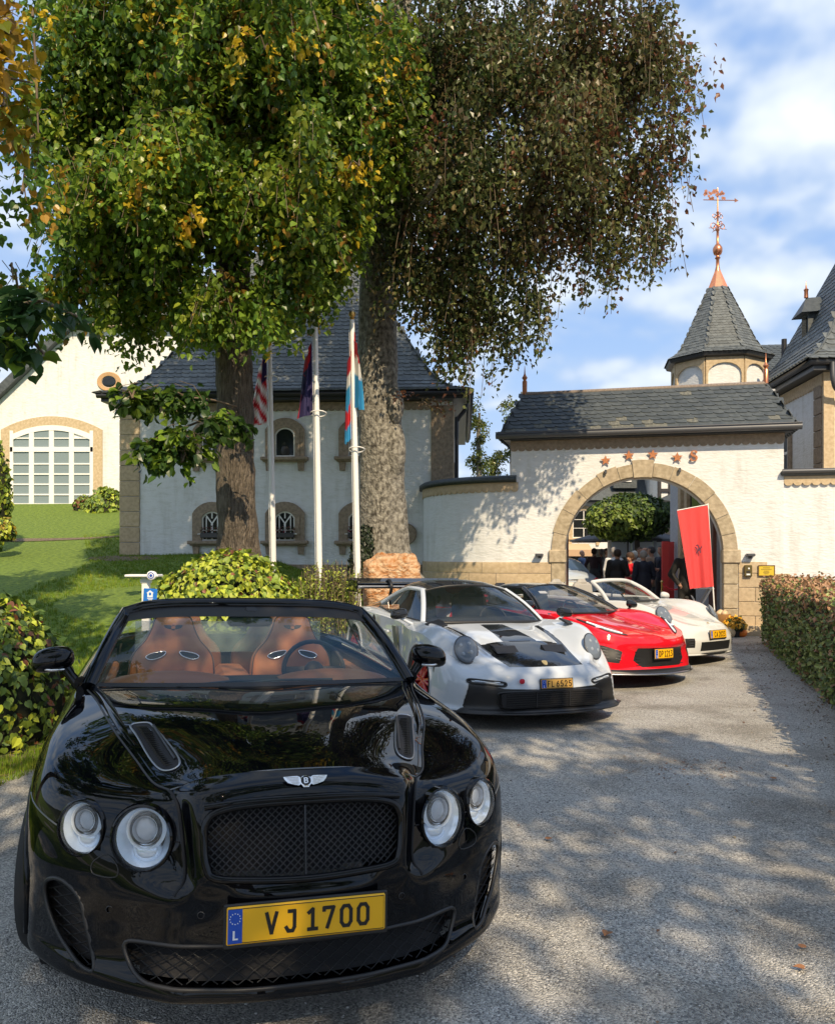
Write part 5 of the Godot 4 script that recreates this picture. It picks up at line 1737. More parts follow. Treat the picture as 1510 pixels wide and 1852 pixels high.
# moves the points of a grid that lie close to an outline onto it, so that cut edges run clean
func snap(g: Array, polys: Array, ax: int, bx: int, tol: float, keep = null) -> Array:
	var out := []
	var boxes := []
	for poly in polys:
		var lo := Vector2(INF, INF)
		var hi := -lo
		for p in poly:
			lo = lo.min(p)
			hi = hi.max(p)
		boxes.append([lo - Vector2(tol, tol), hi + Vector2(tol, tol)])
	for r in g:
		var q := []
		for p in r:
			var v: Vector3 = p
			if keep == null or (keep as Callable).call(v):
				var a := Vector2(v[ax], v[bx])
				var best := tol
				var to := a
				for k in polys.size():
					if a.x < boxes[k][0].x or a.y < boxes[k][0].y or a.x > boxes[k][1].x or a.y > boxes[k][1].y:
						continue
					var poly: PackedVector2Array = polys[k]
					for i in poly.size():
						var c := Geometry2D.get_closest_point_to_segment(a, poly[i], poly[(i + 1) % poly.size()])
						var d := c.distance_to(a)
						if d < best:
							best = d
							to = c
				v[ax] = to.x
				v[bx] = to.y
			q.append(v)
		out.append(q)
	return out

func disc(c: Vector2, r: float, n := 28) -> PackedVector2Array:
	var p := PackedVector2Array()
	for k in n:
		p.append(c + Vector2(cos(TAU * k / n), sin(TAU * k / n)) * r)
	return p

func shifted(g: Array, d: Vector3) -> Array:
	var out := []
	for r in g:
		var q := []
		for p in r:
			q.append(p + d)
		out.append(q)
	return out

# a closed outline in x, y laid on a surface
func laid(poly: PackedVector2Array, look: Look, lift: float) -> Array:
	var r := []
	for i in poly.size():
		var a := poly[i]
		var b := poly[(i + 1) % poly.size()]
		var n := maxi(1, int(a.distance_to(b) / 0.025))
		for k in n:
			var p := a.lerp(b, float(k) / n)
			var z := look.at(p.x, p.y)
			if z > -900:
				r.append(Vector3(p.x, p.y, z + lift))
	return r

func round_poly(p: Array, n := 6) -> PackedVector2Array:
	var q := []
	for v in p:
		q.append(Vector3(v[0], v[1], 0))
	var out := PackedVector2Array()
	for v in smooth_line(q, n, true):
		out.append(Vector2(v.x, v.y))
	return out

func wires(poly: PackedVector2Array, look: Look, pitch: float, slope: float, lift: float, r: float) -> Sh:
	var s := Sh.new()
	var lo := Vector2(INF, INF)
	var hi := -lo
	for p in poly:
		lo = lo.min(p)
		hi = hi.max(p)
	for sg in [-1.0, 1.0]:
		var k := -200
		while k < 200:
			k += 1
			var c := k * pitch
			var line := []
			var n := int((hi.x - lo.x) / 0.012)
			for i in n + 1:
				var x := lo.x + (hi.x - lo.x) * i / n
				var y = sg * slope * x + c
				var ok = y > lo.y - 0.01 and y < hi.y + 0.01 and Geometry2D.is_point_in_polygon(Vector2(x, y), poly)
				if ok:
					var z := look.at(x, y)
					if z > -900:
						line.append(Vector3(x, y, z + lift + 0.0022 * sg))
				if (not ok or i == n) and line.size() > 1:
					s.tube(line, r, 4, false, false)
				if not ok:
					line = []
	return s

func pillow(outline: PackedVector2Array, prof: Array) -> Sh:
	# outline shrunk towards its middle by prof (scale, z)
	var c := Vector2.ZERO
	for p in outline:
		c += p
	c /= outline.size()
	var g := []
	for q in prof:
		var r := []
		for k in outline.size() + 1:
			var p := outline[k % outline.size()]
			var e = c + (p - c) * q[0]
			r.append(Vector3(e.x, e.y, q[1]))
		g.append(r)
	return Sh.new().grid(g, Geometry2D.is_polygon_clockwise(outline))

func wheel(parent: Node, c: Vector3, rad: float, width: float, rim_r: float, m: String, spokes: int, steer := 0.0, side := 1.0) -> void:
	var o := Node3D.new()
	o.name = "wheel" if not parent.has_node("wheel") else ("wheel_001" if not parent.has_node("wheel_001") else ("wheel_002" if not parent.has_node("wheel_002") else "wheel_003"))
	o.transform = Transform3D(Basis(Vector3.UP, steer) * Basis(Vector3.BACK, -PI / 2 * side), c)
	parent.add_child(o)
	var h := width / 2
	put("tyre", Sh.new().lathe([Vector2(rim_r, -h * 0.8), Vector2(rad * 0.93, -h), Vector2(rad * 0.985, -h * 0.82), Vector2(rad, -h * 0.5), Vector2(rad, h * 0.5), Vector2(rad * 0.985, h * 0.82), Vector2(rad * 0.93, h), Vector2(rim_r, h * 0.8)], 40), mats["rubber"], o)
	var s := Sh.new()
	s.lathe([Vector2(rim_r * 0.93, -h * 0.8), Vector2(rim_r * 0.93, h * 0.75), Vector2(rim_r * 1.01, h * 0.86)], 32)
	s.lathe([Vector2(rim_r * 1.01, h * 0.86), Vector2(rim_r * 0.93, h * 0.7), Vector2(rim_r * 0.9, h * 0.3)], 32)
	for k in spokes:
		var a := TAU * k / spokes
		for w in [-0.13, 0.13]:
			var d := Vector3(cos(a + w), 0, sin(a + w))
			var d0 := Vector3(cos(a), 0, sin(a))
			s.tube([d0 * rim_r * 0.16 + Vector3(0, h * 0.55, 0), d * rim_r * 0.55 + Vector3(0, h * 0.62, 0), d * rim_r * 0.95 + Vector3(0, h * 0.6, 0)], [0.022, 0.018, 0.02], 6)
	s.lathe([Vector2(rim_r * 0.22, h * 0.3), Vector2(rim_r * 0.22, h * 0.62), Vector2(rim_r * 0.1, h * 0.72), Vector2(0.001, h * 0.72)], 20)
	put("rim", s, mats[m], o)
	put("brake_disc", Sh.new().lathe([Vector2(0.05, 0), Vector2(rim_r * 0.8, 0), Vector2(rim_r * 0.8, 0.03)], 24), mats["dark_metal"], o)

func plate(parent: Node, xf: Transform3D, w: float, h: float, text: String, centres: Array, yellow: Vector3, letter := 0.075, squeeze := 0.74) -> void:
	var o := put("licence_plate", Sh.new().cbox(xf * Vector3(0, 0, 0), Vector3(w, h, 0.012), 0.004, xf.basis), mat("plate_yellow_%d" % int(yellow.x * 100), yellow, 0.35), parent)
	put("holder", Sh.new().cbox(xf * Vector3(0, -0.004, -0.008), Vector3(w + 0.018, h + 0.022, 0.014), 0.004, xf.basis), mats["black_plastic"], o)
	put("blue_band", Sh.new().box(xf * Vector3(-w / 2 + 0.026, 0, 0.0066), Vector3(0.045, h - 0.012, 0.0015), xf.basis), mat("plate_blue", Vector3(0.01, 0.07, 0.42), 0.35), o)
	var white := mat("plate_white", Vector3(0.75, 0.78, 0.8), 0.4)
	put("country_letter", text_mesh("L", h * 0.24, 0.001, "Droid Sans", true), white, o, xf * Transform3D(Basis(), Vector3(-w / 2 + 0.026, -h * 0.24, 0.008)))
	var s := Sh.new()
	for k in 12:
		var a := TAU * k / 12.0
		s.box(xf * Vector3(-w / 2 + 0.026 + cos(a) * h * 0.14, h * 0.2 + sin(a) * h * 0.14, 0.0078), Vector3(0.003, 0.003, 0.001), xf.basis * Basis(Vector3.BACK, PI / 4))
	put("star_ring", s, white, o).set_meta("kind", "stuff")
	var ink := mat("plate_ink", Vector3(0.008, 0.008, 0.008), 0.4)
	var i := 0
	for ch in text:
		put("character", glyph_shape(ch, letter, letter * squeeze * 0.78, letter * (0.155 if w > 0.45 else 0.14)), ink, o, xf * Transform3D(Basis(), Vector3(centres[i], 0, 0.0066)))
		i += 1
	# embossed border
	var b := Sh.new()
	var q := []
	for p in [[-1, -1], [1, -1], [1, 1], [-1, 1]]:
		q.append(xf * Vector3(p[0] * (w / 2 - 0.006), p[1] * (h / 2 - 0.006), 0.006))
	b.tube(q, 0.0014, 4, true)
	put("border", b, ink, o)

func paint(key: String, c: Vector3, rough := 0.3) -> StandardMaterial3D:
	var m := mat(key, c, rough)
	m.clearcoat_enabled = true
	m.clearcoat = 1.0
	m.clearcoat_roughness = 0.015
	m.metallic_specular = 0.1
	return m

func lamp_unit(parent: Node, c: Vector3, nrm: Vector3, r: float, big: bool) -> void:
	var y := nrm.normalized()
	var x := Vector3.UP.cross(y).normalized()
	var z := x.cross(y)
	var b := Basis(x, y, z)          # local y looks out of the lamp, local -z is up
	var o := put("headlight", Sh.new().lathe([Vector2(r * 1.0, -0.10), Vector2(r * 1.0, 0.0), Vector2(r * 1.06, 0.012), Vector2(r * 1.13, 0.008), Vector2(r * 1.16, -0.02)], 48, Transform3D(b, c)), mats["lux_paint"], parent)
	var silver := mat("lamp_silver", Vector3(0.78, 0.88, 1.0), 0.12, 0.35)
	put("reflector", Sh.new().lathe([Vector2(0.001, -0.085), Vector2(r * 0.45, -0.075), Vector2(r * 0.8, -0.045), Vector2(r * 0.99, -0.012)], 40, Transform3D(b, c)), silver, o)
	var up := -z
	var pc := c + up * r * 0.26
	put("projector", Sh.new().lathe([Vector2(r * 0.50, -0.07), Vector2(r * 0.50, -0.02), Vector2(r * 0.44, -0.012), Vector2(r * 0.40, -0.03)], 36, Transform3D(b, pc)), mats["chrome"], o)
	put("lens", Sh.new().ball(pc - y * 0.035, Vector3(r * 0.41, r * 0.2, r * 0.41), 28, b), paint("lamp_lens", Vector3(0.30, 0.34, 0.40), 0.08), o)
	put("glow_ring", Sh.new().lathe([Vector2(r * 0.60, -0.06), Vector2(r * 0.60, -0.024), Vector2(r * 0.66, -0.014), Vector2(r * 0.72, -0.03)], 40, Transform3D(b, pc)), mat("lamp_white", Vector3(0.86, 0.93, 1.0), 0.25), o)
	put("trim_ring", Sh.new().lathe([Vector2(r * 0.53, -0.05), Vector2(r * 0.545, -0.016), Vector2(r * 0.57, -0.02), Vector2(r * 0.58, -0.05)], 36, Transform3D(b, pc)), mats["dark_metal"], o)
	put("lower_bowl", Sh.new().ball(c - up * r * 0.48 - y * 0.05, Vector3(r * 0.52, 0.03, r * 0.42), 24, b), silver, o)
	put("cover", Sh.new().lathe([Vector2(r * 1.0, 0.004), Vector2(r * 0.85, 0.018), Vector2(r * 0.5, 0.03), Vector2(0.001, 0.034)], 40, Transform3D(b, c)), mats["clear_glass"], o)

func wings_emblem(w: float) -> Sh:
	var s := Sh.new()
	var p := [[0.10, -0.06], [0.16, -0.10], [0.27, -0.075], [0.40, -0.03], [0.47, 0.05], [0.50, 0.12], [0.40, 0.125], [0.28, 0.13], [0.18, 0.13], [0.12, 0.10]]
	for sg in [-1.0, 1.0]:
		var q := PackedVector2Array()
		for v in p:
			q.append(Vector2(v[0] * sg, v[1]) * w)
		s.prism(q, 0.0, 0.004)
		for k in 5:
			var a := Vector2(0.16 * sg, -0.06 + k * 0.038) * w
			var e := Vector2((0.30 + 0.036 * k) * sg, -0.05 + k * 0.04) * w
			s.tube([Vector3(a.x, a.y, 0.004), Vector3(e.x, e.y, 0.004)], w * 0.012, 4)
	s.prism(PackedVector2Array([Vector2(-0.1, -0.08), Vector2(0.1, -0.08), Vector2(0.06, -0.15), Vector2(-0.06, -0.15)]), 0.0, 0.004, Transform3D(Basis().scaled(Vector3(w, w, 1)), Vector3.ZERO))
	s.lathe([Vector2(w * 0.135, 0.0), Vector2(w * 0.135, 0.005), Vector2(w * 0.115, 0.007), Vector2(w * 0.11, 0.004)], 28, Transform3D(Basis(Vector3.RIGHT, PI / 2), Vector3.ZERO))
	return s

func luxury_convertible() -> void:
	var black := paint("lux_paint", Vector3(0.002, 0.0023, 0.0035), 0.25)
	black.metallic_specular = 0.0
	black.clearcoat = 0.72
	var o := thing("convertible", "glossy black open convertible with tan seats and mesh grille", "car", Vector3(-0.378, 0, -2.772), 0.2945)
	o.rotation = Vector3(0, 0.2945, 0)
	o.transform.basis = Basis(Vector3.UP, 0.2945) * Basis(Vector3.BACK, -0.0255)
	var cols := [
		v3([0, .20, -.08, 0, .185, .055, 0, .235, .06, 0, .268, .035, 0, .34, .012, 0, .42, .012, 0, .50, .015, 0, .54, -.005, 0, .66, -.035, 0, .784, -.067, 0, .84, -.085, 0, .872, -.14]),
		v3([.18, .20, -.09, .18, .185, .05, .18, .235, .055, .18, .268, .028, .18, .34, .004, .18, .42, .004, .18, .50, .006, .18, .541, -.008, .18, .66, -.038, .18, .782, -.066, .18, .838, -.09, .18, .868, -.148]),
		v3([.33, .20, -.12, .33, .185, .02, .33, .235, .025, .33, .268, -.003, .33, .34, -.025, .33, .42, -.028, .33, .50, -.03, .33, .55, -.022, .337, .66, -.045, .342, .766, -.07, .345, .822, -.105, .345, .843, -.185]),
		v3([.42, .20, -.15, .42, .185, -.005, .42, .235, 0, .42, .268, -.03, .42, .34, -.05, .42, .42, -.055, .42, .50, -.062, .388, .55, -.085, .396, .66, -.115, .41, .755, -.15, .425, .785, -.19, .439, .797, -.23]),
		v3([.52, .20, -.2, .52, .185, -.07, .52, .235, -.065, .52, .268, -.095, .52, .34, -.11, .52, .42, -.118, .52, .50, -.125, .515, .56, -.14, .524, .661, -.168, .52, .755, -.20, .51, .79, -.26, .495, .802, -.33]),
		v3([.63, .20, -.3, .635, .185, -.16, .64, .235, -.155, .64, .268, -.18, .64, .34, -.19, .64, .42, -.195, .64, .50, -.20, .64, .56, -.207, .642, .661, -.236, .635, .757, -.268, .615, .80, -.37, .555, .832, -.53]),
		v3([.71, .20, -.40, .735, .185, -.255, .74, .235, -.25, .74, .268, -.27, .745, .34, -.278, .745, .42, -.282, .745, .50, -.283, .745, .56, -.287, .742, .668, -.308, .73, .763, -.34, .70, .812, -.46, .60, .86, -.66]),
		v3([.79, .20, -.50, .82, .185, -.37, .825, .235, -.365, .828, .268, -.38, .832, .34, -.385, .835, .42, -.385, .838, .50, -.385, .838, .56, -.388, .832, .668, -.405, .812, .768, -.44, .772, .825, -.56, .64, .885, -.78]),
		v3([.85, .20, -.58, .888, .185, -.49, .893, .235, -.485, .897, .268, -.50, .901, .34, -.51, .90, .42, -.51, .905, .50, -.512, .907, .56, -.52, .905, .668, -.54, .88, .775, -.58, .83, .845, -.70, .68, .905, -.95]),
		v3([.88, .20, -.70, .918, .185, -.62, .924, .235, -.62, .929, .268, -.64, .934, .34, -.65, .937, .42, -.655, .939, .50, -.66, .94, .56, -.67, .94, .668, -.70, .918, .78, -.75, .865, .862, -.88, .72, .92, -1.15]),
		v3([.90, .20, -.9, .93, .185, -.9, .937, .235, -.9, .942, .268, -.9, .947, .34, -.9, .948, .42, -.91, .954, .50, -.92, .957, .56, -.93, .96, .668, -.95, .94, .785, -.99, .885, .875, -1.09, .76, .93, -1.36]),
		v3([.88, .20, -1.35, .905, .19, -1.35, .92, .24, -1.35, .93, .27, -1.35, .94, .34, -1.35, .948, .42, -1.35, .954, .50, -1.35, .957, .56, -1.35, .957, .668, -1.36, .94, .79, -1.38, .895, .885, -1.43, .81, .94, -1.56]),
		v3([.86, .20, -1.8, .89, .2, -1.8, .905, .25, -1.8, .915, .28, -1.8, .925, .34, -1.8, .935, .42, -1.8, .942, .50, -1.8, .946, .56, -1.8, .948, .668, -1.8, .935, .80, -1.8, .907, .89, -1.82, .875, .945, -1.86]),
		v3([.86, .20, -2.6, .89, .2, -2.6, .905, .25, -2.6, .915, .28, -2.6, .925, .34, -2.6, .935, .42, -2.6, .942, .50, -2.6, .946, .56, -2.6, .948, .668, -2.6, .938, .80, -2.6, .91, .90, -2.6, .872, .955, -2.6]),
		v3([.86, .20, -3.2, .89, .2, -3.2, .905, .25, -3.2, .92, .28, -3.2, .93, .34, -3.2, .94, .42, -3.2, .948, .50, -3.2, .953, .56, -3.2, .957, .668, -3.2, .95, .80, -3.2, .92, .91, -3.2, .86, .97, -3.2]),
		v3([.87, .20, -3.7, .9, .2, -3.7, .915, .25, -3.7, .93, .28, -3.7, .94, .34, -3.7, .95, .42, -3.7, .958, .50, -3.7, .963, .56, -3.7, .967, .668, -3.7, .958, .80, -3.7, .915, .92, -3.7, .80, .985, -3.7]),
		v3([.82, .22, -4.25, .85, .22, -4.25, .87, .25, -4.25, .88, .28, -4.25, .89, .34, -4.25, .90, .42, -4.25, .91, .50, -4.25, .915, .56, -4.25, .918, .668, -4.25, .91, .80, -4.25, .86, .92, -4.2, .72, .98, -4.15]),
		v3([.62, .25, -4.6, .66, .25, -4.62, .68, .27, -4.63, .69, .3, -4.64, .70, .34, -4.65, .70, .42, -4.66, .71, .50, -4.66, .71, .56, -4.66, .71, .668, -4.65, .70, .80, -4.62, .66, .90, -4.56, .55, .96, -4.45]),
		v3([0, .25, -4.7, 0, .25, -4.72, 0, .27, -4.73, 0, .3, -4.74, 0, .34, -4.75, 0, .42, -4.76, 0, .50, -4.76, 0, .56, -4.76, 0, .668, -4.75, 0, .80, -4.72, 0, .90, -4.66, 0, .96, -4.5])]
	var g := refine(mirrored(cols), 6, 8)
	var look := Look.new(g, 0, 1, 2, func(p: Vector3) -> bool: return p.z > -1.0)
	# openings
	var gr := round_poly([[0, .782], [.17, .78], [.29, .765], [.328, .725], [.33, .66], [.322, .60], [.295, .565], [.17, .55], [0, .543], [-.17, .55], [-.295, .565], [-.322, .60], [-.33, .66], [-.328, .725], [-.29, .765], [-.17, .78]], 4)
	var lg := round_poly([[0, .345], [.3, .345], [.5, .345], [.565, .335], [.56, .29], [.52, .245], [.42, .232], [0, .228], [-.42, .232], [-.52, .245], [-.56, .29], [-.565, .335], [-.5, .345], [-.3, .345]], 4)
	var si := [[.80, .49], [.755, .478], [.715, .44], [.695, .37], [.672, .29], [.665, .235], [.72, .245], [.785, .30], [.835, .39], [.84, .46]]
	var si_r := round_poly(si, 4)
	var sl := []
	for p in si:
		sl.append([-p[0], p[1]])
	sl.reverse()
	var si_l := round_poly(sl, 4)
	var wheels := [Vector2(-.95, .335), Vector2(-3.69, .335)]
	var lamps := [disc(Vector2(.524, .661), .103), disc(Vector2(-.524, .661), .103), disc(Vector2(.722, .67), .080), disc(Vector2(-.722, .67), .080)]
	var open := func(p: Vector3) -> bool:
		if p.z > -0.75:
			var q := Vector2(p.x, p.y)
			if Geometry2D.is_point_in_polygon(q, gr) or Geometry2D.is_point_in_polygon(q, lg) or Geometry2D.is_point_in_polygon(q, si_r) or Geometry2D.is_point_in_polygon(q, si_l):
				return true
			for c in lamps:
				if Geometry2D.is_point_in_polygon(q, c):
					return true
		if absf(p.x) > 0.8:
			for w in wheels:
				if Vector2(p.z, p.y).distance_to(w) < 0.372:
					return true
		return false
	var gs := snap(g, [gr, lg, si_r, si_l] + lamps, 0, 1, 0.011, func(p: Vector3) -> bool: return p.z > -0.75)
	put("body", Sh.new().grid(gs, false, open, g), black, o)
	put("recess", Sh.new().grid(shifted(g, Vector3(0, 0, -0.07)), false, func(p: Vector3) -> bool: return not (p.z > -0.9 and open.call(p + Vector3(0, 0, 0.07)))), mats["dark"], o)
	var mesh_m := mat("lux_mesh", Vector3(0.05, 0.052, 0.056), 0.25, 0.9)
	var gp := put("grille", Sh.new().tube(laid(gr, look, 0.002), 0.013, 8, true), black, o)
	put("mesh_wire", wires(gr, look, 0.0235, 0.95, -0.022, 0.0026), mesh_m, gp).set_meta("kind", "stuff")
	var bar := []
	for k in 9:
		var y := 0.545 + k * 0.0295
		bar.append(Vector3(0, y, look.at(0, y) - 0.012))
	put("centre_bar", Sh.new().tube(bar, 0.004, 6), mesh_m, gp)
	var hood_lip := []
	for k in 15:
		var x := -0.33 + k * 0.047
		hood_lip.append(Vector3(x, 0.795 - 0.016 * pow(absf(x) / 0.33, 3), look.at(x, 0.79) + 0.004))
	put("grille_lip", Sh.new().tube(hood_lip, 0.012, 8), black, gp)
	var dim := mat("lux_mesh_dark", Vector3(0.022, 0.023, 0.025), 0.3, 0.7)
	gp = put("lower_grille", Sh.new().tube(laid(lg, look, -0.002), 0.008, 6, true), mats["black_plastic"], o)
	put("mesh_wire", wires(lg, look, 0.033, 0.6, -0.03, 0.0024), dim, gp).set_meta("kind", "stuff")
	for q in [si_r, si_l]:
		gp = put("side_intake", Sh.new().tube(laid(q, look, -0.002), 0.008, 6, true), mats["black_plastic"], o)
		put("mesh_wire", wires(q, look, 0.034, 0.5, -0.03, 0.0024), dim, gp).set_meta("kind", "stuff")
	# bonnet
	var zc := [-.14, -.26, -.42, -.55, -.68, -.86, -1.08, -1.3, -1.47]
	var yc := [.872, .893, .914, .927, .938, .948, .955, .955, .945]
	var half := []
	for t in [0.0, 0.41, 0.75, 1.0]:
		half.append([])
	for j in 9:
		var e: Vector3 = cols[3 + j][11]
		for m in 4:
			var t: float = [0.0, 0.41, 0.75, 1.0][m]
			if j == 0:
				half[m].append(cols[m][11])
			else:
				var z := lerpf(zc[j], e.z, t * t)
				var y := lerpf(yc[j], e.y, t * t * (0.9 + 0.1 * t)) + 0.012 * t * (1.0 - t) * 4.0
				half[m].append(Vector3(e.x * t, y, z))
	var hood := refine(mirrored(half), 6, 8)
	put("bonnet", Sh.new().grid(hood), black, o)
	var top := Look.new(hood, 0, 2, 1)
	var groove := mat("shut_line", Vector3(0.03, 0.03, 0.033), 0.5)
	for sg in [-1.0, 1.0]:
		var l := []
		for j in 9:
			var e: Vector3 = cols[3 + j][11]
			l.append(Vector3(e.x * sg, e.y + 0.001, e.z))
		put("crease_line", Sh.new().tube(smooth_line(l, 6), 0.0045, 5), groove, o)
		l = []
		for k in 6:
			var e: Vector3 = cols[3][11 - k]
			l.append(Vector3(e.x * sg, e.y, e.z + 0.001))
		put("grille_groove", Sh.new().tube(smooth_line(l, 5), 0.006, 5), mats["dark"], o)
		var rl := []
		for j in range(0, 9):
			var e: Vector3 = cols[3 + j][11]
			rl.append(Vector3((e.x - 0.03) * sg, e.y + 0.004, e.z - 0.02))
		put("bonnet_ridge", Sh.new().tube(smooth_line(rl, 6), 0.022, 10, false, true, Vector2(1.0, 0.55)), black, o)
	var seam := []
	for k in 31:
		var x := -0.44 + 0.88 * k / 30.0
		seam.append(Vector3(x, lerpf(.873, .798, pow(absf(x) / .44, 2.6)), lerpf(-.14, -.23, pow(absf(x) / .44, 2.2))))
	put("bonnet_seam", Sh.new().tube(seam, 0.0035, 5), mat("seam_grey", Vector3(0.16, 0.17, 0.18), 0.4, 0.6), o)
	# bonnet vents
	for sg in [-1.0, 1.0]:
		var out := []
		for q in smooth_line([Vector3(.525, 0, -.80), Vector3(.588, 0, -.815), Vector3(.556, 0, -.68), Vector3(.485, 0, -.42), Vector3(.44, 0, -.345), Vector3(.405, 0, -.36), Vector3(.425, 0, -.48), Vector3(.495, 0, -.72)], 5, true):
			out.append(Vector3(q.x * sg, top.at(q.x * sg, q.z) + 0.004, q.z))
		var vn := put("bonnet_vent", Sh.new().tube(out, 0.0042, 6, true), mats["satin_metal"], o)
		var c := Vector3.ZERO
		for p in out:
			c += p
		c /= out.size()
		var s := Sh.new()
		for k in out.size():
			var a: Vector3 = out[k]
			var b: Vector3 = out[(k + 1) % out.size()]
			if sg > 0:
				s.tri(c, b, a)
			else:
				s.tri(c, a, b)
		put("well", s, mats["dark"], vn)
		s = Sh.new()
		for k in 22:
			var t := k / 21.0
			var p := Vector3(.545 * sg, 0, -.76).lerp(Vector3(.44 * sg, 0, -.38), t)
			var y := top.at(p.x, p.z) + 0.006
			s.box(Vector3(p.x, y, p.z), Vector3(0.045, 0.005, 0.006), Basis(Vector3.UP, 0.25 * sg))
		put("vent_slat", s, mesh_m, vn)
		put("blade", Sh.new().tube([Vector3(.50 * sg, top.at(.50 * sg, -.74) + 0.008, -.74), Vector3(.42 * sg, top.at(.42 * sg, -.40) + 0.008, -.40)], 0.006, 6), mats["dark_metal"], vn)
	# lamps
	for sg in [-1.0, 1.0]:
		lamp_unit(o, Vector3(.524 * sg, .661, -.168), Vector3(.42 * sg, .12, .9), 0.097, true)
		lamp_unit(o, Vector3(.722 * sg, .670, -.292), Vector3(.55 * sg, .10, .83), 0.083, false)
		var wp := round_poly([[.60 * sg, .57], [.635 * sg, .60], [.68 * sg, .57], [.675 * sg, .535], [.605 * sg, .535]], 4)
		put("washer_cover", Sh.new().tube(laid(wp, look, 0.001), 0.0022, 5, true), mat("seam_dark", Vector3(0.015, 0.016, 0.018), 0.4), o)
		for q in [[.62, .43], [.335, .445]]:
			put("parking_sensor", Sh.new().lathe([Vector2(0.012, -0.004), Vector2(0.012, 0.002), Vector2(0.0105, 0.003), Vector2(0.01, 0.001)], 16, Transform3D(Basis(Vector3.UP, 0.25 * sg) * Basis(Vector3.RIGHT, PI / 2), Vector3(q[0] * sg, q[1], look.at(q[0] * sg, q[1])))), groove, o)
		var bs := []
		for k in 8:
			var t := k / 7.0
			var x := lerpf(.80, .93, t)
			var y := lerpf(.66, .70, t)
			bs.append(Vector3(x * sg, y, look.at(x * sg, y) + 0.001))
		put("bumper_seam", Sh.new().tube(bs.filter(func(p): return p.z > -2.0), 0.003, 5), mat("seam_grey", Vector3(0.16, 0.17, 0.18), 0.4, 0.6), o)
		for w in wheels:
			var arch := []
			for k in 25:
				var a := lerpf(-0.35, PI + 0.35, k / 24.0)
				var p := Vector2(w.x, w.y) + Vector2(cos(a), sin(a)) * 0.372
				arch.append(Vector3((0.922 + 0.022 * maxf(sin(a), 0.0)) * sg, p.y, p.x))
			put("wheel_arch", Sh.new().tube(arch, 0.013, 8), black, o)
			var liner := Sh.new().lathe([Vector2(0.375, -0.2), Vector2(0.375, 0.2)], 28, Transform3D(Basis(Vector3.BACK, PI / 2), Vector3(0.69 * sg, w.y, w.x)))
			put("arch_liner", liner, mats["dark"], o)
			wheel(o, Vector3(0.80 * sg, 0.352, w.x), 0.352, 0.27, 0.255, "dark_metal", 7, -0.13 if w.x > -2 else 0.0, sg)
	for sg in [-1.0, 1.0]:
		for q in [[.405, .425, .655], [.622, .642, .655]]:
			var sl2 := []
			for k in 4:
				var x := lerpf(q[0], q[1], k / 3.0)
				sl2.append(Vector3(x * sg, q[2], look.at(x * sg, q[2]) + 0.001))
			put("panel_gap", Sh.new().tube(sl2, 0.003, 5), mats["dark"], o)
		put("wiper", Sh.new().tube([Vector3(.10 * sg - .3, .957, -1.50), Vector3(.10 * sg - .02, .975, -1.545), Vector3(.10 * sg + .28, .972, -1.56)], 0.007, 6), mats["black_plastic"], o)
	# badge and plate
	var bx := Transform3D(Basis(Vector3.RIGHT, -0.72), Vector3(0, 0.846, -0.073))
	var em := put("winged_badge", wings_emblem(0.150), mats["chrome"], o, bx)
	put("badge_disc", Sh.new().lathe([Vector2(0.0165, 0.003), Vector2(0.0165, 0.005), Vector2(0.001, 0.0055)], 24, Transform3D(Basis(Vector3.RIGHT, PI / 2), Vector3.ZERO)), mats["black_plastic"], em)
	put("letter", text_mesh("B", 0.021, 0.003, "Droid Sans", true), mats["chrome"], em, Transform3D(Basis(), Vector3(0, 0, 0.0065)))
	plate(o, Transform3D(Basis(Vector3.RIGHT, -0.05), Vector3(0, .428, .036)), 0.518, 0.118, "VJ1700", [-0.118, -0.057, 0.0135, 0.068, 0.126, 0.183], Vector3(0.80, 0.43, 0.008))
	# windscreen
	var base := []
	var head := []
	for k in 17:
		var t := k / 8.0 - 1.0
		base.append(Vector3(.795 * t, .955 - .004 * t * t, -1.47 - .12 * t * t))
		head.append(Vector3(.655 * t, 1.322 - .012 * t * t - .035 * pow(absf(t), 6.0), -2.10 - .05 * t * t))
	var wg := []
	for i in 9:
		var r := []
		for k in 17:
			r.append(base[k].lerp(head[k], i / 8.0) + Vector3(0, 0.02, 0.02) * sin(PI * i / 8.0))
		wg.append(r)
	var ws := put("windscreen", Sh.new().grid(wg), glass("screen_glass", Vector3(0.06, 0.12, 0.09), 0.14), o)
	var fr := []
	for i in 9:
		fr.append(wg[i][0] + Vector3(-0.012, 0, -0.01))
	for k in range(1, 17):
		fr.append(wg[8][k] + Vector3(0, 0.008, -0.01))
	for i in range(7, -1, -1):
		fr.append(wg[i][16] + Vector3(0.012, 0, -0.01))
	put("frame", Sh.new().tube(fr, 0.038, 10, false, true, Vector2(1.0, 0.8)), black, ws)
	var hb := []
	for k in 17:
		hb.append(wg[8][k] + Vector3(0, -0.012, -0.03))
	put("header", Sh.new().tube(hb, 0.045, 8, false, true, Vector2(1.0, 0.75)), mats["black_plastic"], ws)
	var band := []
	for i in [6.5, 8.0]:
		var r := []
		for k in 17:
			r.append(base[k].lerp(head[k], i / 8.0) + Vector3(0, 0.02, 0.02) * sin(PI * i / 8.0) - Vector3(0, -0.003, -0.004))
		band.append(r)
	put("sun_band", Sh.new().grid(band), mats["black_plastic"], ws)
	band = []
	for i in [0.0, 0.35]:
		var r := []
		for k in 17:
			r.append(base[k].lerp(head[k], i / 8.0) + Vector3(0, 0.003, 0.004))
		band.append(r)
	put("scuttle_band", Sh.new().grid(band), mats["black_plastic"], ws)
	var cw := []
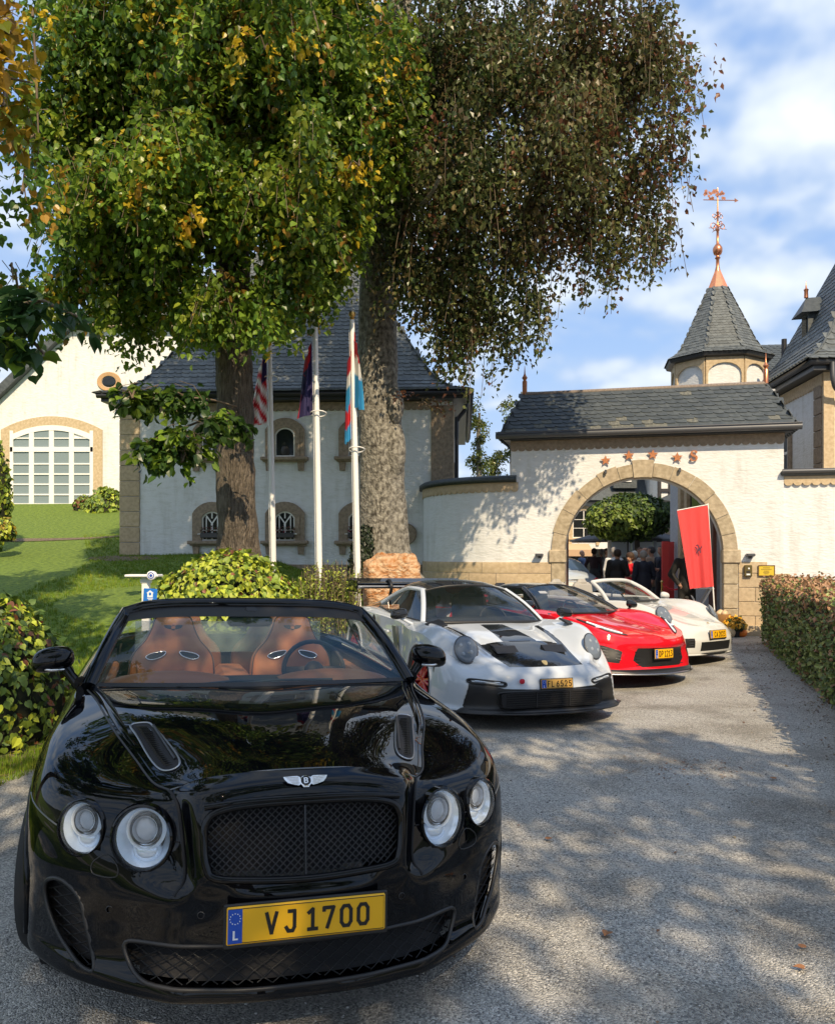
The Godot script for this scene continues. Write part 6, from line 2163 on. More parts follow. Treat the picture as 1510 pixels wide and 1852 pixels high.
	for i in 3:
		var r := []
		for k in 17:
			var h: Vector3 = hood[hood.size() - 1][int(k / 16.0 * (hood[0].size() - 1))]
			r.append(h.lerp(base[k], i / 2.0) + Vector3(0, -0.012 if i == 1 else -0.002, 0))
		cw.append(r)
	put("scuttle", Sh.new().grid(cw), mats["black_plastic"], o)
	for sg in [-1.0, 1.0]:
		var s := Sh.new()
		var a := Vector3(.79 * sg, .955, -1.62)
		var b := Vector3(.635 * sg, 1.30, -2.16)
		var c := Vector3(.83 * sg, .96, -2.75)
		var d := Vector3(.66 * sg, 1.27, -2.72)
		s.quad(a, c, d, b)
		put("side_window", s, mats["clear_glass"], o)
		put("window_seal", Sh.new().tube([b, d, c], 0.006, 5), mats["black_plastic"], o)
		put("door_top", Sh.new().tube(smooth_line([Vector3(.85 * sg, .955, -1.7), Vector3(.85 * sg, .96, -2.4), Vector3(.84 * sg, .965, -3.0), Vector3(.78 * sg, .98, -3.6), Vector3(.55 * sg, .985, -3.95)], 5), 0.035, 8), black, o)
		put("door_trim", Sh.new().tube(smooth_line([Vector3(.80 * sg, .965, -1.9), Vector3(.80 * sg, .975, -2.6), Vector3(.78 * sg, .98, -3.2)], 5), 0.012, 6), mats["chrome"], o)
		# mirror: shell, bright strip, foot
		var mc := Vector3(1.0 * sg, 1.045, -1.86)
		var mo := put("mirror", Sh.new().grid(mirror_shell(sg)), black, o, Transform3D(Basis(), mc))
		put("indicator", Sh.new().tube([mc + Vector3(-0.06 * sg, -0.035, 0.062), mc + Vector3(0.0, -0.036, 0.076), mc + Vector3(0.068 * sg, -0.026, 0.05), mc + Vector3(0.087 * sg, -0.02, 0.015)].map(func(p): return p - mc), 0.0075, 6), mats["chrome"], mo)
		put("stalk", Sh.new().tube([Vector3(-0.055 * sg, -0.03, 0.01), Vector3(-0.09 * sg, -0.075, 0.02), Vector3(-0.135 * sg, -0.125, 0.05)], [0.032, 0.026, 0.034], 8), black, mo)
	interior(o)

func mirror_shell(sg: float) -> Array:
	var g := []
	for i in 11:
		var r := []
		var th := PI * i / 10.0
		for j in 25:
			var ph := TAU * j / 24.0
			var d := Vector3(sin(th) * cos(ph), cos(th), sin(th) * sin(ph))
			var p := Vector3(signf(d.x) * pow(absf(d.x), 0.75) * 0.102, signf(d.y) * pow(absf(d.y), 0.8) * (0.074 if d.y > 0 else 0.055), d.z * (0.085 if d.z > 0 else 0.045))
			p.y += 0.012 * p.x * sg / 0.09 * -1.0
			r.append(p)
		g.append(r)
	return g

func interior(o: Node3D) -> void:
	var tan := mat("tan_leather", Vector3(0.27, 0.098, 0.028), 0.5)
	tan.rim_enabled = true
	tan.rim = 0.2
	var dark_l := mat("dark_leather", Vector3(0.02, 0.018, 0.017), 0.55)
	put("cabin_floor", Sh.new().box(Vector3(0, 0.42, -2.75), Vector3(1.6, 0.04, 2.3)), dark_l, o)
	put("cabin_wall", Sh.new().box(Vector3(0, 0.68, -4.0), Vector3(1.6, 0.55, 0.05)), dark_l, o)
	for sg in [-1.0, 1.0]:
		put("door_panel", Sh.new().box(Vector3(0.80 * sg, 0.68, -2.6), Vector3(0.06, 0.5, 1.9)), dark_l, o)
		put("door_armrest", Sh.new().cbox(Vector3(0.76 * sg, 0.86, -2.5), Vector3(0.05, 0.06, 1.2), 0.015), tan, o)
	var deck := []
	for i in 4:
		var r := []
		for j in 9:
			var t := j / 4.0 - 1.0
			r.append(Vector3(t * (0.80 - 0.06 * i), 0.975 + 0.035 * (1.0 - t * t) - 0.02 * (i - 1.0) * (1 if i > 1 else 0), -3.75 - 0.23 * i))
		deck.append(r)
	put("tonneau", Sh.new().grid(deck), mats["lux_paint"], o)
	# dashboard: two tan brows and a dark middle
	put("dashboard", Sh.new().cbox(Vector3(0, 0.80, -1.86), Vector3(1.5, 0.28, 0.36), 0.05), dark_l, o)
	for sg in [-1.0, 1.0]:
		var g := []
		for i in 7:
			var r := []
			for j in 13:
				var t := j / 12.0
				var x := lerpf(0.13, 0.72, t)
				var h := pow(sin(PI * clampf(t * 0.94 + 0.03, 0, 1)), 0.55)
				var a := PI * i / 6.0
				r.append(Vector3(x * sg, 0.935 + 0.062 * h * sin(a), -1.80 + 0.10 * cos(a)))
			g.append(r)
		put("dash_brow", Sh.new().grid(g, sg < 0), tan, o)
		# seats
		var pts := []
		for q in [[0.085, 1.178], [0.12, 1.155], [0.145, 1.08], [0.185, 1.0], [0.245, 0.93], [0.275, 0.86], [0.285, 0.7], [0.28, 0.5]]:
			pts.append(Vector3(q[0], q[1], 0))
		var line := smooth_line(pts, 4)
		var outl := PackedVector2Array()
		for p in line:
			outl.append(Vector2(p.x, p.y))
		for k in range(line.size() - 1, -1, -1):
			outl.append(Vector2(-line[k].x, line[k].y))
		var st := put("seat", pillow(outl, [[0.96, -0.10], [1.0, -0.06], [1.0, -0.02], [0.97, 0.015], [0.9, 0.035], [0.7, 0.045], [0.3, 0.04], [0.001, 0.04]]), tan, o, Transform3D(Basis(Vector3.RIGHT, -0.2), Vector3(0.39 * sg, -0.02, -3.32)))
		st.transform = Transform3D(Basis(Vector3.RIGHT, -0.15), Vector3(0.40 * sg, 0.03, -3.0))
		put("piping", Sh.new().tube(line.map(func(p): return Vector3(p.x * 0.965, (p.y - 0.85) * 0.97 + 0.85, 0.02)) , 0.004, 5), dark_l, st)
		put("piping", Sh.new().tube(line.map(func(p): return Vector3(-p.x * 0.965, (p.y - 0.85) * 0.97 + 0.85, 0.02)) , 0.004, 5), dark_l, st)
		put("stitched_badge", wings_emblem(0.125), dark_l, st, Transform3D(Basis(), Vector3(0, 1.085, 0.042)))
		for k in [-1.0, 1.0]:
			var hole := round_poly([[0.05 * k, 0.925], [0.06 * k, 0.895], [0.13 * k, 0.87], [0.17 * k, 0.885], [0.14 * k, 0.91]], 4)
			var ring := []
			for p in hole:
				ring.append(Vector3(p.x, p.y, 0.047))
			put("belt_slot", Sh.new().prism(hole, 0.036, 0.047), mats["dark"], st)
			put("slot_trim", Sh.new().tube(ring, 0.005, 5, true), mats["chrome"], st)
		put("cushion", Sh.new().cbox(Vector3(0, 0.58, 0.25), Vector3(0.5, 0.14, 0.52), 0.05), tan, st)
		# rear seats
		put("rear_seat", pillow(outl, [[0.96, -0.10], [1.0, -0.06], [1.0, -0.02], [0.97, 0.015], [0.9, 0.035], [0.3, 0.04], [0.001, 0.04]]), tan, o, Transform3D(Basis().scaled(Vector3(1.05, 0.95, 1)), Vector3(0.33 * sg, 0.04, -3.75)))
	put("console", Sh.new().cbox(Vector3(0, 0.62, -2.7), Vector3(0.24, 0.4, 1.6), 0.05), tan, o)
	put("wind_deflector", Sh.new().box(Vector3(0, 1.02, -3.42), Vector3(1.3, 0.22, 0.01)), glass("smoked_glass", Vector3(0.2, 0.28, 0.26), 0.35), o)
	var w := Transform3D(Basis(Vector3.RIGHT, 1.15), Vector3(0.40, 0.93, -2.22))
	var ring := []
	for k in 28:
		var a := TAU * k / 28.0
		ring.append(w * Vector3(cos(a) * 0.18, 0, sin(a) * 0.18))
	var sw := put("steering_wheel", Sh.new().tube(ring, 0.014, 8, true), dark_l, o)
	put("spokes", Sh.new().box(w * Vector3(0, -0.01, 0), Vector3(0.34, 0.02, 0.05), w.basis).ball(w * Vector3.ZERO, Vector3(0.06, 0.03, 0.06), 12, w.basis), dark_l, sw)
	var rm := put("rear_view_mirror", Sh.new().cbox(Vector3(0.0, 1.235, -2.06), Vector3(0.25, 0.062, 0.035), 0.018), mats["black_plastic"], o)
	put("mirror_foot", Sh.new().cbox(Vector3(0.0, 1.265, -2.05), Vector3(0.085, 0.10, 0.05), 0.02), mats["black_plastic"], rm)
	put("toll_tag", Sh.new().box(Vector3(-0.11, 1.272, -2.04), Vector3(0.035, 0.02, 0.004)), mats["white_paint"], o)

# side columns: rows of one car's flank from the middle of the nose round to the tail; each entry is [x, y_top, z_top, z of the rows 0..6]
func flank(rows_y: Array, data: Array) -> Array:
	var cols := []
	for d in data:
		var c := []
		for k in 7:
			var x: float = d[0] * (0.94 if k == 0 else 1.0)
			if k > 4:
				x = lerpf(d[0], d[3], (k - 4) / 3.0)
			c.append(Vector3(x, rows_y[k] + (0.0 if k < 5 else (d[1] - rows_y[6] - 0.07) * (k - 4) / 2.0 * 0.5), d[4][k]))
		c.append(Vector3(d[3], d[1], d[2]))
		cols.append(c)
	return cols

# upper surface between the nose edge and the screen: rows of heights at fractions of the half width
func upper(cols: Array, n0: int, ts: Array, rows: Array) -> Array:
	var half := []
	for t in ts:
		half.append([])
	for m in ts.size():
		half[m].append(cols[m][7])
	for j in rows.size():
		var e: Vector3 = cols[n0 + 1 + j][7]
		for m in ts.size():
			if m == ts.size() - 1:
				half[m].append(e)
			else:
				var z := lerpf(rows[j][0], e.z, ts[m] * ts[m])
				half[m].append(Vector3(e.x * ts[m], rows[j][m + 1], z))
	return mirrored(half)

func strip_between(a: Array, b: Array, n := 5, bulge := 0.0) -> Array:
	var g := []
	for i in n + 1:
		var r := []
		for k in a.size():
			var t := float(i) / n
			r.append((a[k] as Vector3).lerp(b[k], t) + Vector3(0, bulge * sin(PI * t), 0))
		g.append(r)
	return g

func mir(a: Array) -> Array:
	return a.map(func(p): return Vector3(-p.x, p.y, p.z))

func car_shell(o: Node3D, cols: Array, top: Array, body: Material, black_low, black_top, top_mat: Material, wheels: Array, wr: float, nr := 6, nc := 7, low_polys := [], top_polys := []) -> Array:
	var g0 := refine(mirrored(cols), nr, nc)
	var g := g0
	if low_polys.size():
		g = snap(g0, low_polys, 0, 1, 0.014, func(p: Vector3) -> bool: return p.z > -0.8)
	var arch := func(p: Vector3) -> bool:
		if absf(p.x) > 0.72:
			for w in wheels:
				if Vector2(p.z, p.y).distance_to(w) < wr:
					return true
		return false
	put("body", Sh.new().grid(g, false, func(p): return arch.call(p) or (black_low != null and black_low.call(p)), g0), body, o)
	if black_low != null:
		put("lower_bumper", Sh.new().grid(g, false, func(p): return arch.call(p) or not black_low.call(p), g0), mats["black_plastic"], o)
	var h0 := refine(top, nr + 5, nr + 5)
	var h := h0
	if top_polys.size():
		h = snap(h0, top_polys, 0, 2, 0.012)
	put("bonnet", Sh.new().grid(h, false, func(p): return black_top != null and black_top.call(p), h0), body, o)
	if black_top != null:
		put("bonnet_panel", Sh.new().grid(h, false, func(p): return not black_top.call(p), h0), top_mat, o)
	return [g, h]

func oval_lamp(o: Node3D, c: Vector3, nrm: Vector3, rx: float, ry: float, tip := 0.0) -> void:
	var z := nrm.normalized()
	var x := Vector3.UP.cross(z).normalized()
	var b := Basis(x, z.cross(x), z) * Basis(Vector3.BACK, tip)
	c += z * 0.028
	var l := put("headlight", Sh.new().ball(c - z * 0.02, Vector3(rx, ry, 0.035), 28, b), paint("lamp_dark", Vector3(0.13, 0.155, 0.19), 0.1), o)
	var s := Sh.new()
	for q in [[-0.35, 0.3], [0.35, 0.3], [-0.35, -0.32], [0.35, -0.32]]:
		s.ball(c + b * Vector3(q[0] * rx, q[1] * ry, -0.004), Vector3(rx * 0.22, ry * 0.2, 0.02), 12, b)
	put("lamp_module", s, paint("lamp_grey", Vector3(0.24, 0.27, 0.31), 0.12), l)
	var ring := []
	for k in 32:
		var a := TAU * k / 32.0
		ring.append(c + b * Vector3(cos(a) * rx, sin(a) * ry, -0.018))
	put("rim", Sh.new().tube(ring, 0.007, 6, true), mats["dark_metal"], l)

func side_mirror(o: Node3D, c: Vector3, sg: float, shell: Material, foot: Material) -> void:
	var g := []
	for r in mirror_shell(sg):
		var q := []
		for p in r:
			q.append(p * Vector3(0.95, 0.86, 0.85))
		g.append(q)
	var m := put("mirror", Sh.new().grid(g), shell, o, Transform3D(Basis(), c))
	put("stalk", Sh.new().tube([Vector3(-0.02 * sg, -0.035, 0.01), Vector3(-0.09 * sg, -0.075, 0.01), Vector3(-0.18 * sg, -0.12, 0.02)], [0.018, 0.016, 0.022], 7), foot, m)

func cabin_inside(o: Node3D, y: float, z0: float, z1: float, cloth: Material) -> void:
	put("cabin_floor", Sh.new().box(Vector3(0, 0.45, (z0 + z1) / 2), Vector3(1.3, 0.05, absf(z1 - z0))), mats["dark"], o)
	put("dashboard", Sh.new().cbox(Vector3(0, y - 0.06, z0 - 0.22), Vector3(1.3, 0.2, 0.34), 0.06), mats["black_plastic"], o)
	for sg in [-1.0, 1.0]:
		var st := put("seat", Sh.new().cbox(Vector3(0.34 * sg, 0.80, z0 - 1.2), Vector3(0.46, 0.66, 0.16), 0.06, Basis(Vector3.RIGHT, -0.2)), cloth, o)
		put("headrest", Sh.new().cbox(Vector3(0.34 * sg, 1.10, z0 - 1.26), Vector3(0.24, 0.16, 0.12), 0.05), cloth, st)
	var ring := []
	var w := Transform3D(Basis(Vector3.RIGHT, 1.15), Vector3(0.34, y - 0.02, z0 - 0.5))
	for k in 20:
		var a := TAU * k / 20.0
		ring.append(w * Vector3(cos(a) * 0.17, 0, sin(a) * 0.17))
	put("steering_wheel", Sh.new().tube(ring, 0.013, 6, true), mats["black_plastic"], o)

func screen_grid(base: Array, head: Array, bulge := 0.03, n := 6) -> Array:
	var b := smooth_line(base, 5)
	var h := smooth_line(head, 5)
	var g := []
	for i in n + 1:
		var r := []
		for k in b.size():
			var t := float(i) / n
			r.append((b[k] as Vector3).lerp(h[k], t) + Vector3(0, 0.7, 0.7) * bulge * sin(PI * t))
		g.append(r)
	return g

func sports_cars() -> void:
	silver_coupe()
	red_coupe()
	grey_cabriolet()

const GT_TS := [0.0, 0.26, 0.52, 0.71, 0.88, 1.0]

func gt_cols(lip: float) -> Array:
	var d := [
		[0.0, .560, -.055, 0.0, [-.15, .075 - lip, .075 - lip, .03, .045, .03, .0]],
		[.20, .560, -.06, .20, [-.15, .07 - lip, .07 - lip, .025, .04, .025, -.005]],
		[.40, .566, -.085, .40, [-.18, .05 - lip, .05 - lip, .0, .02, .0, -.03]],
		[.55, .572, -.19, .55, [-.22, .01 - lip, .01 - lip, -.04, -.03, -.05, -.10]],
		[.68, .576, -.345, .675, [-.3, -.05 - lip, -.05 - lip, -.10, -.10, -.12, -.20]],
		[.785, .61, -.43, .765, [-.38, -.12 - lip, -.12 - lip, -.17, -.18, -.20, -.29]],
		[.86, .66, -.53, .835, [-.5, -.22, -.22, -.28, -.29, -.31, -.39]],
		[.91, .71, -.63, .885, [-.6, -.38, -.38, -.42, -.42, -.44, -.50]],
		[.935, .76, -.78, .91, [-.7, -.60, -.60, -.62, -.63, -.65, -.68]],
		[.94, .80, -1.02, .915, [-1.0, -1.0, -1.0, -1.0, -1.0, -1.0, -1.0]],
		[.92, .81, -1.4, .91, [-1.4, -1.4, -1.4, -1.4, -1.4, -1.4, -1.4]],
		[.885, .85, -1.8, .865, [-1.8, -1.8, -1.8, -1.8, -1.8, -1.8, -1.8]],
		[.885, .87, -2.4, .86, [-2.4, -2.4, -2.4, -2.4, -2.4, -2.4, -2.4]],
		[.93, .89, -2.9, .89, [-2.9, -2.9, -2.9, -2.9, -2.9, -2.9, -2.9]],
		[.955, .90, -3.4, .91, [-3.4, -3.4, -3.4, -3.4, -3.4, -3.4, -3.4]],
		[.93, .88, -3.95, .86, [-3.95, -3.95, -3.95, -3.95, -3.95, -3.95, -3.95]],
		[.66, .84, -4.3, .62, [-4.3, -4.36, -4.36, -4.36, -4.36, -4.36, -4.34]],
		[0, .82, -4.4, 0, [-4.4, -4.46, -4.46, -4.46, -4.46, -4.46, -4.42]]]
	return flank([.15, .145, .175, .215, .345, .42, .50], d)

func gt_top(cols: Array) -> Array:
	return upper(cols, 5, GT_TS, [
		[-.19, .612, .612, .615, .665, .705],
		[-.40, .675, .675, .665, .765, .80],
		[-.65, .742, .742, .725, .815, .865],
		[-.95, .80, .80, .785, .845, .895],
		[-1.2, .835, .835, .825, .855, .89],
		[-1.42, .862, .862, .86, .862, .878]])

func silver_coupe() -> void:
	var o := thing("sports_car", "pale silver track coupe with black bonnet panel and tall rear wing", "car", Vector3(1.2247, 0, -7.787), 0.3417)
	o.transform.basis = Basis(Vector3.UP, 0.3417) * Basis(Vector3.BACK, -0.0137)
	var body := paint("ice_paint", Vector3(0.50, 0.545, 0.60), 0.3)
	var carbon := paint("carbon_paint", Vector3(0.010, 0.011, 0.013), 0.3)
	var cols := gt_cols(0.0)
	var lowp := PackedVector2Array()
	for q in [[-.95, .10], [-.80, .20], [-.745, .425], [-.62, .418], [-.47, .378], [0, .362], [.47, .378], [.62, .418], [.745, .425], [.80, .20], [.95, .10]]:
		lowp.append(Vector2(q[0], q[1]))
	var low := func(p: Vector3) -> bool:
		if p.z < -0.75:
			return p.y < 0.2
		return Geometry2D.is_point_in_polygon(Vector2(p.x, p.y), lowp)
	var tp := []
	for q in [[[-.37, -.0], [.37, -.0], [.475, -.64], [-.475, -.64]], [[.42, -.64], [.475, -.64], [.545, -1.30], [.495, -1.30]], [[-.475, -.64], [-.42, -.64], [-.495, -1.30], [-.545, -1.30]], [[-.19, -.64], [.19, -.64], [.13, -1.33], [-.13, -1.33]]]:
		var pp := PackedVector2Array()
		for w in q:
			pp.append(Vector2(w[0], w[1]))
		tp.append(pp)
	var pan := func(p: Vector3) -> bool:
		for pp in tp:
			if Geometry2D.is_point_in_polygon(Vector2(p.x, p.z), pp):
				return true
		return false
	var wheels := [Vector2(-1.03, .335), Vector2(-3.45, .35)]
	var gh := car_shell(o, cols, gt_top(cols), body, low, pan, carbon, wheels, 0.365, 8, 9, [lowp], tp)
	var look := Look.new(gh[0], 0, 1, 2, func(p: Vector3) -> bool: return p.z > -0.9)
	var top := Look.new(gh[1], 0, 2, 1)
	# intake
	var poly := round_poly([[-.47, .345], [0, .352], [.47, .345], [.515, .30], [.50, .22], [.40, .205], [0, .205], [-.40, .205], [-.50, .22], [-.515, .30]], 4)
	var it := put("front_intake", Sh.new().tube(laid(poly, look, 0.004), 0.012, 6, true), mats["black_plastic"], o)
	var s := Sh.new()
	s.prism(poly, 0.052, 0.056)
	put("grille_back", s, mats["dark"], it)
	s = Sh.new()
	for k in 7:
		s.box(Vector3(0, 0.22 + k * 0.02, 0.06), Vector3(0.94, 0.004, 0.006))
	put("grille_bar", s, mats["black_plastic"], it).set_meta("kind", "stuff")
	for x in [-0.17, 0.17]:
		put("divider", Sh.new().box(Vector3(x, 0.275, 0.062), Vector3(0.012, 0.13, 0.008)), mats["dark_metal"], it)
	# splitter lip
	var lip := []
	for k in 25:
		var t := k / 12.0 - 1.0
		lip.append(Vector3(0.93 * t, 0.155, 0.10 - 0.42 * pow(absf(t), 2.6)))
	put("splitter", Sh.new().tube(lip, 0.03, 8, false, true, Vector2(1.3, 0.45)), mats["black_plastic"], o)
	for sg in [-1.0, 1.0]:
		var dp := round_poly([[.455 * sg, .43], [.60 * sg, .445], [.74 * sg, .452], [.745 * sg, .425], [.60 * sg, .415], [.47 * sg, .40]], 4)
		if sg < 0:
			dp.reverse()
		var l := laid(dp, look, 0.004)
		var dd := put("corner_duct", Sh.new().tube(l, 0.01, 6, true), mats["black_plastic"], o)
		var c := Vector3.ZERO
		for p in l:
			c += p
		c /= l.size()
		s = Sh.new()
		for k in l.size():
			s.tri(c, l[k], l[(k + 1) % l.size()])
		put("duct_inside", s, mats["dark"], dd)
		put("light_strip", Sh.new().tube([Vector3(.50 * sg, .432, look.at(.50 * sg, .432) + 0.01), Vector3(.70 * sg, .44, look.at(.70 * sg, .44) + 0.01)], 0.006, 5), mats["lamp_silver"], dd)
		oval_lamp(o, Vector3(.680 * sg, .694, -.405), Vector3(.30 * sg, .48, .82), .108, .138, -0.25 * sg)
		# nostril outlets
		var ny := top.at(.25 * sg, -.50, .70)
		var nv := put("nostril", Sh.new().cbox(Vector3(.25 * sg, ny + .004, -.53), Vector3(.20, .008, .13), 0.003, Basis(Vector3.RIGHT, 0.24)), mats["dark"], o)
		var rx := Vector3(0, .24, -1).normalized()
		var ry := Vector3(0, 1, .24).normalized()
		put("nostril_ramp", Sh.new().prism(PackedVector2Array([Vector2(0, 0), Vector2(.13, 0), Vector2(.13, .032), Vector2(.11, .034)]), -.115, .115, Transform3D(Basis(rx, ry, rx.cross(ry)), Vector3(.26 * sg, top.at(.26 * sg, -.36, .66) + 0.001, -.355))), mats["black_plastic"], nv)
		# louvres over the front wheels
		put("wing_louvre", Sh.new().cbox(Vector3(.76 * sg, .888, -.99), Vector3(.17, .02, .20), 0.006, Basis(Vector3.BACK, -0.25 * sg) * Basis(Vector3.RIGHT, 0.2)), mats["black_plastic"], o)
		for w in wheels:
			var arch := []
			for k in 25:
				var a := lerpf(-0.3, PI + 0.3, k / 24.0)
				var p := Vector2(w.x, w.y) + Vector2(cos(a), sin(a)) * 0.365
				arch.append(Vector3(0.93 * sg, p.y, p.x))
			put("wheel_arch", Sh.new().tube(arch, 0.016, 7), body, o)
			put("arch_liner", Sh.new().lathe([Vector2(0.38, -0.16), Vector2(0.38, 0.14)], 24, Transform3D(Basis(Vector3.BACK, PI / 2), Vector3(0.78 * sg, w.y, w.x))), mats["dark"], o)
			wheel(o, Vector3(0.80 * sg, 0.335, w.x), 0.335, 0.28, 0.255, "red_rim", 8, 0.0, sg)
		side_mirror(o, Vector3(.985 * sg, .955, -1.50), sg, carbon, body)
		put("brake_blade", Sh.new().cbox(Vector3(.90 * sg, .38, -.62), Vector3(.05, .34, .05), 0.015), mats["black_plastic"], o)
		put("door_stripe", Sh.new().prism(PackedVector2Array([Vector2(1.72, .36), Vector2(1.84, .36), Vector2(2.02, .80), Vector2(1.88, .80)]), 0.0, 0.004, Transform3D(Basis(Vector3.UP, PI / 2), Vector3(.893, 0, 0)) if sg > 0 else Transform3D(Basis(Vector3(0, 0, -1), Vector3.UP, Vector3(-1, 0, 0)), Vector3(-.893, 0, 0))), mat("stripe_grey", Vector3(0.10, 0.11, 0.12), 0.4), o)
		put("door_handle", Sh.new().cbox(Vector3(.90 * sg, .72, -2.22), Vector3(.03, .035, .16), 0.01), body, o)
		put("side_scoop", Sh.new().ball(Vector3(.925 * sg, .80, -2.62), Vector3(.012, .085, .06), 14), mats["dark"], o)
	# greenhouse
	var base := [Vector3(-.69, .862, -1.50), Vector3(-.4, .868, -1.43), Vector3(0, .87, -1.40), Vector3(.4, .868, -1.43), Vector3(.69, .862, -1.50)]
	var head := [Vector3(-.50, 1.185, -2.05), Vector3(-.28, 1.235, -1.99), Vector3(0, 1.25, -1.97), Vector3(.28, 1.235, -1.99), Vector3(.50, 1.185, -2.05)]
	greenhouse(o, base, head, [
		[Vector3(0, 1.25, -1.97), Vector3(.28, 1.235, -1.99), Vector3(.43, 1.21, -2.02), Vector3(.50, 1.185, -2.05)],
		[Vector3(0, 1.298, -2.4), Vector3(.3, 1.285, -2.4), Vector3(.47, 1.25, -2.4), Vector3(.545, 1.20, -2.4)],
		[Vector3(0, 1.285, -2.75), Vector3(.3, 1.268, -2.75), Vector3(.47, 1.225, -2.75), Vector3(.56, 1.15, -2.8)],
		[Vector3(0, 1.20, -3.2), Vector3(.3, 1.18, -3.2), Vector3(.48, 1.12, -3.2), Vector3(.61, 1.02, -3.15)],
		[Vector3(0, 1.06, -3.7), Vector3(.3, 1.04, -3.7), Vector3(.52, .98, -3.7), Vector3(.68, .93, -3.65)],
		[Vector3(0, .90, -4.25), Vector3(.3, .89, -4.25), Vector3(.5, .87, -4.25), Vector3(.64, .85, -4.25)]],
		[Vector3(.70, .868, -1.52), Vector3(.735, .885, -2.0), Vector3(.74, .90, -2.5), Vector3(.70, .925, -2.95), Vector3(.66, .935, -3.25)],
		[Vector3(.50, 1.185, -2.05), Vector3(.54, 1.20, -2.3), Vector3(.55, 1.185, -2.55), Vector3(.58, 1.10, -2.9), Vector3(.635, .985, -3.22)],
		cols, body, carbon)
	cabin_inside(o, .86, -1.5, -3.1, mats["black_plastic"])
	# rear wing on swan necks
	var wf := Sh.new()
	var wr := Sh.new()
	var foil := []
	for x in [-.80, .80]:
		var r := []
		for k in 13:
			var a := TAU * k / 12.0
			r.append(Vector3(x, 1.205 + sin(a) * 0.022, -3.95 + cos(a) * 0.17))
		foil.append(r)
	wf.grid(foil, true)
	var wing := put("rear_wing", wf, carbon, o)
	put("flap", Sh.new().cbox(Vector3(0, 1.235, -4.16), Vector3(1.6, 0.02, 0.14), 0.006, Basis(Vector3.RIGHT, 0.35)), carbon, wing)
	put("under_foil", Sh.new().tube([Vector3(-.79, 1.165, -3.84), Vector3(.79, 1.165, -3.84)], 0.028, 8), mats["satin_metal"], wing)
	for sg in [-1.0, 1.0]:
		put("end_plate", Sh.new().cbox(Vector3(.81 * sg, 1.17, -4.0), Vector3(.014, .16, .44), 0.005), carbon, wing)
		put("swan_neck", Sh.new().tube(smooth_line([Vector3(.36 * sg, 1.23, -3.92), Vector3(.36 * sg, 1.245, -3.8), Vector3(.36 * sg, 1.15, -3.72), Vector3(.36 * sg, .95, -3.85)], 5), 0.022, 7), mats["black_plastic"], wing)
	put("tow_strap", Sh.new().cbox(Vector3(-.308, .445, .035), Vector3(.05, .045, .02), 0.012), mat("strap_red", Vector3(0.55, 0.01, 0.03), 0.6), o)
	plate(o, Transform3D(Basis(Vector3.RIGHT, -0.12), Vector3(.04, .415, .052)), .325, .085, "FL6525", [-.085, -.045, .005, .048, .091, .134], Vector3(.62, .36, .09), .056, .68)
	put("crest", Sh.new().prism(round_poly([[-.024, .03], [.024, .03], [.022, -.01], [0, -.034], [-.022, -.01]], 3), 0.0, 0.004, Transform3D(Basis(Vector3.RIGHT, -1.0), Vector3(0, top.at(0, -.11) + 0.004, -.11))), mat("crest_gold", Vector3(0.7, 0.5, 0.2), 0.3, 0.7), o)

